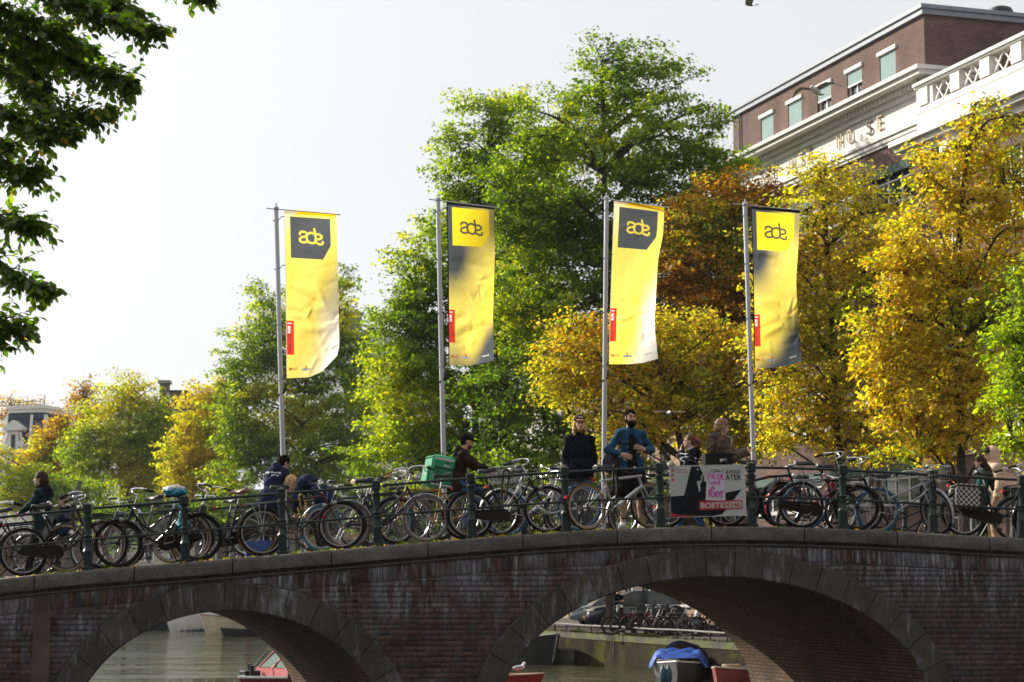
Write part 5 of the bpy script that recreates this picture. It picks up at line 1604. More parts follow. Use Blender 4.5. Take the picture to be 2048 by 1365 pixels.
# houses on the bank that closes the view to the left, standing behind the trees
def far_house(t0, wd, h, m, label, nwin=3):
 o = FB0 + FBN * 22 + FBD * t0 + Vector((0, 0, QZ - .1)); e = empty('canal_house', o, math.atan2(-FBD.y, -FBD.x), label, 'house', 'houses along the far bank')
 mb = MB(); mb.box((-wd / 2, 4, h / 2), (wd, 8, h)); me = mb.mesh('wall', False); metre_uv(me, lambda co: np.stack([co[:, 0] + co[:, 1], co[:, 2]], 1)); link('wall', me, m, e)
 mb = MB(); mb.prism([(-.2, 0), (8.2, 0), (4, 2.6)], lambda a, b, t_: Vector((t_, a, h + .01 + b)), -wd - .1, .1); mb.build('roof', mat('roof_slate', (0.045, 0.05, 0.06), .6, var=.2, vs=4), e, False)
 for r_ in range(int((h - 1) / 3)):
  for k in range(nwin):
   x = -wd * (k + .5) / nwin
   mb = MB(); mb.box((x, -.02, 1.9 + 3 * r_), (wd / nwin * .55, .1, 1.8)); f = mb.build('window', m_white, e, False)
   for sx_ in (-1, 1):
    mb = MB(); mb.box((x + sx_ * wd / nwin * .13, -.075, 1.9 + 3 * r_), (wd / nwin * .21, .012, 1.6)); mb.build('pane', m_glass, f, False)
t_ = -2
for i, (wd, h, m, lab) in enumerate(((9, 8, m_dbrick, 'dark house at the far bank, under the left elm'), (10, 7.5, m_obrick, 'orange brick house low behind the yellow tree on the far bank'), (9, 7.5, m_dbrick, 'dark brick house on the far bank below the yellow green tree'), (11, 7, mat('house_render', (.45, .43, .38), .8), 'pale house on the far bank at the left, behind the bicycles'), (12, 6.5, m_dbrick, 'brown house at the far left edge of the far bank'))):
 far_house(t_, wd, h, m, lab); t_ += wd + .1
# the streets behind the camera that shade the bridge's near side: houses on both banks
for k in range(7):
 canal_house(28 - 9.05 * k - 9, 28 - 9.05 * k, C_A, 15 + (k * 7) % 4, (m_dbrick, m_obrick, m_bbrick)[k % 3], ('first', 'second', 'third', 'fourth', 'fifth', 'sixth', 'seventh')[k] + ' brick house past the office wing, outside the right edge', roof='gable' if k % 2 else 'flat')
# pale panelled modern block with a grey roof house, between the left trees and the tall one
def ybox(name, par, o, x0, x1, y0, y1, z0, z1, m, rot=0.0):
 mb = MB(); mb.box(Vector(((x0 + x1) / 2, (y0 + y1) / 2, (z0 + z1) / 2)), (x1 - x0, y1 - y0, z1 - z0)); ob = mb.build(name, m, par, False); return ob
Yb = 165
a = at(690, 660, Yb); b = at(800, 800, Yb)
mod = empty('modern_block', (a.x, Yb, 0), R(17), 'pale panelled modern block with a grey roof hut, behind the trees left of centre', 'building')
m_panel = mat('pale_panel', (.62, .62, .58), .5, var=.04); m_gpan = mat('grey_cladding', (.16, .17, .19), .6, var=.1)
wz = b.x - a.x + 4
ybox('core', mod, None, 0, wz, .12, 10, QZ - .2, a.z - .1, m_gpan)
for r_ in range(6):
 for k in range(5):
  if r_ in (2, 4):
   ybox('window', mod, None, k * wz / 5 + .25, (k + 1) * wz / 5 - .25, .06, .3, a.z - 2.2 * r_ - 2.0, a.z - 2.2 * r_ - .5, m_glass)
  else:
   ybox('panel', mod, None, k * wz / 5 + .05, (k + 1) * wz / 5 - .05, 0, .2, a.z - 2.2 * r_ - 2.15, a.z - 2.2 * r_ - .05, m_panel)
ybox('roof_hut', mod, None, -1.2, 1.6, .8, 8, a.z - 1.5, a.z + 1.4, m_gpan)
ybox('hut_roof', mod, None, -1.35, 1.75, .65, 8.1, a.z + 1.403, a.z + 1.65, m_zinc)
# house with the tall chimney
Yc = 175
a = at(312, 765, Yc); b = at(332, 783, Yc)
ch = empty('chimney_house', (a.x, Yc, 0), R(0), 'dark roofed house with a tall brick chimney rising above the left trees', 'house')
zt_ = at(340, 784, Yc).z
mb = MB()
L_ = 6.0
mb.prism([(-3.0, 1), (L_, 1), (L_, zt_ - 3.5), (L_ - 3.4, zt_), (.9, zt_), (-3.0, zt_ - 5.5)], lambda x, z, t_: Vector((x, t_, z)), 0, 9)
mb.build('wall', m_dbrick, ch, False)
mb = MB()
mb.loft([[Vector((x, y, z)) for x, z in ((.9, zt_ + .02), (1.9 * 1.3, zt_ - 4.2), (2.1 * 1.3, zt_ - 4.2), (1.2, zt_ + .02))] for y in (-.25, -.01)]); mb.build('roof_edge', m_zinc, ch, False)
ybox('roof', ch, None, .95, L_ - 3.3, -.05, 9.1, zt_ + .003, zt_ + .15, m_dark)
stack = ybox('chimney', ch, None, .15, .9, 1, 2, zt_ - 2, a.z, m_bbrick)
ybox('chimney_cap', ch, None, .0, 1.05, .85, 2.15, a.z + .003, a.z + .28, mat('lead_cap', (.25, .25, .22), .8))
# white house with a slate mansard and iron cresting
Ym = 185
zl = lambda y: at(60, y, Ym).z
xl = lambda x: at(x, 860, Ym).x
mh = empty('mansard_house', (xl(50), Ym, 0), R(-14), 'white house with a blue slate mansard roof and iron cresting at the far left', 'house')
m_slate = brickmat('mansard_slate', (0.055, 0.075, 0.11), (0.04, 0.055, 0.085), (0.03, 0.04, 0.055), bw=.3, rh=.18, coord='Object', mort=.012)
W_ = xl(110) - xl(14); x0 = -W_ * .52
zr1, zr0, zcr, zfl = zl(825), zl(892), zl(818), zl(918)
def zx(px): return xl(px) - xl(50)
mb = MB(); mb.loft([[Vector((x0 + g, g, z)), Vector((x0 + W_ - g, g, z)), Vector((x0 + W_ - g, 6 - g, z)), Vector((x0 + g, 6 - g, z))] for g, z in ((0, zr0), (.25, zr0 + 1.2), (.42, zr1))]); mb.build('roof', m_slate, mh, False)
ybox('wall', mh, None, x0 - .1, x0 + W_ + .1, .05, 6, QZ - .2, zr0 - .003, m_white)
for z_, d_ in ((zr1 - .003, .1), (zr1 + .33, .22)):
 ybox('roof_cornice', mh, None, x0 + .42 - d_, x0 + W_ - .42 + d_, .42 - d_, 5.7 + d_, z_, z_ + .33, m_white)
for x in (x0 + .25, x0 + W_ * .63, x0 + W_ - .25):
 mb = MB(); mb.loft([[Vector((x - .13 + sgn, g - .12, z)), Vector((x + .13 + sgn, g - .12, z)), Vector((x + .13 + sgn, g + .1, z)), Vector((x - .13 + sgn, g + .1, z))] for g, z, sgn in ((0, zr0, 0), (.25, zr0 + 1.2, 0), (.42, zr1 - .2, 0))]); mb.build('corner_rib', m_white, mh, False)
for d_, z0_, z1_ in ((.0, zr0 - .5, zr0 - .02), (.3, zr0 - 1.5, zr0 - 1.2), (.15, zr0 - 2.4, zr0 - 1.9), (.4, zr0 - 2.7, zr0 - 2.42)):
 ybox('cornice', mh, None, x0 - d_ - .2, x0 + W_ + d_ + .2, -d_ - .1, .3, z0_, z1_, m_white)
for k in range(14):
 mb = MB(); mb.lathe([(.05, 0), (.08, .15), (.04, .4), (.05, .55)], 6, Vector((zx(47) + k * .17, -.25, zr0 - .62 + .1))); mb.build('baluster', m_white, mh)
ybox('balustrade_rail', mh, None, zx(45), zx(45) + 2.7, -.36, -.14, zr0 + .05, zr0 + .18, m_white)
dx0, dx1 = zx(19), zx(42)
ybox('dormer', mh, None, dx0, dx1, -.5, 1.2, zr0 - .6, zl(862), m_white)
win = ybox('window', mh, None, dx0 + .32, dx1 - .32, -.54, -.4, zr0 - .5, zl(870), m_glass)
ybox('mullion', mh, None, (dx0 + dx1) / 2 - .05, (dx0 + dx1) / 2 + .05, -.58, -.5, zr0 - .5, zl(870), m_dark)
mb = MB(); zd_ = zl(862); mb.prism([(dx0 - .45, zd_), (dx1 + .45, zd_), (dx1 + .45, zd_ + .22), ((dx0 + dx1) / 2, zd_ + .95), (dx0 - .45, zd_ + .22)], lambda x, z, t_: Vector((x, t_, z + .004)), -.75, .9); mb.build('pediment', m_white, mh, False)
for sg_, xx in ((-1, dx0), (1, dx1)):
 mb = MB(); mb.lathe([(0, -.1), (.28, -.1), (.34, 0), (.28, .1), (0, .1)], 12, Vector((xx + .18 * sg_, -.35, zr0 + .15)), 'y'); mb.tube(smooth_path([(xx + .3 * sg_, -.35, zr0 + .2), (xx + .22 * sg_, -.35, zr0 + .7), (xx + .05 * sg_, -.35, zr0 + 1.3)], 4), .12, 6); mb.build('scroll', m_white, mh)
m_iron = mat('iron_black', (.015, .015, .016), .5)
mb = MB(); zi = zr1 + .66
mb.tube([(x0 + .5, .5, zi + .12), (x0 + W_ - .5, .5, zi + .12)], .03, 4)
mb.tube([(x0 + .5, .5, zi + .34), (x0 + W_ - .5, .5, zi + .34)], .02, 4)
mb.build('cresting_rail', m_iron, mh)
for k in range(9):
 x = x0 + .5 + (W_ - 1) * k / 8; h_ = 1.1 if k % 4 == 0 else .62
 mb = MB(); mb.tube([(x, .5, zi), (x, .5, zi + h_)], [.03, .012], 4); mb.lathe([(0, -.07), (.07, 0), (0, .07)], 6, Vector((x, .5, zi + .5))); mb.build('cresting_spike', m_iron, mh)

def back_house(i, x0, wd, y, h, m):
 nth = ('first', 'second', 'third', 'fourth', 'fifth', 'sixth', 'seventh', 'eighth', 'ninth')[i]
 e = empty('canal_house', (x0, y, QZ - .1), 0, nth + ' brick house from the left in the row behind the photographer', 'house', 'houses behind the photographer')
 mb = MB(); mb.box((wd / 2, -5, h / 2), (wd, 10, h)); me = mb.mesh('wall', False); metre_uv(me, lambda co: np.stack([co[:, 0] + co[:, 1], co[:, 2]], 1)); link('wall', me, m, e)
 mb = MB(); mb.prism([(.2, 0), (-10.2, 0), (-5, 4)], lambda a, b, t_: Vector((t_, a, h + .01 + b)), -.1, wd + .1); mb.build('roof', mat('roof_slate', (0.045, 0.05, 0.06), .6), e, False)
 for r_ in range(int((h - 1) / 3.3)):
  for k in range(3):
   mb = MB(); mb.box((wd * (k + .5) / 3, .04, 2.2 + 3.3 * r_), (wd * .17, .1, 2)); f = mb.build('window', m_white, e, False)
   mb = MB(); mb.box((wd * (k + .5) / 3, .095, 2.2 + 3.3 * r_), (wd * .14, .012, 1.8)); mb.build('pane', m_glass, f, False)
for k in range(9):
 back_house(k, -34 + 9.05 * k, 9, -15 - (k % 2) * .3, 16 + (k * 5) % 4, (m_dbrick, m_obrick, m_bbrick)[k % 3])
# ---------------------------------------------------------------- trees
m_bark = mat('bark', (0.040, 0.030, 0.022), 0.95, var=.3, vs=3, bump=.6, bs=14)
m_leaf = leafmat('leaf', .58, .025)
def sphere_pts(n):
 v = rng.normal(size=(n, 3)); return v / np.linalg.norm(v, axis=1, keepdims=True)
def px_blob(px, py, rx, ry, Y, dep=None):
 p = at(px, py, Y); k = Y / FPX
 return (np.array(p), np.array((rx * k, (dep if dep else (rx + ry) / 2 * 0.85) * (k if not dep else 1), ry * k)))
def leaf_geo(C, N, T, ln, wd, fold=.25):
 """Two triangles folded along the midrib for each leaf: centres C, normals N, directions T."""
 S_ = np.cross(N, T); S_ /= np.linalg.norm(S_, axis=1, keepdims=True) + 1e-9
 a = C - T * ln[:, None] * .5; b = C + T * ln[:, None] * .5
 up = N * (wd * fold)[:, None]
 l = C + S_ * wd[:, None] * .5 + up - T * (ln * .06)[:, None]; r_ = C - S_ * wd[:, None] * .5 + up - T * (ln * .06)[:, None]
 n = len(C)
 V = np.stack([a, l, b, r_], 1).reshape(-1, 3)
 i = np.arange(n) * 4
 Fc = np.concatenate([np.stack([i, i + 2, i + 1], 1), np.stack([i, i + 3, i + 2], 1)])
 return V, Fc
def tree(name, label, cat, base, blobs, n_twig, n_leaf, size, palette, weights, spread=.45, group=None, droop=.35, trunk_r=.28, patch=2.2, shell=.5, limbs=26, bare=0.0, spray=1.0):
 vols = np.array([np.prod(q[1]) ** .8 for q in blobs]); vols /= vols.sum()
 pts, outn = [], []
 cnt = rng.multinomial(n_twig, vols)
 for (c, r_), k in zip(blobs, cnt):
  d = sphere_pts(k)
  rad = np.where(rng.random(k) < shell, rng.uniform(.78, 1.06, k), rng.uniform(.05, 1, k) ** .45)
  lump = 1 + .16 * np.sin(d[:, 0] * 5 + c[0]) * np.cos(d[:, 2] * 6 + c[1]) + .10 * np.sin(d[:, 2] * 11 + d[:, 0] * 9)
  pts.append(c + d * r_ * (rad * lump)[:, None]); outn.append(d * np.array([1, 1, .6]))
 TW = np.concatenate(pts); OD = np.concatenate(outn); OD /= np.linalg.norm(OD, axis=1, keepdims=True) + 1e-9
 base = np.array(base)
 e = empty(name, base, 0, label, cat, group)
 keep = TW[:, 2] > base[2] + 1.8
 TW, OD = TW[keep], OD[keep]
 m = len(TW)
 # limbs: trunk, main limbs to spread targets, a twig to every leaf cluster
 mb = MB()
 cen = np.average([q[0] for q in blobs], axis=0, weights=vols)
 hb = max(blobs, key=lambda q: q[0][2] + q[1][2]); top = hb[0] + np.array([0, 0, hb[1][2] * .35])
 tpath = [base, base + (0, 0, 1.5), base * .55 + cen * .45 + (0, 0, 0), cen * .75 + top * .25, top]
 tpath[2][2] = max(tpath[2][2], base[2] + 3)
 tp = np.array(smooth_path([tuple(q - base) for q in tpath], 5))
 mb.tube([tuple(q) for q in tp], np.linspace(trunk_r, .04, len(tp)), 8)
 mb.build('trunk', m_bark, e)
 mb = MB()
 nodes = [tp[i] for i in range(len(tp) // 2, len(tp))]; nodr = [.05] * len(nodes)
 sel = rng.choice(m, min(limbs, m), replace=False)
 zlo = len(tp) // 4
 for i in sel:
  tgt = TW[i] - base
  # leaves the trunk lower than its target
  j = int(np.argmin([abs(q[2] - (tgt[2] - .6 * math.hypot(tgt[0] - q[0], tgt[1] - q[1]))) + (0 if zlo < k < len(tp) - 2 else 50) for k, q in enumerate(tp)]))
  p0 = tp[j]; dd = tgt - p0; Ld = np.linalg.norm(dd)
  mid1 = p0 + dd * .33 + np.array([0, 0, .10 * Ld]) + rng.normal(size=3) * .04 * Ld; mid2 = p0 + dd * .68 + np.array([0, 0, .09 * Ld]) + rng.normal(size=3) * .05 * Ld
  path = smooth_path([tuple(p0), tuple(mid1), tuple(mid2), tuple(tgt)], 4)
  r0 = trunk_r * (.42 if Ld > 3 else .28)
  mb.tube(path, np.linspace(r0, .016, len(path)), 5)
  nodes += [np.array(q) for q in path[3:]]
 nod = np.array(nodes)
 tw = TW - base
 vs, fs = [], []
 for s0 in range(0, m, 400):
  blk = tw[s0:s0 + 400]
  dist = np.linalg.norm(blk[:, None] - nod[None], axis=2)
  nn = dist.argmin(1)
  for q, j in zip(blk, nn):
   if rng.random() < .75:
    p0 = nod[j]; mdp = (p0 + q) / 2 + np.array([0, 0, .08 * np.linalg.norm(q - p0)]) + rng.normal(size=3) * .06
    mb.tube([tuple(p0), tuple(mdp), tuple(q)], [.022, .014, .006], 3)
 mb.build('limbs', m_bark, e)
 # leaves in sprays round each twig end
 per = np.maximum(rng.poisson(n_leaf / max(m, 1), m), 3)
 thin = rng.random(m) < bare; per[thin] = (per[thin] * .25).astype(int) + 1
 idx = np.repeat(np.arange(m), per); n = len(idx)
 od = OD[idx]
 along = rng.uniform(-.9, .9, n) * spread * 1.25 * spray
 side = rng.normal(size=(n, 3)) * spread * np.array([.5, .5, .20])
 C = tw[idx] + od * along[:, None] + side
 C[:, 2] -= droop * np.abs(along) * .5
 N = rng.normal(size=(n, 3)) * .62 + np.array([0, 0, .85]) + od * .40
 N /= np.linalg.norm(N, axis=1, keepdims=True)
 T = rng.normal(size=(n, 3)) + od * .9 + np.array([0, 0, -droop]); T -= N * (T * N).sum(1)[:, None]; T /= np.linalg.norm(T, axis=1, keepdims=True) + 1e-9
 ln = size * np.clip(np.exp(rng.normal(size=n) * .32), .5, 1.9); wd = ln * rng.uniform(.55, .85, n)
 V, Fc = leaf_geo(C, N, T, ln, wd)
 pal_ = np.array(palette)
 # colours vary in patches through the crown, then leaf by leaf
 f = np.sin(TW[:, 0] / patch * 1.7 + 1.3 * np.sin(TW[:, 2] / patch * 1.1)) + np.cos(TW[:, 2] / patch * 1.9 + TW[:, 1] / patch) + rng.normal(size=m) * .5
 order = f.argsort().argsort() / m
 cw = np.cumsum(weights) / np.sum(weights)
 x = np.clip(order[idx] * .62 + rng.random(n) * .38, 0, .9999)
 k = np.searchsorted(cw, x); k = np.clip(k, 0, len(pal_) - 1)
 col = pal_[k] * rng.uniform(.5, 1.5, (n, 1)) * (1 + rng.normal(size=(n, 3)) * .06)
 col = np.clip(col, .003, .95)
 me = npmesh('foliage', V, Fc, np.concatenate([col, col]))
 link('foliage', me, m_leaf, e, kind='stuff')
 return e
G1, G2, G3, G4 = (0.028, 0.066, 0.008), (0.070, 0.13, 0.012), (0.14, 0.21, 0.018), (0.25, 0.29, 0.022)
Y1, Y2, Y3, O1, O2, BR = (0.25, 0.215, 0.030), (0.43, 0.295, 0.036), (0.42, 0.245, 0.028), (0.31, 0.145, 0.012), (0.20, 0.10, 0.012), (0.10, 0.065, 0.016)
def gb(px, Y, z=QZ):
 p = at(px, 1174, Y); return (p.x, p.y, z)
Yt = 84
tree('elm_tree', 'tallest green elm tree, rising above the middle of the bridge', 'tree', gb(1225, Yt),
     [px_blob(*q, Yt) for q in ((1205, 150, 105, 80), (1120, 240, 85, 95), (1270, 230, 150, 130), (1390, 280, 85, 100), (1180, 380, 160, 150), (1340, 400, 150, 140), (1440, 335, 70, 55), (1110, 540, 160, 160), (1270, 580, 180, 180), (1080, 740, 160, 150), (1260, 790, 160, 130), (1130, 930, 190, 100), (1410, 540, 110, 120), (1060, 400, 100, 130), (1080, 300, 60, 70))],
     1400, 128000, .15, [G1, G2, G3, G4, Y1], [22, 34, 26, 14, 4], spread=.50, shell=.55, trunk_r=.38, limbs=46, bare=.1)
tree('elm_tree', 'green elm tree left of the tallest one, behind the second flag', 'tree', gb(960, 90),
     [px_blob(*q, 90) for q in ((985, 225, 80, 60), (935, 320, 70, 90), (1020, 350, 110, 120), (940, 470, 95, 120), (1040, 540, 110, 140), (865, 540, 85, 90), (890, 660, 130, 130), (815, 670, 80, 90), (805, 800, 95, 120), (920, 830, 140, 130), (1020, 720, 110, 140), (850, 940, 140, 90), (1000, 960, 140, 80), (1080, 380, 60, 120))],
     1250, 124000, .15, [G1, G2, G3, G4, Y1], [14, 30, 30, 21, 5], spread=.52, shell=.52, trunk_r=.32, limbs=40, bare=.05)
tree('rust_tree', 'rust coloured tree crown between the third and fourth flags', 'tree', gb(1450, 79),
     [px_blob(*q, 79) for q in ((1455, 395, 85, 58), (1395, 460, 75, 80), (1490, 480, 105, 100), (1360, 540, 65, 65), (1545, 390, 45, 42), (1430, 570, 110, 80), (1500, 620, 100, 80), (1370, 640, 70, 60))],
     700, 36000, .13, [BR, O2, O1, Y3, G2, Y1, G3], [18, 20, 14, 12, 12, 14, 10], spread=.42, shell=.5, limbs=34, trunk_r=.25, patch=1.6)
tree('golden_tree', 'golden tree low between the second and fourth flags', 'tree', gb(1440, 73),
     [px_blob(*q, 73) for q in ((1170, 720, 95, 95), (1110, 770, 55, 60), (1290, 690, 85, 75), (1390, 700, 110, 85), (1480, 760, 110, 110), (1290, 790, 90, 70), (1380, 830, 120, 70), (1230, 860, 80, 60), (1480, 880, 90, 50))],
     850, 42000, .125, [BR, O2, O1, Y3, G2, Y2, Y1, G4, G2], [5, 8, 6, 11, 7, 20, 18, 16, 9], spread=.42, shell=.5, limbs=44, trunk_r=.25, patch=1.6)
tree('golden_tree', 'golden yellow tree behind the rightmost flag, below the lettered frieze', 'tree', gb(1690, 64),
     [px_blob(*q, 64) for q in ((1640, 360, 60, 50), (1690, 400, 85, 65), (1620, 460, 75, 80), (1720, 500, 95, 95), (1600, 590, 90, 100), (1700, 640, 110, 110), (1580, 730, 80, 90), (1690, 780, 120, 85), (1610, 850, 110, 60), (1560, 500, 55, 80), (1740, 880, 70, 40), (1795, 470, 55, 75), (1560, 640, 60, 110), (1800, 700, 60, 110))],
     1100, 45000, .12, [BR, O1, Y3, G2, Y2, Y1, G4, G3, G2], [4, 3, 8, 7, 24, 20, 17, 10, 7], spread=.38, shell=.5, limbs=44, trunk_r=.22, patch=1.5, bare=.12)
tree('golden_tree', 'large orange tinged tree at the right edge in front of the white parapet', 'tree', gb(1935, 55),
     [px_blob(*q, 55) for q in ((1950, 225, 48, 48), (1990, 280, 85, 75), (1890, 350, 85, 65), (2000, 400, 100, 90), (1880, 480, 100, 90), (1990, 560, 100, 100), (1850, 620, 95, 100), (1960, 700, 110, 110), (1850, 790, 110, 90), (1790, 740, 65, 70), (1930, 850, 110, 60), (1830, 900, 80, 40), (1790, 560, 55, 80), (1760, 660, 55, 80))],
     1150, 44000, .115, [G2, G3, G4, O1, Y3, Y2, Y1, O2, G2], [7, 12, 18, 4, 10, 24, 17, 3, 5], spread=.34, shell=.5, limbs=46, trunk_r=.22, patch=1.4, bare=.12)
tree('ash_tree', 'bright green leafy tree poking in at the right edge above the railing', 'tree', gb(2190, 46),
     [px_blob(*q, 46) for q in ((2055, 580, 38, 60), (2040, 680, 52, 80), (2060, 790, 80, 90), (2050, 880, 70, 45), (2150, 700, 110, 190))],
     420, 15000, .11, [G2, G3, G3, G4], [14, 34, 34, 18], spread=.3, shell=.55, limbs=16, trunk_r=.2, droop=.6)
tree('elm_tree', 'green and yellow elm tree behind the leftmost flag', 'tree', gb(600, 138),
     [px_blob(*q, 138) for q in ((525, 610, 42, 50), (590, 680, 80, 90), (500, 720, 65, 80), (670, 640, 45, 70), (690, 560, 22, 45), (560, 800, 100, 90), (680, 760, 70, 90), (470, 840, 60, 70), (620, 890, 110, 80), (730, 700, 28, 60), (720, 880, 60, 80), (520, 930, 100, 70))],
     1050, 80000, .185, [G1, G2, G3, G4, Y1, Y2], [14, 28, 24, 18, 10, 6], spread=.6, shell=.5, trunk_r=.3, limbs=36, bare=.14)
tree('yellow_tree', 'yellow tree low behind the blue plastic bag', 'tree', gb(400, 146),
     [px_blob(*q, 146) for q in ((405, 830, 55, 60), (370, 910, 50, 60), (430, 900, 50, 60), (400, 970, 70, 45), (440, 790, 30, 40))],
     520, 26000, .18, [G3, G4, Y1, Y2, Y3], [10, 22, 30, 26, 12], spread=.55, shell=.5, trunk_r=.2, limbs=20)
tree('linden_tree', 'yellow green tree in front of the house with the tall chimney', 'tree', gb(250, 160),
     [px_blob(*q, 160) for q in ((265, 790, 55, 50), (215, 850, 60, 60), (290, 860, 60, 70), (230, 930, 80, 60), (310, 940, 60, 60), (170, 900, 45, 60), (340, 860, 30, 50))],
     700, 40000, .20, [G2, G3, G4, Y1, Y2], [18, 30, 28, 17, 7], spread=.7, shell=.5, trunk_r=.25, limbs=26, bare=.1)
tree('thin_tree', 'thin brownish tree top against the sky right of the mansard house', 'tree', gb(165, 200),
     [px_blob(*q, 200) for q in ((165, 785, 32, 34), (150, 830, 35, 35), (185, 830, 35, 35))], 200, 4200, .22, [BR, O2, Y3, G4], [35, 30, 20, 15], spread=.6, shell=.35, trunk_r=.2, limbs=20, bare=.3)
tree('thin_tree', 'sparse tree behind the mansard house at the far left', 'tree', gb(25, 215),
     [px_blob(*q, 215) for q in ((15, 810, 40, 40), (60, 820, 40, 25), (20, 860, 45, 40))], 190, 3600, .22, [BR, O2, Y2, G4], [30, 25, 25, 20], spread=.6, shell=.35, trunk_r=.2, limbs=20, bare=.3)
tree('orange_tree', 'orange brown tree in front of the mansard house', 'tree', gb(100, 168),
     [px_blob(*q, 168) for q in ((105, 880, 38, 35), (80, 920, 45, 28), (130, 930, 38, 40), (125, 850, 18, 25))], 330, 15000, .19, [BR, O2, Y3, Y1, G4, G3], [16, 12, 18, 22, 20, 12], spread=.55, trunk_r=.2, limbs=16)
tree('low_tree', 'low bright green tree in the left corner behind the woman in the parka', 'tree', gb(40, 152),
     [px_blob(*q, 152) for q in ((20, 980, 55, 45), (70, 960, 45, 35), (110, 1000, 60, 50), (0, 920, 30, 30), (180, 1000, 60, 45))], 420, 24000, .17, [G2, G3, G4, Y1], [24, 34, 28, 14], spread=.5, trunk_r=.18, limbs=16)
tree('low_tree', 'dark green low growth behind the bicycles left of the two men in navy', 'tree', gb(420, 141),
     [px_blob(*q, 141) for q in ((330, 1040, 110, 45), (500, 1030, 110, 50), (660, 1010, 100, 55), (240, 1050, 80, 40))], 560, 30000, .17, [G1, G2, G3], [40, 40, 20], spread=.5, trunk_r=.18, limbs=16)
tree('low_tree', 'dark green low growth behind the bicycles right of the courier', 'tree', gb(960, 94),
     [px_blob(*q, 94) for q in ((800, 1030, 100, 50), (960, 1030, 110, 50), (1110, 1030, 100, 50), (1260, 1000, 90, 60), (1380, 1010, 80, 50))], 560, 26000, .13, [G1, G2, G3, Y3], [38, 38, 18, 6], spread=.42, trunk_r=.18, limbs=16)

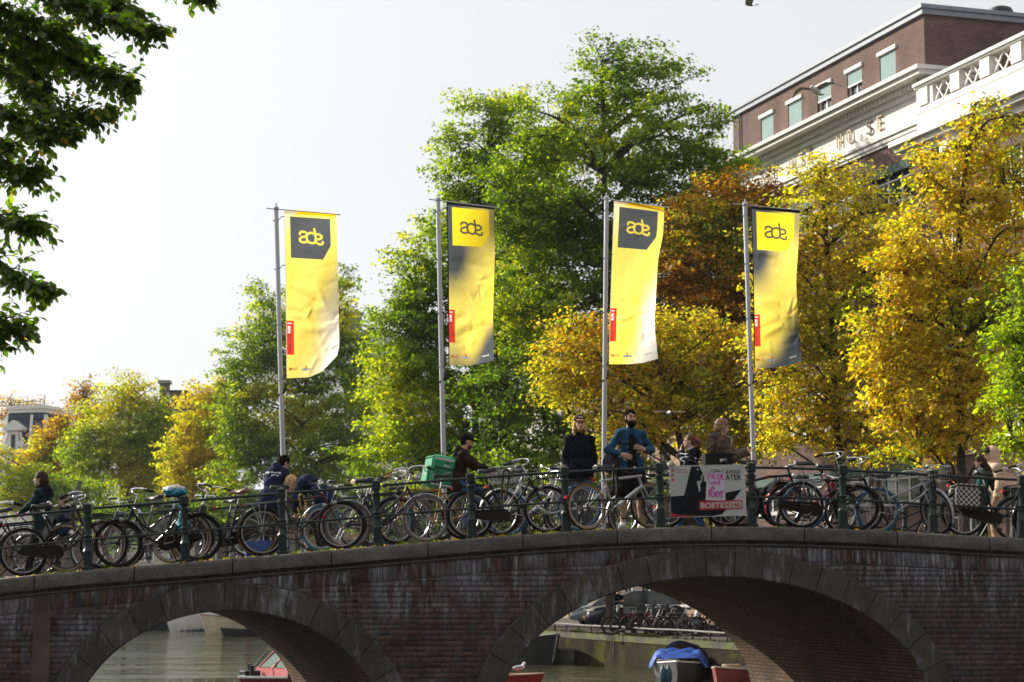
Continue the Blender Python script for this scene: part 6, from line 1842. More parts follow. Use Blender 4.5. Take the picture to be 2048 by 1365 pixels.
# the near tree whose branches hang into the top left corner; its largest leaves are single objects
m_leaf2 = leafmat('near_leaf', .62, .05)
def near_tree():
 base = np.array(gb(-700, 19.5, QZ))
 e = empty('near_elm_tree', base, 0, 'near tree whose leafy branches hang into the upper left corner', 'tree')
 mb = MB(); mb.tube([(0, 0, 0), (0.05, 0, 3), (.1, .1, 7), (.4, .2, 11)], [.4, .34, .28, .2], 10); mb.build('trunk', m_bark, e)
 tw = []
 def branch(path, r0, k):
  p_ = [np.array(at(x - 24, y - 6, 19.5 + d)) - base for x, y, d in path]
  pp = smooth_path([tuple(q) for q in p_], 6)
  return pp, np.linspace(r0, .006, len(pp))
 mb = MB(); sprays = []
 main = [[(-480, -240, .1), (-160, -90, .1), (20, 20, .1), (110, 60, .1), (170, 90, .1)], [(-460, -180, .5), (-150, -20, .4), (0, 90, .4), (70, 130, .4), (110, 180, .4)], [(-480, -330, -.3), (-200, -180, -.3), (0, -70, -.3), (120, -20, -.3), (200, 20, -.3)],
   [(-500, -300, .2), (-200, -160, 0), (60, -40, -.2), (230, 40, -.3), (335, 70, -.3)], [(-420, -200, 0), (-120, -20, .2), (90, 90, .3), (220, 150, .3), (285, 175, .3)], [(-430, -120, 0), (-100, 60, 0), (60, 170, -.3), (150, 230, -.3), (235, 230, -.2)],
   [(-400, -60, 0), (-130, 100, -.2), (20, 220, -.4), (100, 270, -.4), (160, 270, -.4)], [(-380, 60, 0), (-140, 230, .2), (0, 310, .2), (60, 350, .2), (90, 350, .2)], [(-360, 200, 0), (-150, 330, 0), (-20, 420, 0), (55, 450, 0), (80, 455, 0)],
   [(-360, 300, 0), (-150, 420, .3), (-30, 500, .2), (60, 555, .2), (112, 585, .2)], [(-360, 480, 0), (-160, 570, 0), (-50, 640, 0), (20, 655, 0), (70, 663, 0)], [(-300, 520, 0), (-150, 610, .3), (-40, 680, .2), (15, 690, .2)], [(-420, -420, 0), (-100, -200, .4), (150, -80, .4), (330, -50, .4), (435, 0, .4)],
   [(-420, -320, .5), (-100, -120, .6), (120, -20, .7), (250, 10, .7), (290, 35, .7)], [(-420, -250, .8), (-150, -60, .9), (10, 60, .9), (120, 120, .9), (200, 110, .9)], [(-400, 0, .6), (-160, 160, .6), (-40, 260, .6), (40, 300, .6)]]
 for path in main:
  pp, rr = branch(path, .06, 0); mb.tube(pp, rr, 6)
  P = np.array(pp); n = len(P)
  for i in range(n // 3, n):
   t_ = P[min(i + 1, n - 1)] - P[max(i - 1, 0)]; t_ /= np.linalg.norm(t_)
   for _ in range(8 if path[-1][0] > 150 else 6):
    d = t_ * .6 + rng.normal(size=3) * np.array([.55, .7, .45]) + np.array([0, 0, -.10]); d /= np.linalg.norm(d)
    ln = rng.uniform(.12, .40) * (1.0 if i < n - 3 else .45)
    q1 = P[i] + d * ln * .5 + np.array([0, 0, .02]); q2 = P[i] + d * ln + np.array([0, 0, -.06 * ln])
    mb.tube([tuple(P[i]), tuple(q1), tuple(q2)], [.007, .005, .002], 3)
    sprays.append((P[i], q1, q2))
 mb.build('branches', m_bark, e)
 C, N, T, ln = [], [], [], []
 for p0, p1, p2 in sprays:
  k = rng.integers(7, 11)
  for j in range(k):
   f = (j + .7) / k; c = p0 * (1 - f) ** 2 + 2 * p1 * f * (1 - f) + p2 * f * f
   d = p2 - p0; d /= np.linalg.norm(d); s_ = np.cross(d, [0, 0, 1]); s_ /= np.linalg.norm(s_) + 1e-9
   tt = d * .55 + s_ * (1 if j % 2 else -1) * .75 + np.array([0, 0, -.45]) + rng.normal(size=3) * .3; tt /= np.linalg.norm(tt)
   nn = np.array([0, 0, 1.0]) + rng.normal(size=3) * .55; nn -= tt * nn.dot(tt); nn /= np.linalg.norm(nn)
   L_ = rng.uniform(.06, .11)
   C.append(c + tt * L_ * .55); N.append(nn); T.append(tt); ln.append(L_)
 C, N, T, ln = map(np.array, (C, N, T, ln))
 pal_ = np.array([(0.030, 0.075, 0.010), (0.045, 0.105, 0.012), (0.075, 0.145, 0.016), (0.12, 0.19, 0.02), (0.40, 0.24, 0.02)])
 k = rng.choice(5, len(C), p=[.34, .36, .2, .085, .015])
 col = pal_[k] * rng.uniform(.75, 1.25, (len(C), 1))
 # outline of one leaf: serrated oval in (t, s) with a raised fold
 tt = np.array([-.5, -.28, 0, .25, .5, .25, 0, -.28]); ss = np.array([0, .24, .31, .21, 0, -.21, -.31, -.24]); hh = np.array([0, .07, .09, .05, -.06, .05, .09, .07])
 tri = np.array([(0, 1, 7), (1, 2, 7), (2, 6, 7), (2, 3, 6), (3, 5, 6), (3, 4, 5)])
 S_ = np.cross(N, T)
 vis = np.array([(lambda q: -20 < q[0] < 470 and -30 < q[1] < 720)(proj(Vector(c + base))) for c in C])
 cand = np.where(vis)[0]
 big = set(cand[np.argsort(-ln[cand])[:300]].tolist())
 rest = np.array([i for i in range(len(C)) if i not in big])
 def geo(ii):
  V = C[ii][:, None] + T[ii][:, None] * (tt[None, :, None] * ln[ii][:, None, None]) + S_[ii][:, None] * (ss[None, :, None] * ln[ii][:, None, None]) + N[ii][:, None] * (hh[None, :, None] * ln[ii][:, None, None])
  n = len(ii); Fc = (tri[None] + (np.arange(n) * 8)[:, None, None]).reshape(-1, 3)
  return V.reshape(-1, 3), Fc, np.repeat(col[ii], len(tri), axis=0)
 V, Fc, cc = geo(rest)
 link('foliage', npmesh('foliage', V, Fc, cc), m_leaf2, e, kind='stuff')
 for i in big:
  V, Fc, cc = geo(np.array([i]))
  o = link('leaf', npmesh('leaf', V - C[i], Fc, cc), m_leaf2, e); o.location = C[i]
def proj(p):
 d = p - EYE; f = d.dot(_f)
 return 1024 + FPX * d.x / f, 682.5 - FPX * d.dot(_u) / f
near_tree()
# ---------------------------------------------------------------- people: smooth bodies grown from joints
def surface_net(D, org, h):
 nx, ny, nz = D.shape
 ins = D < 0
 occ = np.zeros((nx - 1, ny - 1, nz - 1), np.int8)
 for i in (0, 1):
  for j in (0, 1):
   for k in (0, 1):
    occ += ins[i:nx - 1 + i, j:ny - 1 + j, k:nz - 1 + k]
 act = (occ > 0) & (occ < 8)
 ci = np.argwhere(act)
 idx = -np.ones(act.shape, np.int32); idx[act] = np.arange(len(ci))
 acc = np.zeros((len(ci), 3)); cnt = np.zeros(len(ci))
 cor = [(i, j, k) for i in (0, 1) for j in (0, 1) for k in (0, 1)]
 for a in cor:
  for ax_ in range(3):
   if a[ax_]: continue
   b = list(a); b[ax_] = 1
   va = D[ci[:, 0] + a[0], ci[:, 1] + a[1], ci[:, 2] + a[2]]; vb = D[ci[:, 0] + b[0], ci[:, 1] + b[1], ci[:, 2] + b[2]]
   cr = (va < 0) != (vb < 0)
   t_ = np.where(cr, va / (va - vb + 1e-12), 0)
   p = np.tile(np.array(a, float), (len(ci), 1)); p[:, ax_] += t_
   acc[cr] += p[cr]; cnt[cr] += 1
 V = (ci + acc / np.maximum(cnt, 1)[:, None]) * h + org
 Fs = []
 for ax_ in range(3):
  o1, o2 = [(1, 2), (2, 0), (0, 1)][ax_]
  sl0 = [slice(None)] * 3; sl1 = [slice(None)] * 3
  sl0[ax_] = slice(0, -1); sl1[ax_] = slice(1, None)
  A, Bq = ins[tuple(sl0)], ins[tuple(sl1)]
  e = np.argwhere(A != Bq)
  e = e[(e[:, o1] > 0) & (e[:, o2] > 0) & (e[:, o1] < D.shape[o1] - 1) & (e[:, o2] < D.shape[o2] - 1)]
  flip = A[e[:, 0], e[:, 1], e[:, 2]]
  q = []
  for d1, d2 in ((-1, -1), (0, -1), (0, 0), (-1, 0)):
   c = e.copy(); c[:, o1] += d1; c[:, o2] += d2
   q.append(idx[c[:, 0], c[:, 1], c[:, 2]])
  q = np.stack(q, 1)
  q[~flip] = q[~flip][:, ::-1]
  Fs.append(q)
 Fc = np.concatenate(Fs)
 return V, Fc[(Fc >= 0).all(1)]
class SDF:
 def __init__(s): s.p = []
 def cone(s, a, b, r1, r2, k=.02): s.p.append(('c', np.array(a, float), np.array(b, float), r1, r2, k)); return s
 def ell(s, c, r_, Rm=None, k=.02): s.p.append(('e', np.array(c, float), np.array(r_, float), Rm if Rm is not None else np.eye(3), 0, k)); return s
 def cut(s, c, r_, Rm=None, k=.01): s.p.append(('x', np.array(c, float), np.array(r_, float), Rm if Rm is not None else np.eye(3), 0, k)); return s
 def plane(s, n, c, k=.004): s.p.append(('p', np.array(n, float), np.array(c, float), 0, 0, k)); return s
 def chain(s, pts, rs, k=.02):
  for i in range(len(pts) - 1): s.cone(pts[i], pts[i + 1], rs[i], rs[i + 1], k)
  return s
 def grow(s, t):
  o = SDF()
  for q in s.p:
   if q[0] == 'c': o.p.append(('c', q[1], q[2], q[3] + t, q[4] + t, q[5]))
   elif q[0] == 'e': o.p.append(('e', q[1], q[2] + t, q[3], 0, q[5]))
   else: o.p.append(q)
  return o
 def mesh(s, h=.012, wob=0.0, seed=0.0, wf=17.0):
  lo, hi = np.full(3, 9.), np.full(3, -9.)
  for q in s.p:
   if q[0] == 'c':
    r_ = max(q[3], q[4]); lo = np.minimum(lo, np.minimum(q[1], q[2]) - r_); hi = np.maximum(hi, np.maximum(q[1], q[2]) + r_)
   elif q[0] == 'e': lo = np.minimum(lo, q[1] - q[2].max()); hi = np.maximum(hi, q[1] + q[2].max())
  lo -= .03; hi += .03
  n = np.ceil((hi - lo) / h).astype(int) + 1
  D = np.full(n, 1e3)
  axs = [lo[i] + np.arange(n[i]) * h for i in range(3)]
  for q in s.p:
   ty, k = q[0], q[5]
   if ty == 'c': a, b = np.minimum(q[1], q[2]) - max(q[3], q[4]), np.maximum(q[1], q[2]) + max(q[3], q[4])
   elif ty in 'ex': a, b = q[1] - q[2].max(), q[1] + q[2].max()
   else: a, b = lo, hi
   m = 3 * k + .02
   i0 = np.clip(((a - m - lo) / h).astype(int), 0, n); i1 = np.clip(((b + m - lo) / h).astype(int) + 2, 0, n)
   if (i1 <= i0).any(): continue
   X, Y, Z = np.meshgrid(axs[0][i0[0]:i1[0]], axs[1][i0[1]:i1[1]], axs[2][i0[2]:i1[2]], indexing='ij')
   sl = tuple(slice(i0[j], i1[j]) for j in range(3))
   if ty == 'c':
    ba = q[2] - q[1]; L2 = ba.dot(ba) + 1e-12
    px, py, pz = X - q[1][0], Y - q[1][1], Z - q[1][2]
    t_ = np.clip((px * ba[0] + py * ba[1] + pz * ba[2]) / L2, 0, 1)
    d = np.sqrt((px - t_ * ba[0]) ** 2 + (py - t_ * ba[1]) ** 2 + (pz - t_ * ba[2]) ** 2) - (q[3] + (q[4] - q[3]) * t_)
   elif ty in 'ex':
    Pm = np.stack([X - q[1][0], Y - q[1][1], Z - q[1][2]], -1) @ q[3]
    k0 = np.sqrt(((Pm / q[2]) ** 2).sum(-1)); k1 = np.sqrt(((Pm / q[2] ** 2) ** 2).sum(-1))
    d = k0 * (k0 - 1) / (k1 + 1e-9)
   else:
    d = (X - q[2][0]) * q[1][0] + (Y - q[2][1]) * q[1][1] + (Z - q[2][2]) * q[1][2]
   o = D[sl]
   if ty in 'ce':
    hh = np.clip(.5 + .5 * (o - d) / k, 0, 1); D[sl] = o * (1 - hh) + d * hh - k * hh * (1 - hh)
   elif ty == 'x':
    d = -d; hh = np.clip(.5 - .5 * (o - d) / k, 0, 1); D[sl] = o * (1 - hh) + d * hh + k * hh * (1 - hh)
   else:
    D[sl] = np.maximum(o, d)
  if wob:
   X, Y, Z = np.meshgrid(*axs, indexing='ij')
   w_ = np.sin(X * wf + 2.3 * np.sin(Z * wf * .7 + seed)) * np.cos(Z * wf * 1.3 + 1.7 * np.sin(Y * wf * .8 + seed)) + .6 * np.sin(Z * wf * 2.6 + 3 * np.sin(X * wf + Y * wf * 1.2 + seed))
   D = np.where(D < 1, D + wob * w_, D)
  return surface_net(D, lo, h)
 def build(s, name, m, par, h=.012, wob=0.0, seed=0.0, wf=17.0, **kw):
  V, Fc = s.mesh(h, wob, seed, wf)
  return link(name, npmesh(name, V, Fc, None, True), m, par, **kw)
def vec(*a): return np.array(a, float)
def unit(a): return np.array(a, float) / (np.linalg.norm(a) + 1e-9)
def rotm(yaw=0, pitch=0, roll=0):
 return np.array((Matrix.Rotation(yaw, 3, 'Z') @ Matrix.Rotation(pitch, 3, 'Y') @ Matrix.Rotation(roll, 3, 'X')))
m_skin = mat('skin', (0.54, 0.33, 0.24), 0.5, var=.10, vs=12); m_skin_d = mat('skin_olive', (0.44, 0.26, 0.18), 0.5, var=.10, vs=12)
m_lip = mat('lips', (0.30, 0.10, 0.08), .5); m_eye = mat('eye_dark', (.02, .016, .014), .2)
def cloth(nm, col, rough=.85, bump=.5, bs=28, var=.16, vs=7): return mat('cloth_' + nm, col, rough, 0, var, vs, bump, bs, .08)
STAND = dict(pelvis=(0, 0, .95), chest=(.0, 0, 1.27), neck=(-.005, 0, 1.475), head=(.025, 0, 1.655), shL=(0, .160, 1.405), shR=(0, -.160, 1.405), elL=(-.03, .215, 1.14), elR=(-.03, -.215, 1.14), wrL=(.05, .22, .90), wrR=(.05, -.22, .90),
             hipL=(0, .09, .93), hipR=(0, -.09, .93), knL=(.03, .105, .50), knR=(.03, -.105, .50), anL=(-.01, .115, .085), anR=(-.01, -.115, .085), toeL=(.17, .15, .035), toeR=(.17, -.15, .035), hy=0., hp=0., hr=0.)
def hand(S_, wr, d, nrm, side, curl=.5, sc=1.0):
 """Palm, four fingers of unequal length bent at the knuckles, thumb from the side of the palm."""
 d = unit(d); nrm = unit(np.array(nrm) - d * np.dot(nrm, d)); ac = np.cross(nrm, d) * side
 Rm = np.stack([d, ac, nrm], 1)
 S_.cone(wr, wr + d * .03, .026, .028, .015)
 S_.ell(wr + d * .058 * sc, vec(.05, .040, .017) * sc, Rm, .012)
 for o_, L_ in ((.030, .070), (.010, .080), (-.010, .075), (-.029, .058)):
  p = wr + d * .098 * sc + ac * o_ * sc; dd = unit(d + ac * o_ * 3 - nrm * curl * .55)
  q = p + dd * L_ * .5 * sc; d2 = unit(dd - nrm * curl * 1.3); r_ = q + d2 * L_ * .5 * sc
  S_.cone(p - d * .02, q, .0095, .0088, .004); S_.cone(q, r_, .0088, .0075, .004)
 p = wr + d * .035 * sc + ac * .034 * sc; q = p + unit(d * .7 + ac * .75 - nrm * .2) * .038 * sc; r_ = q + unit(d * .95 + ac * .15 - nrm * curl * .5) * .032 * sc
 S_.cone(p - ac * .01, q, .0125, .0105, .006); S_.cone(q, r_, .0105, .0085, .004)
def frame_of(J):
 up = unit(vec(*J['neck']) - vec(*J['pelvis'])); lf = vec(*J['shL']) - vec(*J['shR']); lf = unit(lf - up * lf.dot(up)); fw = np.cross(lf, up)
 return np.stack([fw, lf, up], 1)
def torso_sdf(S_, J, fat=1.0, k=.05):
 Rm = frame_of(J); pv, ch, nk = vec(*J['pelvis']), vec(*J['chest']), vec(*J['neck'])
 S_.ell(pv, vec(.108, .150, .13) * fat, Rm, k); S_.ell((pv + ch) / 2, vec(.098, .130, .19) * fat, Rm, k); S_.ell(ch, vec(.112, .150, .185) * fat, Rm, k)
 S_.cone(vec(*J['shL']), vec(*J['shR']), .054, .054, k * .6); S_.cone(ch + Rm @ vec(-.02, .08, .06), vec(*J['shL']), .065, .052, k * .6); S_.cone(ch + Rm @ vec(-.02, -.08, .06), vec(*J['shR']), .065, .052, k * .6)
 for q_ in ('shL', 'shR'): S_.cone(nk - Rm @ vec(0, 0, .045), vec(*J[q_]) * .8 + nk * .2 - Rm @ vec(0, 0, .02), .062, .048, k * .8)
def arm_sdf(S_, J, sd, r0=.05, r1=.041, r2=.028, k=.02):
 S_.chain([vec(*J['sh' + sd]), vec(*J['el' + sd]), vec(*J['wr' + sd])], [r0, r1, r2], k)
def leg_sdf(S_, J, sd, r0=.088, r1=.056, r2=.040, k=.03):
 h, kn, an = vec(*J['hip' + sd]), vec(*J['kn' + sd]), vec(*J['an' + sd])
 S_.chain([h, kn], [r0, r1], k); S_.chain([kn, kn * .62 + an * .38 + vec(-.012, 0, 0), an], [r1 * .93, r1 * .95, r2], k)
def head_frame(J): return vec(*J['head']), rotm(J['hy'], J['hp'], J['hr'])
def head_sdf(S_, J, nose=1.0):
 C, Rm = head_frame(J); P_ = lambda *a: C + Rm @ vec(*a)
 S_.ell(P_(-.012, 0, .03), vec(.098, .077, .092), Rm, .02); S_.ell(P_(.028, 0, -.03), vec(.068, .060, .085), Rm, .03); S_.ell(P_(.045, 0, -.085), vec(.043, .043, .033), Rm, .03)
 S_.cone(P_(.088, -.028, .022), P_(.088, .028, .022), .012, .012, .012)
 S_.cut(P_(.102, .031, .002), vec(.018, .017, .012), Rm, .012); S_.cut(P_(.102, -.031, .002), vec(.018, .017, .012), Rm, .012)
 S_.cone(P_(.090, 0, .008), P_(.112 * (.97 + .03 * nose), 0, -.032), .008, .014 * nose, .010); S_.ell(P_(.100, 0, -.036), vec(.012, .019, .009), Rm, .008)
 S_.cone(P_(.088, -.016, -.062), P_(.088, .016, -.062), .010, .010, .010); S_.cone(P_(.082, 0, -.10), P_(.084, 0, -.10), .016, .016, .015)
 for s_ in (1, -1): S_.ell(P_(-.006, .078 * s_, -.012), vec(.021, .009, .032), Rm @ rotm(.35 * s_), .006)
 S_.cone(P_(-.025, 0, -.07), vec(*J['neck']) - vec(0, 0, .03), .053, .058, .025)
def face_parts(body, J, hairm, brow=True):
 C, Rm = head_frame(J); P_ = lambda *a: C + Rm @ vec(*a)
 for s_ in (1, -1):
  SDF().ell(P_(.086, .031 * s_, .002), vec(.009, .015, .007), Rm, .004).build('eye', m_eye, body, .004)
  if brow: SDF().chain([P_(.096, .012 * s_, .024), P_(.094, .034 * s_, .031), P_(.080, .052 * s_, .024)], [.005, .006, .003], .004).build('eyebrow', hairm, body, .004)
 SDF().ell(P_(.094, 0, -.060), vec(.008, .022, .005), Rm, .004).ell(P_(.093, 0, -.069), vec(.008, .019, .006), Rm, .004).build('mouth', m_lip, body, .004)
def hair_cap(J, style='short', thick=1.0):
 """Hair hugging the skull, cleared off the face."""
 C, Rm = head_frame(J); P_ = lambda *a: C + Rm @ vec(*a); S_ = SDF()
 S_.ell(P_(-.018, 0, .038), vec(.102, .084, .094) * thick, Rm, .02)
 if style in ('long', 'bob', 'pony'): S_.ell(P_(-.045, 0, -.03), vec(.075, .082, .095) * thick, Rm, .03)
 else: S_.ell(P_(-.05, 0, -.02), vec(.062, .070, .075), Rm, .02)
 S_.cut(P_(.105, 0, -.045), vec(.085, .075, .092), Rm, .012)
 return S_, P_, Rm
def person(label, px, v, feet_py=None, top_py=None, face=0.0, J=None, H=None, dz=0.0, loc=None, skin=None, hgrid=.0095, top=None, bottom=None, shoes=None, hair=None, hands=True, extra=None, group=None, yawabs=None, armr=1.0, headtop=1.785):
 """face: heading of the figure in radians from the bridge's own direction (0 = along it to the right, pi/2 = away from us)."""
 JJ = dict(STAND); JJ.update(J or {}); J = JJ
 u = bp(px, 1050, v)[0]
 if loc is None: loc = B(u, v, zdeck(u, v) + dz)
 if H is None and top_py is not None: H = (bp(px, top_py, v)[1] - loc.z) / headtop * 1.785
 sc = (H or 1.785) / 1.785
 e = empty('person', loc, BETA + face if yawabs is None else yawabs, label, 'person', group)
 e.scale = (sc,) * 3
 sk = skin or m_skin
 S_ = SDF(); torso_sdf(S_, J, .93)
 for sd in 'LR':
  arm_sdf(S_, J, sd, .046, .038, .026); leg_sdf(S_, J, sd)
  a, t_ = vec(*J['an' + sd]), vec(*J['toe' + sd]); S_.cone(a - vec(0, 0, .03), t_, .035, .028, .03)
  if hands:
   d = unit(vec(*J['wr' + sd]) - vec(*J['el' + sd])); hd = J.get('hd' + sd, d); hn = J.get('hn' + sd, (0, 1 if sd == 'R' else -1, 0)); hn = -vec(*hn)
   hand(S_, vec(*J['wr' + sd]), hd, hn, J.get('hs' + sd, 1 if sd == 'L' else -1), J.get('cu' + sd, .5))
 head_sdf(S_, J)
 body = S_.build('body', sk, e, hgrid)
 if bottom:
  kind, m, opt = bottom
  S_ = SDF(); Rm = frame_of(J); pv = vec(*J['pelvis'])
  S_.ell(pv, (.132, .178, .14), Rm, .04)
  for sd in 'LR':
   h, kn, an = vec(*J['hip' + sd]), vec(*J['kn' + sd]), vec(*J['an' + sd])
   t_ = opt.get('t', .018)
   if kind == 'shorts': S_.chain([h, h * .18 + kn * .82], [.108 + t_ * .3, .098 + t_], .03)
   else: S_.chain([h, kn, an + vec(0, 0, .02)], [.10 + t_ * .3, .062 + t_, opt.get('cuff', .048) + t_], .03)
  S_.build('trousers' if kind != 'shorts' else 'shorts', m, e, .012, opt.get('wob', .004), px * .1)
 if shoes:
  for sd in 'LR':
   a, t_ = vec(*J['an' + sd]), vec(*J['toe' + sd]); d = unit((t_ - a) * vec(1, 1, 0)); S_ = SDF()
   S_.chain([a - d * .035 + vec(0, 0, -.03), t_ + d * .03 + vec(0, 0, .008)], [.045, .040], .02); S_.cone(a + vec(0, 0, -.015), a + vec(0, 0, .03), .046, .044, .02)
   S_.plane((0, 0, -1), (0, 0, min(a[2] - .083, t_[2] - .033)))
   S_.build('shoe', shoes, e, .010)
 if top:
  m, o = top; t_ = o.get('t', .022)
  S_ = SDF(); torso_sdf(S_, J, 1.0, .05); S_ = S_.grow(t_)
  Rm = frame_of(J); pv = vec(*J['pelvis'])
  hem = o.get('hem', 0.0)
  if hem: S_.chain([pv + Rm @ vec(0, .045, .02), pv + vec(0, .06, -hem)], [.135 + t_, .135 + t_ + o.get('flare', 0)], .05); S_.chain([pv + Rm @ vec(0, -.045, .02), pv + vec(0, -.06, -hem)], [.135 + t_, .135 + t_ + o.get('flare', 0)], .05)
  for sd in 'LR':
   sh, el, wr = (vec(*J[q + sd]) for q in ('sh', 'el', 'wr'))
   S_.chain([sh, el, el * .10 + wr * .90], [.052 + t_ * .7, .043 + t_ * .85, .032 + t_ * .7], .022)
  cutz = o.get('low')
  S_.cone(vec(*J['neck']) - Rm @ vec(0, 0, .05), vec(*J['neck']) + Rm @ vec(.01, 0, -.005), .075, .062 + .3 * t_, .02)
  C_, Rh = head_frame(J)
  if o.get('open'):
   S_.cut(vec(*J['chest']) + Rm @ vec(.165, 0, -.08), (.085, .10, .95), Rm, .012)
  if cutz is not None: S_.plane((0, 0, -1), (0, 0, cutz))
  tp = S_.build(o.get('name', 'jacket'), m, e, .0125, o.get('wob', .006), px * .07, o.get('wf', 17.0))
  if o.get('hood') == 'down':
   nk = vec(*J['neck']); S_ = SDF()
   ring = [nk + Rm @ vec(.055 * math.cos(q) - .015 - .03 * (1 - math.cos(q)) * .5, .085 * math.sin(q), -.005 - .05 * math.cos(q) + .012) for q in np.linspace(-2.6, 2.6, 9) + math.pi]
   ring = [nk + Rm @ vec(-.02 + .10 * math.cos(q), .095 * math.sin(q), .0 - .045 * math.cos(q)) for q in np.linspace(.7, 2 * math.pi - .7, 11)]
   S_.chain(ring, [.026] + [.036] * 9 + [.026], .02); S_.ell(nk + Rm @ vec(-.115, 0, -.05), (.05, .11, .075), Rm, .04)
   S_.build('hood', o.get('hoodm', m), tp, .012, .004, 2)
 if hair: hair(e, body, J)
 if extra: extra(e, body, J)
 return e
def cap_hat(e, J, m, mb_=None, back=False):
 C, Rm = head_frame(J); P_ = lambda *a: C + Rm @ vec(*a); S_ = SDF()
 S_.ell(P_(-.012, 0, .050), (.112, .096, .092), Rm, .02); S_.plane(Rm @ vec(-.18, 0, -1), P_(0, 0, .034))
 c = S_.build('cap', m, e, .008)
 S_ = SDF(); S_.ell(P_(.115, 0, .045), (.085, .078, .014), Rm @ rotm(0, .22), .01); S_.cut(P_(-.01, 0, .02), (.095, .080, .10), Rm, .005)
 S_.build('cap_peak', mb_ or m, c, .006)
 return c
m_hb, m_hd, m_hbl, m_hbr = mat('hair_brown', (.035, .017, .010), .6, var=.35, vs=30, spec=.15), mat('hair_black', (.006, .004, .004), .9, var=.3, vs=30, spec=.03), mat('hair_blond', (.46, .30, .12), .5, var=.35, vs=30, spec=.2), mat('hair_auburn', (.10, .045, .020), .55, var=.35, vs=30, spec=.2)
def hair_short(m, th=1.0):
 def f(e, body, J):
  S_, P_, Rm = hair_cap(J, 'short', th); S_.build('hair', m, e, .009, .004, 3, 60); face_parts(body, J, m)
 return f
def strand(J, pts, rs):
 C, Rm = head_frame(J); return [C + Rm @ vec(*p) for p in pts], rs

# 1 woman in the parka, pushing her bicycle to the left
def hair_bun(e, body, J):
 S_, P_, Rm = hair_cap(J, 'bob', 1.06); S_.ell(P_(-.10, 0, -.04), (.055, .062, .055), Rm, .03); S_.build('hair', m_hb, e, .009, .004, 1, 50); face_parts(body, J, m_hb)
c_teal = cloth('teal_parka', (.010, .032, .036)); c_blk = cloth('black', (.010, .010, .011)); c_char = cloth('charcoal', (.03, .03, .034)); c_fur = cloth('black_fleece', (.008, .008, .009), .95, 1.0, 60)
def collar(m, r_=.045, up=.02, hood=0.0):
 def f(e, body, J):
  Rm = frame_of(J); nk = vec(*J['neck']); S_ = SDF()
  S_.chain([nk + Rm @ vec(.075 * math.cos(q) - .01, .085 * math.sin(q), up + .01 - .03 * math.cos(q)) for q in np.linspace(.5, 2 * math.pi - .5, 11)], [r_] * 11, .02)
  if hood: S_.ell(nk + Rm @ vec(-.12, 0, -.05), (.06, .12, .09), Rm, .04)
  S_.build('collar', m, e, .012, .006, 4, 40)
 return f
person('woman in a dark teal parka with brown hair pushing a bicycle at the left', 86, 1.35, top_py=942, face=math.pi - .45, hair=hair_bun, extra=collar(c_fur, .042, .02, 1),
       top=(c_teal, dict(t=.022, hem=.16, wob=.009)), bottom=('trousers', c_blk, {}), shoes=m_lea,
       J=dict(elR=(.12, -.27, 1.17), wrR=(.36, -.16, 1.08), elL=(.10, .27, 1.16), wrL=(.34, .20, 1.06), chest=(.03, 0, 1.27), neck=(.05, 0, 1.47), head=(.08, 0, 1.65), knL=(.12, .10, .52), anL=(.20, .1, .10), toeL=(.37, .12, .06), knR=(-.04, -.1, .5), anR=(-.24, -.1, .16), toeR=(-.10, -.12, .05), hy=.35, hnR=(0, 0, -1), hnL=(0, 0, -1), cuR=.9, cuL=.9))
# 2 the child on the back seat
def hair_curly(e, body, J):
 S_, P_, Rm = hair_cap(J, 'short', 1.1)
 for q in range(26):
  d = unit(rng.normal(size=3) + vec(-.3, 0, .5));
  if d[0] > .75 or d[2] < -.35: continue
  S_.ell(P_(-.015 + .105 * d[0], .09 * d[1], .045 + .098 * d[2]), (.028, .028, .026), Rm, .01)
 S_.cut(P_(.13, 0, -.05), (.09, .08, .085), Rm, .01)
 S_.build('hair', m_hb, e, .009); face_parts(body, J, m_hb)
c_navy = cloth('navy_fleece', (.008, .012, .026))
SIT = dict(pelvis=(0, 0, .50), chest=(.0, 0, .80), neck=(0, 0, .985), head=(.03, 0, 1.18), shL=(0, .15, .95), shR=(0, -.15, .95), elL=(.02, .23, .70), elR=(.02, -.23, .70), wrL=(.22, .14, .64), wrR=(.22, -.14, .64), hipL=(.03, .09, .47), hipR=(.03, -.09, .47),
           knL=(.42, .11, .46), knR=(.42, -.11, .46), anL=(.44, .11, .06), anR=(.44, -.11, .06), toeL=(.58, .12, .02), toeR=(.58, -.12, .02))
_cu = bp(128, 1000, 1.3)[0]
kid_z = bp(128, 1003, 1.3)[1] - 1.18 * .62
person('small boy with curly brown hair sitting in the child seat', 130, 1.28, loc=B(_cu, 1.28, kid_z), H=1.785 * .62, face=math.pi, hair=hair_curly, top=(c_navy, dict(t=.028, hood='down')), bottom=('trousers', cloth('blue_jeans', (.02, .04, .09)), {}), shoes=m_lea,
       J=dict(SIT, hy=.5, head=(.03, 0, 1.20)), hgrid=.011)
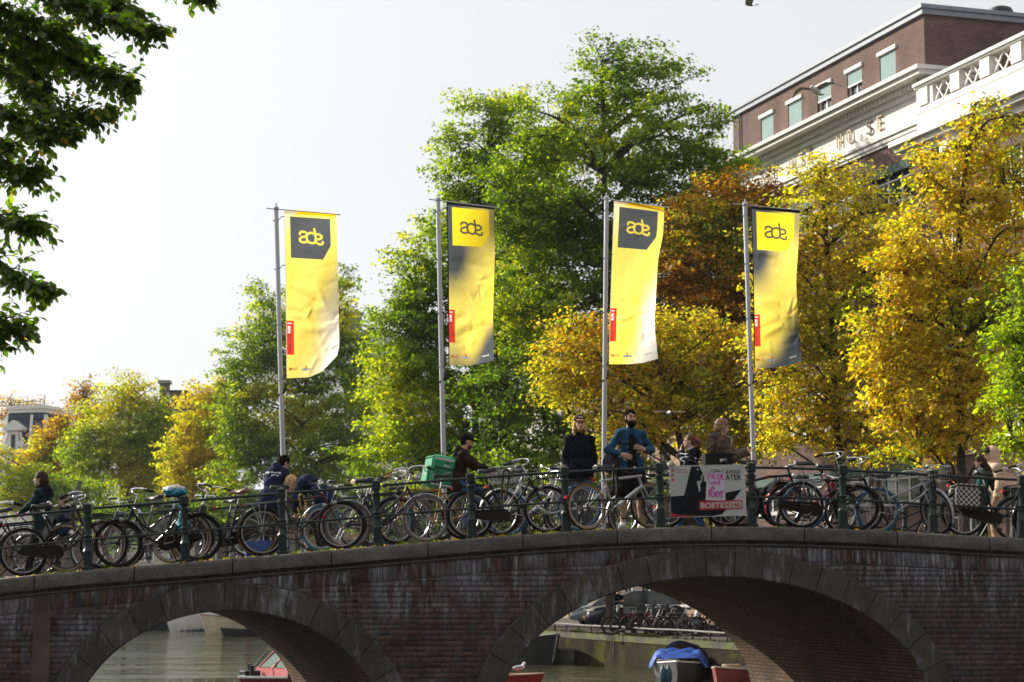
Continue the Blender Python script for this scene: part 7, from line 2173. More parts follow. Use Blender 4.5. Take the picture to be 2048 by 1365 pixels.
# 3, 4 the two men in navy at the pole
c_nv = cloth('navy_sweater', (.013, .020, .050), .9, .4, 40)
def printed(e, body, J):
 Rm = frame_of(J); ch = vec(*J['chest'])
 sw = [c for c in e.children if c.name.startswith('sweater')][0]
 bvh = BVHTree.FromPolygons([v_.co.copy() for v_ in sw.data.vertices], [tuple(p_.vertices) for p_ in sw.data.polygons])
 mb = MB()
 for s_, y0, wd, z0, hh, bo in (('exp sure', .17, .33, .055, .058, .02), ('group', -.02, .13, .015, .032, .01)):
  V, T, _ = text(s_, bo); pts = []
  for a, b in V:
   q = Vector(ch + Rm @ vec(-.5, y0 - a * wd, z0 + b * hh)); d = Vector(Rm @ vec(1, 0, 0))
   hit = bvh.ray_cast(q, d)[0]
   pts.append((hit if hit else q + d * .35) - d * .006)
  mb.add(pts, [tuple(t_) for t_ in T])
 mb.build('print', mat('print_white', (.62, .64, .68), .7), sw, False)
# the men's own hair pieces
def short_with(m, f2=None):
 g = hair_short(m)
 def f(e, body, J):
  g(e, body, J)
 return f
person('dark haired man in a navy sweater with white lettering on its back, at the flagpole', 540, 5.2, face=.95, H=1.80, hair=hair_short(m_hd, 1.04), extra=printed, skin=m_skin_d,
       top=(c_nv, dict(t=.022, hem=.08, name='sweater', hood='down', wob=.008)), bottom=('trousers', c_blk, {}), shoes=m_lea,
       J=dict(chest=(.10, 0, 1.25), neck=(.20, -.01, 1.42), head=(.31, -.04, 1.545), shL=(.17, .16, 1.39), shR=(.16, -.16, 1.37), elL=(.38, .24, 1.22), wrL=(.50, .06, 1.16), elR=(.36, -.24, 1.18), wrR=(.52, -.08, 1.14), hp=.45, hy=-.35, cuL=1, cuR=1))
person('blond man in navy bending down with his back level beside the flagpole', 636, 5.0, face=math.pi - .25, H=1.78, hair=hair_short(m_hbl, 1.03),
       top=(c_nv, dict(t=.020, hem=.05, name='sweater', wob=.008)), bottom=('trousers', c_blk, {}), shoes=mat('shoe_grey', (.03, .03, .032), .6),
       J=dict(pelvis=(-.10, 0, .93), chest=(.14, 0, 1.14), neck=(.31, 0, 1.18), head=(.46, 0, 1.15), shL=(.27, .16, 1.13), shR=(.27, -.16, 1.13), elL=(.32, .22, .86), wrL=(.36, .08, .66), elR=(.34, -.22, .86), wrR=(.38, -.08, .66), hipL=(-.10, .09, .92), hipR=(-.10, -.09, .92), knL=(.04, .11, .50), knR=(-.02, -.11, .50), anL=(-.08, .12, .085), anR=(-.14, -.12, .085), toeL=(.10, .14, .035), toeR=(.04, -.14, .035), hp=.95, cuL=1, cuR=1))
# 5 the courier
c_brn = cloth('brown_jacket', (.022, .014, .011), .8, .5, 24)
m_glove = mat('orange_glove', (.42, .085, .015), .7, var=.15)
def courier_hair(e, body, J):
 hair_short(m_hd, .98)(e, body, J); cap_hat(e, J, c_blk)
 C, Rm = head_frame(J); P_ = lambda *a: C + Rm @ vec(*a)
 S_ = SDF(); S_.ell(P_(.045, 0, -.075), (.062, .062, .052), Rm, .02); S_.cut(P_(.12, 0, -.03), (.05, .05, .045), Rm, .01); S_.build('beard', mat('stubble', (.09, .055, .04), .7), e, .008)
 for sd in 'LR':
  S_ = SDF(); d = unit(vec(*J['wr' + sd]) - vec(*J['el' + sd])); hn = -vec(*J.get('hn' + sd)); hand(S_, vec(*J['wr' + sd]), J.get('hd' + sd, d), hn, 1 if sd == 'L' else -1, J['cu' + sd]); S_ = S_.grow(.004); S_.cone(vec(*J['wr' + sd]) - d * .04, vec(*J['wr' + sd]) + d * .02, .036, .034, .01); S_.build('glove', m_glove, e, .008)
_RID = dict(pelvis=(0, 0, .98), chest=(.07, 0, 1.28), neck=(.12, 0, 1.475), head=(.18, 0, 1.645), shL=(.10, .16, 1.425), shR=(.10, -.16, 1.425), elL=(.30, .25, 1.24), wrL=(.52, .22, 1.17), elR=(.30, -.25, 1.24), wrR=(.52, -.24, 1.18), hipL=(.03, .09, .96), hipR=(.03, -.09, .96),
   knL=(.38, .12, .80), knR=(.30, -.12, .62), anL=(.26, .13, .42), anR=(.14, -.12, .24), toeL=(.40, .14, .36), toeR=(.28, -.13, .20), hp=.22, hnL=(0, 0, -1), hnR=(0, 0, -1), cuL=1.1, cuR=1.1, hdR=(.8, -.1, -.35), hdL=(.8, .1, -.35))
cr = person('courier in a brown jacket and black cap riding with orange gloves', 913, 3.6, top_py=866, face=.0, hair=courier_hair, skin=m_skin_d, J=_RID, top=(c_brn, dict(t=.022, hem=.08, hood='down', wob=.009)), bottom=('trousers', cloth('mid_jeans', (.03, .07, .16)), dict(t=.024)), shoes=m_lea, headtop=1.79)
# his insulated delivery bag, hanging on his back
m_bag = mat('bag_green', (.008, .22, .085), .55, var=.12, vs=5, bump=.25, bs=12); m_bag_d = mat('bag_green_dark', (.006, .15, .07), .6); m_refl = mat('reflective_grey', (.42, .45, .42), .4)
bo_ = cr.location + (BU * -.30 * cr.scale[0]) + Vector((0, 0, 1.12 * cr.scale[0]))
bag = empty('delivery_bag', bo_, BETA, 'bright green boxy delivery bag on the back of the courier', 'bag'); bag.rotation_euler = (R(0), R(9), BETA + .25)
mb = MB(); mb.box((0, 0, 0), (.40, .42, .46), ch=.035); mb.build('box', m_bag, bag)
mb = MB(); mb.loft([[Vector((x, y, z)) for x, y in ((-.2 + g, -.21 + g), (.2 - g * .3, -.21 + g), (.2 - g * .3, .21 - g), (-.2 + g, .21 - g))] for g, z in ((.0, .222), (.03, .25), (.09, .275))]); mb.build('lid', m_bag, bag)
mb = MB(); mb.box((-.212, 0, -.06), (.05, .30, .28), ch=.02); mb.build('pocket', m_bag, bag)
mb = MB(); mb.box((.02, -.214, -.08), (.30, .02, .24), ch=.006); mb.build('pocket', m_bag_d, bag)
for z, nm in ((.205, 'reflective_strip'), (-.205, 'reflective_strip')):
 mb = MB(); mb.box((.0, -.213, z), (.34, .008, .035)); mb.build(nm, m_refl, bag, False)
mb = MB(); mb.box((.02, -.216, .06), (.34, .018, .022)); mb.tube([(-.1, -.222, .06), (-.1, -.228, -.1), (-.1, -.222, -.21)], .008, 4); mb.build('zip_flap', m_strap, bag)
mb = MB()
for s_, z, mm in (('Uber', .135, 0), ('Eats', .092, 1)):
 V, T, _ = text(s_, .02); mb.add([(.0 + a * .11, -.2125, z + b * .034) for a, b in V], [tuple(t_) for t_ in T], mm)
 mb.add([(-.2385, .02 - a * .1, z - .16 + b * .03) for a, b in V], [tuple(t_) for t_ in T], mm)
mb.build('lettering', [m_strap, mat('print_white', (.62, .64, .68), .7)], bag, False)
mb = MB()
for y in (-.12, .12): mb.tube(smooth_path([(.2, y, .16), (.30, y * 1.2, .24), (.42, y * 1.3, .18), (.46, y * 1.35, .0), (.36, y * 1.3, -.16), (.2, y, -.2)], 4), .016, 5, flat=.4)
mb.tube(smooth_path([(-.05, -.06, .275), (-.03, -.05, .315), (.03, .05, .315), (.05, .06, .275)], 3), .010, 5); mb.build('strap', m_strap, bag)
# 6 man with cap and long hair
def cap_long(e, body, J):
 S_, P_, Rm = hair_cap(J, 'bob', 1.03)
 for s_ in (1, -1):
  S_.chain([P_(.0, .078 * s_, .0), P_(.01, .086 * s_, -.09), P_(.02, .086 * s_, -.17)], [.022, .030, .020], .02); S_.chain([P_(-.05, .06 * s_, -.02), P_(-.06, .07 * s_, -.18)], [.045, .038], .03)
 S_.build('hair', m_hbl, e, .009, .005, 2, 45); face_parts(body, J, m_hbl); c = cap_hat(e, J, cloth('brown_cap', (.035, .020, .016)), cloth('tan_cap', (.22, .12, .05)))
 mb = MB(); C, Rm = head_frame(J)
 for k in range(4): mb.box(Vector(C + Rm @ vec(.096, -.027 + .018 * k, .092)), (.006, .014, .016))
 mb.build('cap_badge', mat('print_white', (.62, .64, .68), .7), c, False)
 S_ = SDF(); S_.ell(P_(.062, 0, -.085), (.040, .045, .040), Rm, .02); S_.cut(P_(.10, 0, -.064), (.03, .022, .010), Rm, .006); S_.build('beard', m_hbl, e, .008)
c_hood = cloth('black_hoodie', (.008, .010, .014), .95, .5, 40); c_sweat = cloth('grey_sweatpants', (.085, .09, .105), .95, .6, 40); m_wsh = mat('white_shoe', (.62, .57, .55), .5, var=.1)
person('long haired man in a brown cap and black hoodie standing by the flagpole', 1160, 1.25, top_py=829, face=-math.pi / 2 - .05, hair=cap_long, top=(c_hood, dict(t=.022, hem=.05, name='hoodie', hood='down', wob=.008)), bottom=('trousers', c_sweat, dict(t=.034, cuff=.062, wob=.007)), shoes=m_wsh, headtop=1.80, J=dict(hy=.08, hnL=(0, -1, 0), hnR=(0, 1, 0), cuL=.8, cuR=.8))
# 7 bearded man in the denim jacket
c_den = cloth('denim', (.018, .062, .125), .8, .6, 30, .3, 9)
def beard_man(e, body, J):
 hair_short(m_hd, 1.0)(e, body, J); C, Rm = head_frame(J); P_ = lambda *a: C + Rm @ vec(*a)
 S_ = SDF(); S_.ell(P_(.042, 0, -.085), (.066, .066, .066), Rm, .02); S_.chain([P_(.0, .070, -.03), P_(.03, .058, -.09)], [.014, .02], .02); S_.chain([P_(.0, -.070, -.03), P_(.03, -.058, -.09)], [.014, .02], .02)
 S_.cone(P_(.092, -.022, -.048), P_(.092, .022, -.048), .008, .008, .01); S_.cut(P_(.125, 0, -.005), (.06, .050, .038), Rm, .008); S_.cut(P_(.108, 0, -.064), (.016, .020, .007), Rm, .004)
 S_.build('beard', m_hd, e, .007)
 # black T-shirt under the open jacket
 S_ = SDF(); torso_sdf(S_, J, 1.0, .05); S_ = S_.grow(.008); S_.plane((0, 0, 1), (0, 0, 1.44)); S_.build('t_shirt', c_blk, e, .0125, .004, 1)
 S_ = SDF(); Rm2 = frame_of(J); nk = vec(*J['neck'])
 S_.chain([nk + Rm2 @ vec(-.01 + .085 * math.cos(q), .092 * math.sin(q), .0 - .035 * math.cos(q)) for q in np.linspace(.75, 2 * math.pi - .75, 11)], [.028] * 11, .02); S_.build('collar', c_den, e, .012, .003, 1)
 mb = MB()
 for z in (1.30, 1.22, 1.14, 1.06):
  mb.lathe([(.007, 0), (.007, .004), (0, .006)], 6, Vector((.148, -.075, z)), 'x')
 mb.build('button', m_wire, e)
 for y in (-.115, .115):
  mb = MB(); mb.box((.118, y, 1.29), (.022, .085, .045), ch=.005); mb.build('pocket_flap', c_den, e)
person('bearded man in a blue denim jacket and black shorts gesturing with both hands', 1262, 1.15, top_py=819, face=-math.pi / 2 + .1, hair=beard_man, skin=m_skin_d, top=(c_den, dict(t=.020, hem=.03, open=1, wob=.008)), bottom=('shorts', c_blk, dict(t=.03)), shoes=m_wsh, hgrid=.0085,
       J=dict(hy=.15, hp=.0, elL=(-.03, .33, 1.19), wrL=(.20, .16, 1.17), elR=(-.03, -.33, 1.17), wrR=(.19, -.19, 1.10), hdL=(.15, -.75, .25), hdR=(.35, .70, -.22), hnL=(-.8, -.2, .2), hnR=(-.8, .2, .0), cuL=.35, cuR=.3, knL=(.02, .14, .5), knR=(.02, -.11, .5), anL=(-.02, .17, .085), anR=(-.01, -.12, .085), toeL=(.13, .24, .035), toeR=(.15, -.17, .035)))
_b7 = [o for o in COL.objects if o.get('label', '').startswith('bearded man')][0]
m_lthr = mat('bag_leather', (.10, .035, .022), .5); m_bagd = mat('bag_dark', (.014, .010, .016), .7, var=.2)
sb = empty('shoulder_bag', _b7.matrix_basis @ Vector((.0, -.30, .98)), _b7.rotation_euler.z, 'dark shoulder bag with a brown strap hanging beside the bearded man', 'bag'); sb.scale = _b7.scale
SDF().ell((0, 0, 0), (.10, .13, .15), None, .03).ell((.02, .03, -.05), (.10, .15, .12), None, .04).build('bag_body', m_bagd, sb, .013, .006, 1)
mb = MB(); mb.tube(smooth_path([(.02, .05, .10), (.10, .14, .28), (.09, .17, .40), (.02, .16, .485), (-.10, .16, .40), (-.12, .12, .2), (-.03, .03, .1)], 5), .018, 5, flat=.3); mb.build('strap', m_lthr, sb)
# 8 woman on the phone
def hair_pony(e, body, J):
 S_, P_, Rm = hair_cap(J, 'short', 1.03); S_.build('hair', m_hb if False else m_hbr, e, .009, .003, 3, 50); face_parts(body, J, m_hbr)
 S_ = SDF(); S_.chain([P_(-.125, 0, .02), P_(-.165, 0, -.03), P_(-.165, .0, -.13)], [.035, .045, .022], .02); S_.build('ponytail', m_hbr, e, .009, .004, 1, 50)
 S_ = SDF(); S_.chain([P_(-.115, .04 * math.cos(q), .025 + .04 * math.sin(q)) for q in np.linspace(0, 6.28, 9)], [.016] * 9, .01); S_.build('scrunchie', mat('scrunchie_pink', (.35, .02, .16), .7), e, .008, .004, 2, 80)
c_ncoat = cloth('dark_coat', (.009, .010, .016))
def coat_collar(e, body, J):
 collar(c_fur, .055, -.03, 1)(e, body, J)
 S_ = SDF(); nk = vec(*J['neck']); Rm = frame_of(J); S_.chain([nk + Rm @ vec(.045 * math.cos(q), .062 * math.sin(q), .035) for q in np.linspace(0, 6.28, 9)], [.024] * 9, .01); S_.build('scarf', cloth('pale_scarf', (.45, .50, .55)), e, .010)
pw = person('woman with a ponytail and pink scrunchie holding a phone to her face', 1384, 2.6, top_py=869, face=math.pi - .15, hair=hair_pony, extra=coat_collar, top=(c_ncoat, dict(t=.022, hem=.22)), bottom=('trousers', cloth('blue_denim_trousers', (.02, .06, .14)), {}), shoes=m_lea,
       J=dict(elL=(.16, .24, 1.22), wrL=(.19, .10, 1.46), hdL=(.0, -.25, .6), hnL=(-1, -.1, 0), cuL=.8, elR=(.02, -.26, 1.15), wrR=(.18, -.18, 1.02), knR=(.12, -.1, .5), anR=(.22, -.1, .09), toeR=(.39, -.12, .05), knL=(-.02, .1, .5), anL=(-.16, .1, .12), toeL=(.0, .12, .04), hy=.0))
def phone(label, P_, par, rot):
 e = empty('mobile_phone', par.matrix_basis @ Vector(P_), 0, label, 'phone'); e.rotation_euler = rot; e.scale = par.scale
 mb = MB(); mb.box((0, 0, 0), (.075, .009, .15), ch=.004); mb.build('phone_case', m_blk, e)
 mb = MB(); mb.box((0, -.0055, 0), (.066, .002, .138)); mb.build('screen', m_glass, e, False)
phone('black phone held at the mouth of the woman with the ponytail', (.20, .07, 1.55), pw, (R(60), 0, pw.rotation_euler.z + 1.3))
# 9 woman in the brown puffer
def hair_long(m, parts, th=1.05):
 def f(e, body, J):
  S_, P_, Rm = hair_cap(J, 'long', th)
  for pts, rs in parts: S_.chain([P_(*p) for p in pts], rs, .03)
  S_.build('hair', m, e, .009, .005, 3, 40); face_parts(body, J, m)
 return f
c_puf = cloth('brown_puffer', (.085, .056, .038), .6, .4, 10)
def puffer_bits(e, body, J):
 Rm = frame_of(J); nk = vec(*J['neck']); S_ = SDF()
 S_.chain([nk + Rm @ vec(-.03 + .10 * math.cos(q), .105 * math.sin(q), -.01 - .045 * math.cos(q)) for q in np.linspace(.6, 2 * math.pi - .6, 11)], [.04] * 11, .02); S_.ell(nk + Rm @ vec(-.16, 0, -.14), (.075, .13, .16), Rm, .05); S_.build('hood', c_puf, e, .012, .012, 1, 30)
 S_ = SDF(); S_.chain([nk + Rm @ vec(-.06 + .07 * math.cos(q), .08 * math.sin(q), .03 - .02 * math.cos(q)) for q in np.linspace(1, 5.3, 8)], [.026] * 8, .02); S_.build('inner_hood', cloth('blue_hood', (.04, .07, .13)), e, .011)
 mb = MB(); mb.tube(smooth_path([(-.03, -.13, 1.53), (.07, -.235, 1.46), (.06, -.30, 1.25), (.02, -.30, 1.02)], 5), .014, 5, flat=.35); mb.build('bag_strap', mat('strap_grey', (.3, .3, .33), .6), e)
pu = person('woman in a brown puffer jacket looking down at the phone in her hands', 1444, 3.0, top_py=837, face=.15, hair=hair_long(mat('hair_light_brown', (.20, .11, .055), .5, var=.4, vs=34, spec=.25), [([(-.01, .085, -.02), (.02, .09, -.13), (.03, .085, -.20)], [.03, .036, .02]), ([(-.01, -.085, -.02), (.02, -.09, -.13), (.03, -.085, -.22)], [.03, .036, .02])]), extra=puffer_bits, top=(c_puf, dict(t=.046, wob=.010, wf=24)), bottom=('trousers', c_blk, {}), shoes=m_lea,
       J=dict(elL=(.08, .28, 1.18), wrL=(.34, .10, 1.28), elR=(.10, -.29, 1.16), wrR=(.34, -.14, 1.26), hdL=(.9, -.2, .15), hdR=(.9, .2, .2), hnL=(0, 0, 1), hnR=(0, 0, 1), cuL=.4, cuR=.4, hp=.30))
phone('phone held out by the woman in the brown puffer jacket', (.47, -.03, 1.33), pu, (R(-65), 0, pu.rotation_euler.z + math.pi / 2))
# 10 blonde girl
person('blonde girl with long hair facing right behind the wire basket', 1858, 2.6, top_py=919, face=.15, hair=hair_long(m_hbl, [([(-.07, .04, -.02), (-.10, .05, -.2), (-.10, .05, -.38)], [.07, .06, .035]), ([(-.07, -.04, -.02), (-.10, -.06, -.2), (-.10, -.05, -.36)], [.07, .06, .035])]), top=(c_ncoat, dict(t=.022, hem=.1)), bottom=('trousers', c_char, {}), shoes=m_lea, J=dict(hy=.1))
# 11 long haired woman in green, 12 person in the beige hood
c_grn = cloth('green_jacket', (.008, .060, .050), .6)
def white_collar(e, body, J):
 S_ = SDF(); nk = vec(*J['neck']); Rm = frame_of(J); S_.chain([nk + Rm @ vec(.05 * math.cos(q) + .01, .066 * math.sin(q), .02 + .012 * math.cos(q)) for q in np.linspace(0, 6.28, 9)], [.024] * 9, .01); S_.build('collar', cloth('pale_collar', (.40, .42, .46)), e, .010)
person('woman with very long dark hair in a green jacket facing left', 1966, 1.7, top_py=912, face=math.pi - .2, hair=hair_long(m_hb, [([(-.06, .0, .0), (-.14, .0, -.16), (-.20, .02, -.36), (-.24, .03, -.56)], [.08, .085, .085, .035]), ([(-.05, -.06, -.02), (-.12, -.07, -.2), (-.2, -.05, -.4)], [.05, .06, .04])]), extra=white_collar, top=(c_grn, dict(t=.024, hem=.06, wob=.009)), bottom=('trousers', c_blk, dict(t=.03)), shoes=m_lea,
       J=dict(elR=(.10, -.26, 1.15), wrR=(.26, -.12, 1.06), elL=(.10, .26, 1.15), wrL=(.26, .12, 1.06)))
c_bei = cloth('beige_hoodie', (.58, .43, .30), .9, .4, 30)
def hooded(e, body, J):
 C, Rm = head_frame(J); P_ = lambda *a: C + Rm @ vec(*a)
 S_ = SDF(); S_.ell(P_(-.035, 0, .025), (.128, .112, .135), Rm, .03); S_.cone(P_(-.06, 0, -.06), vec(*J['neck']) + vec(-.05, 0, -.03), .10, .11, .04); S_.cut(P_(.13, 0, -.02), (.12, .088, .125), Rm, .012); S_.build('hood', c_bei, e, .010, .003, 2)
 cap_hat(e, J, c_blk); hair_short(m_hd, .97)(e, body, J)
tall = person('tall person in a beige hooded top and black cap facing left', 1988, 2.7, top_py=891, face=math.pi + .1, hair=hooded, top=(c_bei, dict(t=.036, hem=.12, name='hoodie', wob=.008)), bottom=('trousers', cloth('beige_trousers', (.33, .23, .15)), dict(t=.035)), shoes=m_wsh, headtop=1.815)
tb = empty('belt_bag', tall.matrix_basis @ Vector((-.05, .26, 1.02)), tall.rotation_euler.z, 'black pouch slung at the back of the person in beige', 'bag')
tb.location = tall.matrix_basis @ Vector((-.16, .14, .98))
SDF().ell((0, 0, 0), (.07, .12, .085), None, .02).ell((0, 0, .04), (.06, .11, .06), None, .02).build('bag_body', m_bagd, tb, .011, .004, 1)
mb = MB(); mb.tube(smooth_path([(0, -.1, .05), (.06, -.16, .25), (.1, -.1, .42)], 4), .012, 4, flat=.3); mb.build('strap', m_strap, tb)
# ---------------------------------------------------------------- boats
def water_at(px, py):
 d = ray(px, py); t_ = -EYE.z / d.z; return EYE + d * t_
def hull(label, name, loc, rz, L_, Bm, H, m, rim_m=None, inside=None, bow=.55, stern=.85, sheer=.25, deck=False, group=None, cat='boat'):
 """Open boat: x forward, keel below the water line, upper edge rising to the stem."""
 e = empty(name, loc, rz, label, cat, group)
 n = 16; rings, inner = [], []
 for i in range(n + 1):
  t_ = i / n; x = -L_ / 2 + L_ * t_
  w_ = Bm / 2 * (stern + (1 - stern) * min(1, t_ / .3)) if t_ < .3 else Bm / 2 * max(.02, 1 - max(0, (t_ - bow) / (1 - bow)) ** 2.2)
  top = H + sheer * max(0, (t_ - .45) / .55) ** 2
  xs = lambda z: x + (.18 * L_ * .35 * max(0, (t_ - .7) / .3) * (z / H))
  rings.append([Vector((xs(-.2), 0, -.22)), Vector((xs(-.1), w_ * .62, -.15)), Vector((xs(.25 * top), w_ * .92, .25 * top)), Vector((xs(top), w_, top)), Vector((xs(top), w_ - min(.07, w_ * .5), top)), Vector((xs(.2), (w_ - min(.07, w_ * .5)) * .8, .12)),
                      Vector((xs(.2), -(w_ - min(.07, w_ * .5)) * .8, .12)), Vector((xs(top), -w_ + min(.07, w_ * .5), top)), Vector((xs(top), -w_, top)), Vector((xs(.25 * top), -w_ * .92, .25 * top)), Vector((xs(-.1), -w_ * .62, -.15))])
 mb = MB(); mb.loft(rings); mb.build('hull', m, e, True, 35)
 mb = MB()
 for sd in (3, 8): mb.tube([r_[sd] + Vector((0, 0, .02)) for r_ in rings], .035 * max(.8, H), 6)
 mb.tube([rings[0][3] + Vector((0, 0, .02)), rings[0][8] + Vector((0, 0, .02))], .035, 6)
 mb.build('gunwale', rim_m or m, e)
 for t_ in (.28, .55):
  k = int(t_ * n); r_ = rings[k]; mb = MB(); a, b = r_[4], r_[7]
  mb.box(((a.x), 0, a.z - .12), (.28, abs(a.y - b.y) * .96, .04)); mb.build('thwart', inside or m, e, False)
 return e, rings
m_bk = mat('boat_black', (.010, .011, .013), .45, var=.3, vs=2, spec=.3); m_bred = mat('boat_red', (.32, .022, .020), .4, var=.2, vs=2); m_bgry = mat('boat_grey', (.10, .105, .105), .5, var=.25, vs=2); m_bwh = mat('boat_white', (.62, .62, .60), .45, var=.1, vs=1.5); m_bbl = mat('boat_blue', (.06, .11, .17), .5, var=.15, vs=1)
m_bcr = mat('boat_cream', (.52, .45, .33), .5, var=.15, vs=1.5); m_pale = mat('boat_pale_green', (.20, .21, .15), .6, var=.35, vs=2); m_tarp = mat('tarp_blue', (.015, .07, .34), .4, var=.2, vs=4, bump=.8, bs=7, spec=.5); m_rusty = mat('rust_red_cover', (.34, .14, .09), .8, var=.3, vs=4, bump=.4, bs=9)
rd = lambda d: math.atan2(d.y, d.x)
# dark sloop moored at the quay, its stem towards us
p_ = water_at(1100, 1331)
e, rr = hull('black steel sloop moored at the mossy quay, seen through the central arch', 'sloop', p_ + CD * 2.9 + Vector((-.35, 0, 0)), rd(-CD) + .12, 6.2, 2.5, .88, m_bk, mat('rub_rail', (.16, .17, .18), .6), None, .5, .9, .30)
# two half sunk pale dinghies
for px, lab in ((1152, 'left one of two algae stained dinghies lying against the quay'), (1196, 'right one of two algae stained dinghies lying against the quay')):
 q = water_at(px + 8, 1331); hull(lab, 'dinghy', q + CD * 2.2 + CN * .35, rd(-CD) + .5, 2.0, 1.0, .50, m_pale, m_pale, None, .6, .95, .08, group='dinghies at the quay')
# grey boat under a blue tarpaulin
q = Vector((5.95, 64.5, 0))
e, rr = hull('grey open boat partly covered by a blue tarpaulin', 'covered_boat', q + CD * 1.6, rd(-CD) - .42, 4.6, 1.7, .48, m_bgry, m_bwh, None, .6, .9, .14)
covered = e
tp_ = empty('tarpaulin', e.location + Vector((0, 0, 0)), e.rotation_euler.z, 'crumpled bright blue tarpaulin over the grey boat', 'tarpaulin')
xs_, ys_ = np.linspace(-1.0, 1.5, 30), np.linspace(-1.02, 1.02, 24); V = []
for x in xs_:
 for y in ys_:
  ed = max(0, abs(y) - .68); z = .84 + .12 * math.sin(x * 2.2) - ed * 1.3 + .035 * math.sin(x * 9 + 3 * math.sin(y * 5)) + .03 * math.sin(y * 11 + x * 7) - .12 * max(0, x - .5)
  V.append((x + .04 * math.sin(y * 9), y - .2 * ed * np.sign(y), max(z, .40)))
i = np.arange(30 * 24).reshape(30, 24)
link('cover', npmesh('cover', np.array(V), np.stack([i[:-1, :-1], i[1:, :-1], i[1:, 1:], i[:-1, 1:]], -1).reshape(-1, 4), None, True), m_tarp, tp_)
for k, (px, py) in enumerate(((1322, 1345), (1333, 1342))):
 q2 = water_at(px, py + 6); SDF().ell((0, 0, .22), (.11, .11, .30), None).cone((0, 0, .50), (0, 0, .56), .04, .03).build('fender', mat('fender_blue', (.02, .07, .10), .45), None, .03)
 o = [c for c in COL.objects if c.name.startswith('fender')][-1]; o.location = ((px - 1024) / FPX * 62.6, 62.6, 0.0); tag(o, ('left one' if k == 0 else 'right one') + ' of two dark blue fenders at the stern of the covered boat', 'fender', 'fenders of the covered boat')
rb = empty('rust_red_cover', covered.matrix_basis @ Vector((-1.35, .1, .62)), covered.rotation_euler.z, 'faded red brown cover lying on the bow behind the blue tarpaulin', 'cover')
V = []
for x in np.linspace(-.9, 1.0, 16):
 for y in np.linspace(-.55, .55, 12): V.append((x, y, .32 + .25 * x - .5 * y * y + .03 * math.sin(x * 9 + y * 6)))
i = np.arange(16 * 12).reshape(16, 12)
link('cover', npmesh('cover', np.array(V), np.stack([i[:-1, :-1], i[1:, :-1], i[1:, 1:], i[:-1, 1:]], -1).reshape(-1, 4), None, True), m_rusty, rb)
# faded red dinghy just inside the arch
q = Vector((6.62, 59.5, 0))
e, rr = hull('faded red dinghy with a coil of rope, just inside the central arch', 'dinghy', q + Vector((.25, .9, 0)), rd(Vector((-.55, -.8, 0))), 2.9, 1.4, .50, mat('boat_faded_red', (.24, .05, .045), .7, var=.4, vs=3), m_bcr, None, .55, .9, .12)
mb = MB(); c = Vector((.9, .1, .62))
for k in range(3): mb.tube([c + Vector((.20 * math.cos(a), .26 * math.sin(a), .03 * k)) for a in np.linspace(0, 6.28, 14)[:-1]], .022, 5, closed=True)
ro = mb.build('rope_coil', mat('rope_tan', (.32, .24, .14), .9), None); ro.matrix_world = e.matrix_basis; tag(ro, 'coil of tan rope on the bow of the faded red dinghy', 'rope')
# red boat with a gull, coming from behind the pier of the central arch
Yr = 55
q = at(986, 1360, Yr)
e, rr = hull('red wooden boat poking out from behind the pier, a gull on its bow', 'red_boat', Vector((q.x - 1.2, Yr, 0)), R(-12), 4.6, 1.9, .52, m_bred, mat('varnish', (.26, .11, .05), .4), None, .5, .85, .10)
mb = MB(); mb.box((.55, 0, .72), (.5, .7, .06)); mb.box((.35, 0, .95), (.12, .45, .42), ch=.03); mb.build('seat', mat('varnish', (.26, .11, .05), .4), e)
SDF().cone((.25, 0, .7), (.25, 0, .85), .16, .12).build('engine_cover', m_bwh, e, .03)
m_gw, m_gg = mat('gull_white', (.72, .72, .72), .7), mat('gull_grey', (.34, .36, .39), .7)
def sitting_gull(label, loc, rz):
 g = empty('gull', loc, rz, label, 'bird')
 S_ = SDF(); S_.ell((0, 0, .13), (.15, .07, .065), rotm(0, -.12), .02); S_.chain([(.10, 0, .16), (.135, 0, .235)], [.05, .036], .03); S_.ell((.15, 0, .25), (.045, .035, .035), None, .01); S_.cone((-.12, 0, .125), (-.22, 0, .12), .035, .012, .02); b = S_.build('body', m_gw, g, .010)
 for s_ in (1, -1):
  S_ = SDF(); S_.ell((-.03, .055 * s_, .145), (.14, .022, .045), rotm(0, -.10), .01); S_.build('wing', m_gg, g, .010)
 mb = MB(); mb.tube([(.185, 0, .248), (.225, 0, .242)], [.010, .003], 5)
 mb.build('beak', mat('beak_red', (.28, .03, .02), .5), g)
 for s_ in (1, -1):
  mb = MB(); mb.tube([(0, .025 * s_, .08), (.0, .025 * s_, 0), (.03, .025 * s_, 0)], .006, 4); mb.build('leg', mat('beak_red', (.28, .03, .02), .5), g)
 return g
gp = e.matrix_basis @ Vector((1.95, .0, .66))
sitting_gull('white gull sitting on the bow of the red boat', gp, R(20))
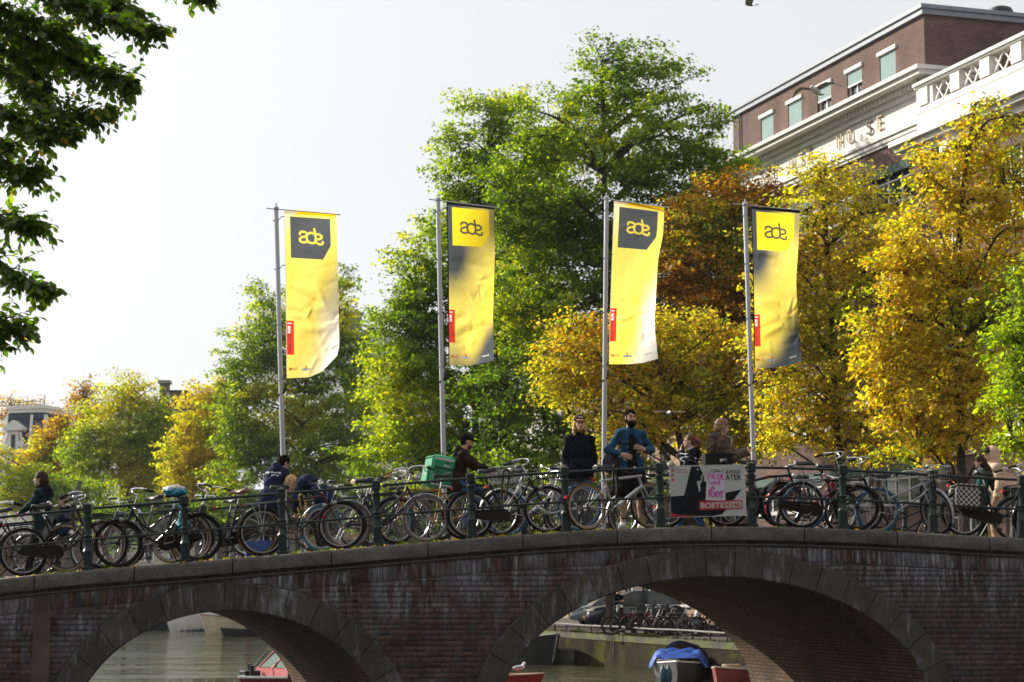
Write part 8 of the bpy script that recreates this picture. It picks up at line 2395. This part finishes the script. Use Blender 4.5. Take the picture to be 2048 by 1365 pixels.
# tour boat under the left arch
Yt_ = 46
q = at(577, 1365, Yt_)
tb_ = empty('tour_boat', (q.x, Yt_, 0), rd(Vector((-.80, -.60, 0))), 'red and white canal boat with green tinted windows under the left arch', 'boat')
n = 14; rings = []
for i in range(n + 1):
 t_ = i / n; x = -4.2 + 5.35 * t_; w_ = 1.25 * max(.03, 1 - max(0, (t_ - .62) / .38) ** 2.0)
 rings.append([Vector((x, 0, -.3)), Vector((x, w_ * .9, -.2)), Vector((x + .05, w_, .62)), Vector((x + .12 * t_, w_ * 1.02, .92)), Vector((x + .12 * t_, -w_ * 1.02, .92)), Vector((x + .05, -w_, .62)), Vector((x, -w_ * .9, -.2))])
mb = MB(); mb.loft(rings); mb.build('hull', mat('boat_maroon', (.13, .022, .020), .4), tb_, True, 30)
mb = MB()
for sd in (2, 5): mb.tube([r_[sd] + Vector((0, .01 if sd == 2 else -.01, .02)) for r_ in rings], .05, 6)
for sd in (3, 4): mb.tube([r_[sd] + Vector((0, 0, .03)) for r_ in rings], .035, 6)
mb.build('rub_rail', m_bwh, tb_)
mb = MB(); mb.loft([[Vector((x, y, z)) for x, y in ((-4.1, -1.0), (xf, -.95), (xf, .95), (-4.1, 1.0))] for z, xf in ((.93, .35), (1.12, .30))]); mb.build('coaming', m_bred, tb_, False)
mb = MB()
zt = 1.62
for y in (-.92, .92, -.3, .3):
 for x, xt in ((.25, -.25), (-.75, -.9), (-1.9, -1.95), (-3.0, -3.0))[:4 if abs(y) > .5 else 1]:
  mb = MB(); mb.tube([(x, y, 1.1), (xt, y * .86, zt)], .033, 6); mb.build('window_frame', m_bred, tb_)
mb = MB(); mb.loft([[Vector((x, y, z)) for x, y in ((-4.1, -w_), (xf, -w_), (xf, w_), (-4.1, w_))] for z, xf, w_ in ((zt, -.2, .86), (zt + .06, -.24, .88), (zt + .16, -.45, .7))]); mb.build('roof', m_bred, tb_)
gt = mat('green_glass', (.008, .06, .042), .5, var=.3, vs=1.2, spec=.08)
for y in (-.91, .91):
 for (x0, t0), (x1, t1) in zip(((.25, -.25), (-.75, -.9), (-1.9, -1.95)), ((-.75, -.9), (-1.9, -1.95), (-3, -3))):
  mb = MB(); s_ = np.sign(y); mb.add([(x0 - .04, y, 1.13), (x1 + .04, y, 1.13), (t1 + .04, y * .87, zt - .03), (t0 - .04, y * .87, zt - .03)], [(0, 1, 2, 3)]); mb.build('window', gt, tb_, False)
for ya, yb in ((-.88, -.33), (-.27, .27), (.33, .88)):
 mb = MB(); mb.add([(.235, ya, 1.13), (.235, yb, 1.13), (-.235, yb * .86, zt - .03), (-.235, ya * .86, zt - .03)], [(0, 1, 2, 3)]); mb.build('windscreen', gt, tb_, False)
for x, y in ((.95, 0), (.5, .9), (.5, -.9)):
 mb = MB(); mb.lathe([(.05, .93), (.05, 1.15), (.07, 1.17), (.07, 1.2), (0, 1.21)], 8, (x, y, 0)); mb.build('bollard', m_bk, tb_)
mb = MB(); mb.loft([[r_[3] + Vector((0, -.05, .005)), r_[3] + Vector((0, -.05, .02)), r_[4] + Vector((0, .05, .02)), r_[4] + Vector((0, .05, .005))] for r_ in rings]); mb.build('deck', mat('deck_salmon', (.42, .24, .17), .7), tb_, False)
mb = MB(); mb.box((.72, -.5, 1.0), (.4, .3, .14), ch=.02); mb.tube([(.7, -.5, 1.05), (.45, -.55, 1.3), (.15, -.65, 1.5)], .02, 5); mb.build('deck_fitting', m_bk, tb_)
# boats on the far bank
q = water_at(384, 1263)
e, rr = hull('white and blue launch moored at the far bank, seen through the left arch', 'launch', q + Vector((1.0, 1.6, 0)), R(214), 6.0, 2.3, 1.05, m_bbl, m_bwh, None, .4, .9, .3, group=None)
mb = MB(); mb.loft([[Vector((x, y, z)) for x, y in ((-2.2, -.9), (1.2, -.8), (1.2, .8), (-2.2, .9))] for z in (1.0, 1.6)]); mb.build('cabin', m_bwh, e, False)
mb = MB(); mb.tube([(.2, 0, 1.6), (.2, 0, 3.2)], .03, 5); mb.build('mast', m_bwh, e)
mb = MB(); mb.loft([[r_[1] + Vector((0, .02 if r_[1].y > 0 else -.02, .1)), r_[2] + Vector((0, .03, 0)), r_[3] + Vector((0, .03, 0)), r_[3] + Vector((0, .01, 0)), r_[2] + Vector((0, .01, 0))] for r_ in rr[9:]]); mb.build('bow_side', m_bwh, e)
q = water_at(440, 1268)
hull('cream sloop moored beside the white and blue launch', 'sloop', q + Vector((1.4, 1.6, 0)), R(205), 5.2, 2.0, .95, m_bcr, mat('varnish', (.26, .11, .05), .4), None, .45, .9, .25)
q = water_at(318, 1262)
hull('dark green barge at the far bank, left of the launch', 'barge', q + Vector((-1.5, 1.4, 0)), R(180), 7.0, 2.2, .9, mat('boat_dark_green', (.012, .035, .038), .5), None, None, .6, .9, .1)
q = water_at(468, 1274)
e, rr = hull('small black inflatable by the cream sloop', 'inflatable', q + Vector((.6, .6, 0)), R(190), 2.6, 1.1, .4, m_bk, m_bk, None, .6, .9, .1)
SDF().ell((-.2, 0, .62), (.25, .22, .2), None).build('life_vest', m_bred, e, .04)

# ---------------------------------------------------------------- right quay: low rail, cars, scooters, bicycles
m_rail = mat('quay_rail', (.17, .165, .155), .5, var=.25, vs=2)
qr = empty('quay_rail', Q(70, 26.5, QZ), 0, 'low pale tube railing along the edge of the quay', 'railing')
mb = MB(); mb.tube([Q(s_, 26.55, QZ + .27 + .012 * math.sin(s_)) - qr.location for s_ in np.arange(46, 104, 1.5)], .034, 8); mb.build('rail', m_rail, qr)
for s_ in np.arange(46, 104, 1.45):
 mb = MB(); mb.tube([Q(s_, 26.55, QZ) - qr.location, Q(s_, 26.55, QZ + .25) - qr.location], .028, 6); mb.build('rail_post', m_bk, qr)
def wheel_car(par, x, y, r_=.34, w_=.22):
 s_ = 1 if y > 0 else -1
 mb = MB(); mb.lathe([(.17, -w_ / 2), (r_ - .03, -w_ / 2), (r_, -w_ / 2 + .03), (r_, w_ / 2 - .03), (r_ - .03, w_ / 2), (.17, w_ / 2)], 24, (x, y, r_), 'y'); t_ = mb.build('wheel', m_tyre, par)
 mb = MB(); yo = y + s_ * (w_ / 2 - .01)
 mb.loft([[Vector((x + rr_ * math.cos(a), yo + q * s_, r_ + rr_ * math.sin(a))) for rr_, q in ((r_ - .085, -.02), (r_ - .085, .012), (r_ - .11, .012), (r_ - .11, -.02))] for a in np.linspace(0, 2 * math.pi, 25)], cap=False)
 for k in range(5):
  for dk in (-.13, .13):
   a = 2 * math.pi * k / 5; mb.tube([(x + .05 * math.cos(a), yo + .01 * s_, r_ + .05 * math.sin(a)), (x + (r_ - .1) * math.cos(a + dk), yo, r_ + (r_ - .1) * math.sin(a + dk))], .014, 4)
 mb.lathe([(.055, -.01), (.055, .014), (0, .018)] if s_ > 0 else [(.055, .01), (.055, -.014), (0, -.018)], 10, (x, yo, r_), 'y'); mb.build('rim', m_rim, t_)
def car(label, loc, rz, m, tall=1.0, dark_trim=True):
 e = empty('parked_car', loc, rz, label, 'car', 'cars parked on the quay')
 L_ = 4.4; hw = .90
 st = [(-2.2, .45, .62, .70), (-2.12, .30, .86, .80), (-1.6, .22, .95 * tall, .88), (-.6, .20, .98 * tall, .9), (.5, .20, .96 * tall, .9), (1.15, .20, .93 * tall, .89), (1.75, .22, .83 * tall, .86), (2.08, .26, .70 * tall, .76), (2.2, .34, .58 * tall, .62)]
 mb = MB(); mb.loft([[Vector((x, y * w_, z)) for y, z in ((-.92, zb), (-1, zb + .12), (-1.0, zt - .16), (-.93, zt - .04), (-.8, zt), (.8, zt), (.93, zt - .04), (1.0, zt - .16), (1, zb + .12), (.92, zb))] for x, zb, zt, w_ in st]); body = mb.build('body', m, e, True, 50)
 rf = 1.50 * tall
 mb = MB(); gs = [(-2.0, .93 * tall, .95 * tall, .80), (-1.55, .93 * tall, 1.38 * tall, .70), (-.9, .93 * tall, rf, .66), (.1, .93 * tall, rf - .01, .66), (.55, .93 * tall, 1.36 * tall, .69), (1.2, .92 * tall, .95 * tall, .80)]
 mb.loft([[Vector((x, -.84, z0)), Vector((x, -w_, z1)), Vector((x, w_, z1)), Vector((x, .84, z0))] for x, z0, z1, w_ in gs]); cab = mb.build('cabin', m, e, True, 25)
 for s_ in (1, -1):
  for poly in ([(-1.5, .98), (-1.35, 1.33), (-.45, 1.42), (-.45, .99)], [(-.38, .99), (-.38, 1.42), (.1, 1.40), (.5, 1.27), (.95, .99)]):
   mb = MB(); pts = []
   for x, z in poly: pts.append(Vector((x, s_ * (.84 - (.84 - .66) * (z * 1.0 - .93) / .57 + .012), z * tall)))
   mb.add(pts, [(0, 1, 2, 3)] if len(poly) == 4 else [(0, 1, 2, 3, 4)]); mb.build('side_window', m_glass, e, False)
  mb = MB(); mb.box((.72, s_ * .98, 1.0 * tall), (.12, .2, .13), ch=.03); mb.build('mirror', m, e)
  S_ = SDF(); S_.ell((2.0, s_ * .62, .68 * tall), (.20, .16, .075), rotm(-.35 * s_), .02); S_.build('headlight', m_lens, e, .02)
 mb = MB(); mb.add([Vector((1.13, -.74, .985 * tall)), Vector((1.13, .74, .985 * tall)), Vector((.60, .64, 1.35 * tall)), Vector((.60, -.64, 1.35 * tall))], [(0, 1, 2, 3)]); o = mb.build('windscreen', m_glass, e, False); o.location = (.03, 0, .015)
 mb = MB(); mb.box((2.17, 0, .52 * tall), (.10, .9, .16), ch=.02); mb.build('grille', m_blk, e); mb = MB(); mb.box((2.20, 0, .36), (.08, 1.3, .10), ch=.02); mb.build('bumper', m_blk if dark_trim else m, e)
 mb = MB(); mb.box((2.235, 0, .46), (.012, .5, .11)); mb.build('number_plate', mat('plate_yellow', (.6, .42, .03), .5), e)
 for x in (-1.35, 1.32):
  for s_ in (1, -1):
   wheel_car(e, x, s_ * .84)
   mb = MB(); mb.loft([[Vector((x + rr_ * math.cos(a), s_ * yy, .34 + rr_ * math.sin(a))) for rr_, yy in ((.36, .80), (.36, .925), (.43, .92), (.43, .80))] for a in np.linspace(-.25, math.pi + .25, 18)]); mb.build('wheel_arch', m_blk if dark_trim else m, e)
 return e
def onq(px, Y): return Vector(((px - 1024) / FPX * Y, Y, QZ))
hd_ = R(186)
c_off = Vector((2.25 * -math.cos(hd_), 2.25 * -math.sin(hd_), 0))
car('dark blue car with five spoke wheels parked facing the canal, seen through the central arch', onq(1166, 88) + c_off, hd_, mat('car_navy', (.012, .020, .045), .25, var=.1, spec=.5, coat=.5), 1.06)
car('silver grey car parked left of the dark blue one', onq(1134, 92.5) + c_off, hd_, mat('car_silver', (.28, .31, .36), .3, metal=.4, coat=.4), 1.0, False)
def scooter(label, loc, rz, m, seat_m=None):
 e = empty('scooter', loc, rz, label, 'scooter', 'scooters on the quay')
 for x in (-.62, .62):
  mb = MB(); mb.lathe([(.13, -.05), (.21, -.055), (.245, -.02), (.245, .02), (.21, .055), (.13, .05)], 18, (x, 0, .245), 'y'); w_ = mb.build('wheel', m_tyre, e); mb = MB(); mb.lathe([(0, -.045), (.13, -.04), (.13, .04), (0, .045)], 12, (x, 0, .245), 'y'); mb.build('rim', m_rim, w_)
 S_ = SDF(); S_.chain([(.50, 0, .92), (.42, 0, .55), (.30, 0, .26), (-.15, 0, .26), (-.35, 0, .45), (-.72, 0, .58)], [.10, .15, .11, .11, .18, .12], .04); S_.ell((-.45, 0, .58), (.35, .16, .14), None, .05); S_.build('body', m, e, .025)
 S_ = SDF(); S_.ell((.62, 0, .40), (.20, .09, .10), None, .02); S_.cut((.62, 0, .245), (.25, .2, .25), None, .01); S_.build('front_mudguard', m, e, .02)
 S_ = SDF(); S_.ell((-.35, 0, .76), (.36, .14, .07), None, .03); S_.build('seat', seat_m or m_lea, e, .025)
 mb = MB(); mb.tube([(.62, 0, .26), (.47, 0, .95), (.44, 0, 1.02)], .03, 6); mb.tube([(.36, -.33, 1.0), (.45, -.2, 1.03), (.46, 0, 1.02), (.45, .2, 1.03), (.36, .33, 1.0)], .018, 6); mb.build('handlebar', m_blk, e)
 mb = MB(); mb.lathe([(.02, 0), (.075, .03), (.08, .06), (0, .075)], 10, (.53, 0, .92), 'x'); mb.build('headlight', m_lens, e)
 for s_ in (1, -1):
  mb = MB(); mb.tube([(.44, .2 * s_, 1.03), (.42, .27 * s_, 1.2)], .008, 4); mb.lathe([(.05, -.01), (.05, .01), (0, .015)], 8, (.42, .28 * s_, 1.22), 'x'); mb.build('mirror', m_blk, e)
 return e
scooter('black scooter with its front wheel at the quay rail beside the dark blue car', onq(1262, 76), R(182), m_blk)
scooter('black scooter standing behind the silver bicycle on the quay', onq(1330, 75), R(175), mat('scooter_grey', (.03, .03, .035), .4))
scooter('white tailed motor scooter near the right side of the central arch', onq(1368, 73.5), R(10), mat('scooter_white', (.5, .5, .52), .4))
bicycle('red bicycle with a dark basket standing on the quay, seen through the central arch', 0, 0, 0, 'loop', fmat=p_red, loc=onq(1286, 74.5), rz=R(176), front='basket', bars='city', group='bicycles on the quay', rack='rear', lite=True, tyre=m_tyre, rim=m_rimb)
bicycle('silver bicycle on the quay right of the red one', 0, 0, 0, 'mixte', fmat=p_silv, loc=onq(1332, 73.5), rz=R(160), bars='dutch', group='bicycles on the quay', lite=True)
bicycle('dark bicycle with a pale wheel on the quay at the edge of the central arch', 0, 0, 0, 'loop', loc=onq(1400, 72.2), rz=R(172), bars='city', group='bicycles on the quay', lite=True, tyre=m_tyre_grey)
for px, Y_, rz_, lab in ((1250, 73.8, 186, 'black bicycle against the quay rail left of the red one'), (1308, 73.2, 170, 'black bicycle right behind the quay rail, between the red and silver ones'), (1356, 72.8, 190, 'black bicycle against the quay rail right of the silver one'), (1384, 72.4, 168, 'black bicycle with its wheel at the quay rail near the right side of the arch'), (1425, 71.6, 182, 'black bicycle furthest right along the quay rail')):
 bicycle(lab, 0, 0, 0, 'loop', loc=onq(px, Y_), rz=R(rz_), bars='dutch', group='bicycles on the quay', lite=True, rim=m_rimb)
# a passer-by on the quay
person('person in dark clothes standing between the car and the scooters on the quay', 0, 0, loc=onq(1234, 78), H=1.75, yawabs=R(-60), hair=hair_short(m_hd), top=(c_blk, dict(t=.024, hem=.1)), bottom=('trousers', c_char, {}), shoes=m_lea, hgrid=.013, J=dict(elR=(.15, -.24, 1.16), wrR=(.36, -.12, 1.22)))
# weeds and ropes on the quay wall
m_weed = mat('weed_green', (.10, .13, .03), .9, var=.3)
V, Fc = [], []
r3 = np.random.default_rng(3)
for _ in range(900):
 s_ = r3.uniform(58, 90) if r3.random() < .6 else r3.choice((66, 67.5, 71, 74)) + r3.normal() * .4
 b = np.array(Q(s_, 25.98 + r3.uniform(-.02, .25), QZ + r3.uniform(-.02, .02))); h = r3.uniform(.03, .14); d = np.array((r3.normal() * .05, r3.normal() * .05 - .04, h)); w_ = np.array((.02, .01, 0))
 k = len(V); V += [b - w_, b + w_, b + d]; Fc.append((k, k + 1, k + 2))
o = link('moss_and_weeds', npmesh('moss_and_weeds', np.array(V), np.array(Fc)), m_weed); tag(o, 'moss and weeds along the edge of the quay', 'weeds', None, 'stuff')
mb = MB(); s0 = 69.6
for ds, dz in ((0, -.85), (.22, -.55), (-.25, -.7), (.5, -.9)):
 mb.tube(smooth_path([Q(s0 + ds * .3, 26.55, QZ + .27), Q(s0 + ds * .6, 25.95, QZ + .03), Q(s0 + ds, 25.9, QZ + dz * .5), Q(s0 + ds * 1.1, 25.85, QZ + dz)], 4), .018, 4)
o = mb.build('mooring_rope', mat('rope_old', (.10, .085, .06), .9), None); tag(o, 'old mooring ropes hanging from the quay rail down the wall', 'rope')

# ---------------------------------------------------------------- things lying on or fixed to the bicycles and the bridge
# blue plastic bag over a saddle
bb = BK['bluebag']
bg_ = empty('plastic_bag', bb.matrix_basis @ Vector((-.28, 0, 1.0)), bb.rotation_euler.z, 'light blue plastic bag tied over a bicycle saddle', 'plastic bag')
S_ = SDF(); S_.ell((0, 0, .02), (.17, .13, .075), None, .03); S_.cone((-.08, -.03, -.02), (-.13, -.05, -.3), .07, .05, .04); S_.cone((-.12, -.05, -.28), (-.10, -.05, -.46), .05, .085, .03); S_.build('bag_body', mat('plastic_blue', (.03, .26, .40), .45, var=.15, bump=.5, bs=16, spec=.3), bg_, .011, .012, 1, 33)
S_ = SDF(); S_.ell((.01, 0, .055), (.165, .125, .055), None, .02); S_.build('bag_top', mat('plastic_pale', (.34, .36, .36), .5, bump=.4, bs=18), bg_, .011, .008, 5, 30)
# checkered pannier
pn = BK['pannier']
pb = empty('pannier', pn.matrix_basis @ Vector((-.52, 0, .60)), 0, 'black and white checkered double pannier hanging on a bicycle carrier', 'pannier'); pb.rotation_euler = pn.rotation_euler
m_ck = bpy.data.materials.new('checkered_fabric'); m_ck.use_nodes = True
t = m_ck.node_tree; tcn = t.nodes.new('ShaderNodeTexCoord'); ckn = t.nodes.new('ShaderNodeTexChecker'); ckn.inputs['Scale'].default_value = 25; ckn.inputs['Color1'].default_value = (.012, .012, .014, 1); ckn.inputs['Color2'].default_value = (.46, .45, .40, 1)
mpn = t.nodes.new('ShaderNodeMapping'); mpn.inputs['Location'].default_value = (.013, .013, .013)
t.links.new(tcn.outputs['Object'], mpn.inputs[0]); t.links.new(mpn.outputs[0], ckn.inputs['Vector']); t.links.new(ckn.outputs[0], t.nodes['Principled BSDF'].inputs['Base Color']); t.nodes['Principled BSDF'].inputs['Roughness'].default_value = .7
for s_ in (-1, 1):
 mb = MB(); mb.box((0, s_ * .15, -.04), (.42, .15, .34), ch=.03); mb.build('side_bag', m_ck, pb)
 mb = MB(); mb.box((0, s_ * .15, -.225), (.36, .13, .05), ch=.02); mb.build('bag_base', m_blk, pb)
 mb = MB(); mb.box((.17, s_ * .228, -.04), (.06, .012, .34)); mb.build('bag_strap', m_strap, pb)
mb = MB(); mb.box((0, 0, .15), (.42, .46, .03), ch=.012); mb.build('flap', m_ck, pb)
# black crate on the carrier behind the notice
u_, z_ = bp(1434, 921, .62)
ct = empty('plastic_crate', B(u_, .62, z_ - .09), BETA, 'black plastic crate with a small white label, above the notice', 'crate')
mb = MB()
for x in (-.2, .2): mb.box((x, 0, .08), (.012, .30, .2))
for y in (-.15, .15): mb.box((0, y, .08), (.388, .012, .2))
mb.box((0, 0, -.015), (.412, .312, .012)); mb.box((0, -.158, .175), (.43, .02, .022)); mb.box((0, .158, .175), (.43, .02, .022)); mb.build('crate_body', mat('crate_black', (.010, .011, .012), .5, spec=.2), ct, False)
mb = MB(); mb.box((.06, -.159, .08), (.10, .004, .045)); mb.build('label', mat('sign_white', (.42, .45, .45), .45), ct, False)
# grey child seat
mo = BK['mother']
cs = empty('child_seat', mo.matrix_basis @ Vector((-.50, 0, .84)), mo.rotation_euler.z, 'grey plastic child seat on the bicycle of the woman in the parka', 'child seat')
mb = MB(); mb.loft([[Vector((x, y, z)) for x, y in ((-.16 + dx, -w_), (.16, -w_), (.16, w_), (-.16 + dx, w_))] for z, w_, dx in ((-.05, .13, 0), (.03, .16, 0))]); mb.loft([[Vector((-.19 - .12 * t_, -w_, .0 + t_ * .5)), Vector((-.15 - .12 * t_, -w_, .0 + t_ * .5)), Vector((-.15 - .12 * t_, w_, .0 + t_ * .5)), Vector((-.19 - .12 * t_, w_, .0 + t_ * .5))] for t_, w_ in ((0, .15), (.5, .17), (1, .12))])
for s_ in (1, -1): mb.loft([[Vector((.05 + .1 * t_, s_ * .15 - .02, -.02 - .42 * t_)), Vector((.17 + .1 * t_, s_ * .15 - .02, -.02 - .42 * t_)), Vector((.17 + .1 * t_, s_ * .15 + .02, -.02 - .42 * t_)), Vector((.05 + .1 * t_, s_ * .15 + .02, -.02 - .42 * t_))] for t_ in (0, 1)])
mb.build('seat_shell', mat('seat_grey', (.12, .14, .16), .5), cs, True, 30)
# chain lock on the maroon bicycle, strap locks on others
def drape(label, bk, pts, r_, m, name='chain_lock'):
 e = BK[bk]; mb = MB(); P = [Vector(p) for p in smooth_path(pts, 5)]
 if 'chain' in name:
  for i in range(len(P) - 1):
   c = (P[i] + P[i + 1]) / 2; d = (P[i + 1] - P[i]).normalized(); u = d.orthogonal().normalized(); v_ = d.cross(u); a = u if i % 2 else v_
   mb.tube([c + d * .022 * math.cos(q) + a * .014 * math.sin(q) for q in np.linspace(0, 2 * math.pi, 9)[:-1]], r_, 4, closed=True)
 else: mb.tube(P, r_, 6)
 o = mb.build(name, m, None); o.matrix_world = e.matrix_basis; tag(o, label, 'lock')
m_goldc = mat('brass_chain', (.36, .25, .09), .35, metal=.8)
drape('gold coloured chain lock hanging from the top tube of the maroon bicycle', 'maroon', [(.02, -.03, .62), (.0, -.05, .80), (.03, 0, .845), (.07, .03, .80), (.09, -.02, .60), (.05, -.05, .50), (.0, -.05, .52), (-.03, -.03, .64)], .007, m_goldc)
drape('brown fabric lock looped over the railing by the child seat', 'yellowtail', [(.19, -.18, .55), (.18, -.22, .85), (.20, -.26, .94), (.24, -.22, .85), (.30, -.12, .66), (.40, -.05, .52)], .022, mat('lock_fabric', (.075, .06, .05), .9), 'cable_lock')
drape('black cable lock hanging from the top tube of the silver bicycle', 'silver', [(-.12, -.04, .50), (-.10, -.06, .72), (-.07, -.05, .92), (-.02, -.04, .90), (-.02, -.05, .6), (-.06, -.05, .46)], .018, m_rub, 'cable_lock')
drape('brown strap lock hanging on the black bicycle with the big chain case', 'black10', [(-.10, -.10, .50), (-.06, -.22, .88), (-.02, -.26, .94), (.03, -.2, .88), (-.03, -.08, .56)], .018, mat('lock_fabric', (.075, .06, .05), .9), 'cable_lock')
# bottle on the sports bicycle, yellow patch on the first mudguard
e = BK['mountain']; S_ = SDF(); S_.cone((.10, 0, .50), (.20, 0, .64), .034, .034).cone((.21, 0, .655), (.22, 0, .67), .02, .018); o = S_.build('water_bottle', mat('bottle_grey', (.16, .17, .19), .35), None, .008); o.matrix_world = e.matrix_basis @ Matrix.Translation((-.02, 0, .04)); tag(o, 'grey water bottle held on the frame of the sports bicycle', 'bottle')
mb = MB(); arcstrip(mb, RH, WR + .028, 160, 215, .028, 8); mb.build('mudguard_patch', mat('patch_yellow', (.50, .33, .02), .5), BK['yellowtail'])
# white flower tied to the railing left of the notice
u_, z_ = bp(1343, 927, .08); fl = empty('flower', B(u_, .08, z_), BETA, 'white flower stuck on the railing at the left corner of the notice', 'flower')
for k in range(9):
 a = k * 2.4; S_ = SDF(); S_.ell((.022 * math.cos(a), .012 * math.sin(a * 1.7), .02 * math.sin(a)), (.024, .016, .022), None); S_.build('petal', mat('petal_white', (.66, .64, .56), .8), fl, .009)
mb = MB(); mb.tube([(0, .01, -.02), (.01, .02, -.09)], .004, 4); mb.build('stem', m_weed, fl)
# two blue tool crates by the men in navy
for px, v_, lab in ((515, 4.3, 'left one of two open blue crates by the man with the printed sweater'), (537, 4.5, 'right one of two open blue crates by the man with the printed sweater')):
 u_ = bp(px, 1100, v_)[0]; e = empty('tool_crate', B(u_, v_, zdeck(u_, v_)), BETA + .1, lab, 'crate', 'blue crates by the flagpole'); m_ = mat('crate_blue', (.010, .055, .22), .5)
 mb = MB(); mb.box((0, 0, .01), (.38, .28, .02))
 for x in (-.19, .19): mb.box((x, 0, .135), (.014, .30, .21))
 for y in (-.145, .145): mb.box((0, y, .135), (.366, .014, .21))
 mb.build('crate_body', m_, e, False); mb = MB(); mb.tube([(-.13, 0, .2), (.13, 0, .2)], .015, 5); mb.box((.05, .03, .08), (.14, .1, .1)); mb.build('tool', m_wire, e)
# fallen leaves and grass tufts along the kerb
V, Fc, cc = [], [], []
for _ in range(560):
 u_ = r3.uniform(-8, 9); v_ = r3.uniform(-.05, .75) if r3.random() < .7 else r3.uniform(.5, 5)
 q = np.array(B(u_, v_, zdeck(u_, v_) + .012)); a = r3.uniform(0, 6.28); L_ = r3.uniform(.02, .045); d = np.array((math.cos(a), math.sin(a), r3.uniform(-.1, .5))) * L_; s_ = np.array((-math.sin(a), math.cos(a), r3.uniform(-.2, .3))) * L_ * .6
 k = len(V); V += [q - d, q + s_, q + d, q - s_]; Fc.append((k, k + 1, k + 2, k + 3)); cc.append(np.array(((.42, .30, .03), (.30, .15, .02), (.36, .20, .02), (.14, .08, .03))[r3.integers(4)]))
o = link('fallen_leaves', npmesh('fallen_leaves', np.array(V), np.array(Fc), np.array(cc)), m_leaf); tag(o, 'fallen yellow leaves scattered along the kerb of the bridge', 'leaves', None, 'stuff')
V, Fc = [], []
for _ in range(60):
 u_ = r3.uniform(-7.6, 8.5); v_ = r3.uniform(-.02, .5)
 for _ in range(r3.integers(5, 16)):
  q = np.array(B(u_ + r3.normal() * .04, v_ + r3.normal() * .02, zdeck(u_, v_))); d = np.array((r3.normal() * .03, r3.normal() * .02, r3.uniform(.015, .06) * (1.6 if r3.random() < .1 else 1))); w_ = np.array((.004, .002, 0)); k = len(V); V += [q - w_, q + w_, q + d]; Fc.append((k, k + 1, k + 2))
o = link('grass_tufts', npmesh('grass_tufts', np.array(V), np.array(Fc), np.tile((.09, .15, .02), (len(Fc), 1))), m_leaf); tag(o, 'small grass tufts growing along the kerb of the bridge', 'grass', None, 'stuff')

# ---------------------------------------------------------------- gulls in the air
def flying_gull(label, loc, yaw, roll, flap=.25, sc=1.0, pitch=0.0):
 g = empty('flying_gull', loc, yaw, label, 'bird', 'gulls flying over the bridge'); g.scale = (sc,) * 3; g.rotation_euler = Euler((roll, pitch, yaw), 'XYZ')
 S_ = SDF(); S_.ell((0, 0, 0), (.17, .062, .058), None, .02); S_.ell((.17, 0, .012), (.05, .037, .037), None, .02); S_.cone((-.12, 0, 0), (-.20, 0, .005), .035, .02, .02); S_.build('body', m_gw, g, .011)
 mb = MB(); mb.loft([[Vector((-.17, -.02, .01)), Vector((-.17, .02, .01)), Vector((-.17, .02, .0)), Vector((-.17, -.02, .0))], [Vector((-.29, -.06, .01)), Vector((-.29, .06, .01)), Vector((-.29, .06, .004)), Vector((-.29, -.06, .004))]]); mb.build('tail', m_gw, g)
 mb = MB(); mb.tube([(.21, 0, .008), (.255, 0, -.004)], [.011, .003], 5); mb.build('beak', mat('beak_red', (.28, .03, .02), .5), g)
 for s_ in (1, -1):
  mb = MB(); rings = []
  for t_, xc, ch_, z in ((0, .03, .15, .02), (.2, .05, .15, .02 + flap * .10), (.45, .07, .125, .02 + flap * .16), (.7, .02, .095, .02 + flap * .12), (.9, -.06, .055, .02 + flap * .0), (1, -.12, .012, .02 - flap * .08)):
   y = s_ * (.04 + .48 * t_); rings.append([Vector((xc + ch_ * .5, y, z)), Vector((xc, y, z + .012)), Vector((xc - ch_ * .6, y, z)), Vector((xc, y, z - .002))])
  mb.loft(rings if s_ < 0 else [r_[::-1] for r_ in rings]); wg = mb.build('wing', m_gg, g)
  mb = MB(); mb.loft([[p + Vector((-.004, 0, .003)) for p in r_] for r_ in (rings[-2:] if s_ < 0 else [q[::-1] for q in rings[-2:]])]); mb.build('wing_tip', m_blk, wg)
 return g
flying_gull('white and grey gull gliding in front of the brick attic windows', at(1632, 182, 36), R(238), R(4), .35, 1.0, R(-6))
flying_gull('gull with spread wings flying low before the golden tree right of the bearded man', at(1338, 826, 45), R(100), R(0), .1, .75, R(0))
flying_gull('gull mostly cut off by the top edge of the picture', at(1502, -6, 36), R(170), R(8), -.5, .9, R(0))

# ---------------------------------------------------------------- light autumn haze over the whole place
m_haze = bpy.data.materials.new('haze_air'); m_haze.use_nodes = True
t = m_haze.node_tree; t.nodes.clear()
pv = t.nodes.new('ShaderNodeVolumePrincipled'); pv.inputs['Color'].default_value = (.96, .97, 1.0, 1); pv.inputs['Density'].default_value = 0.00009; pv.inputs['Anisotropy'].default_value = 0.35
o_ = t.nodes.new('ShaderNodeOutputMaterial'); t.links.new(pv.outputs[0], o_.inputs['Volume'])
mb = MB(); mb.box((0, 100, 20.5), (1300, 1100, 45.0))
tag(mb.build('haze', m_haze, None, False), None, None, None, 'stuff')
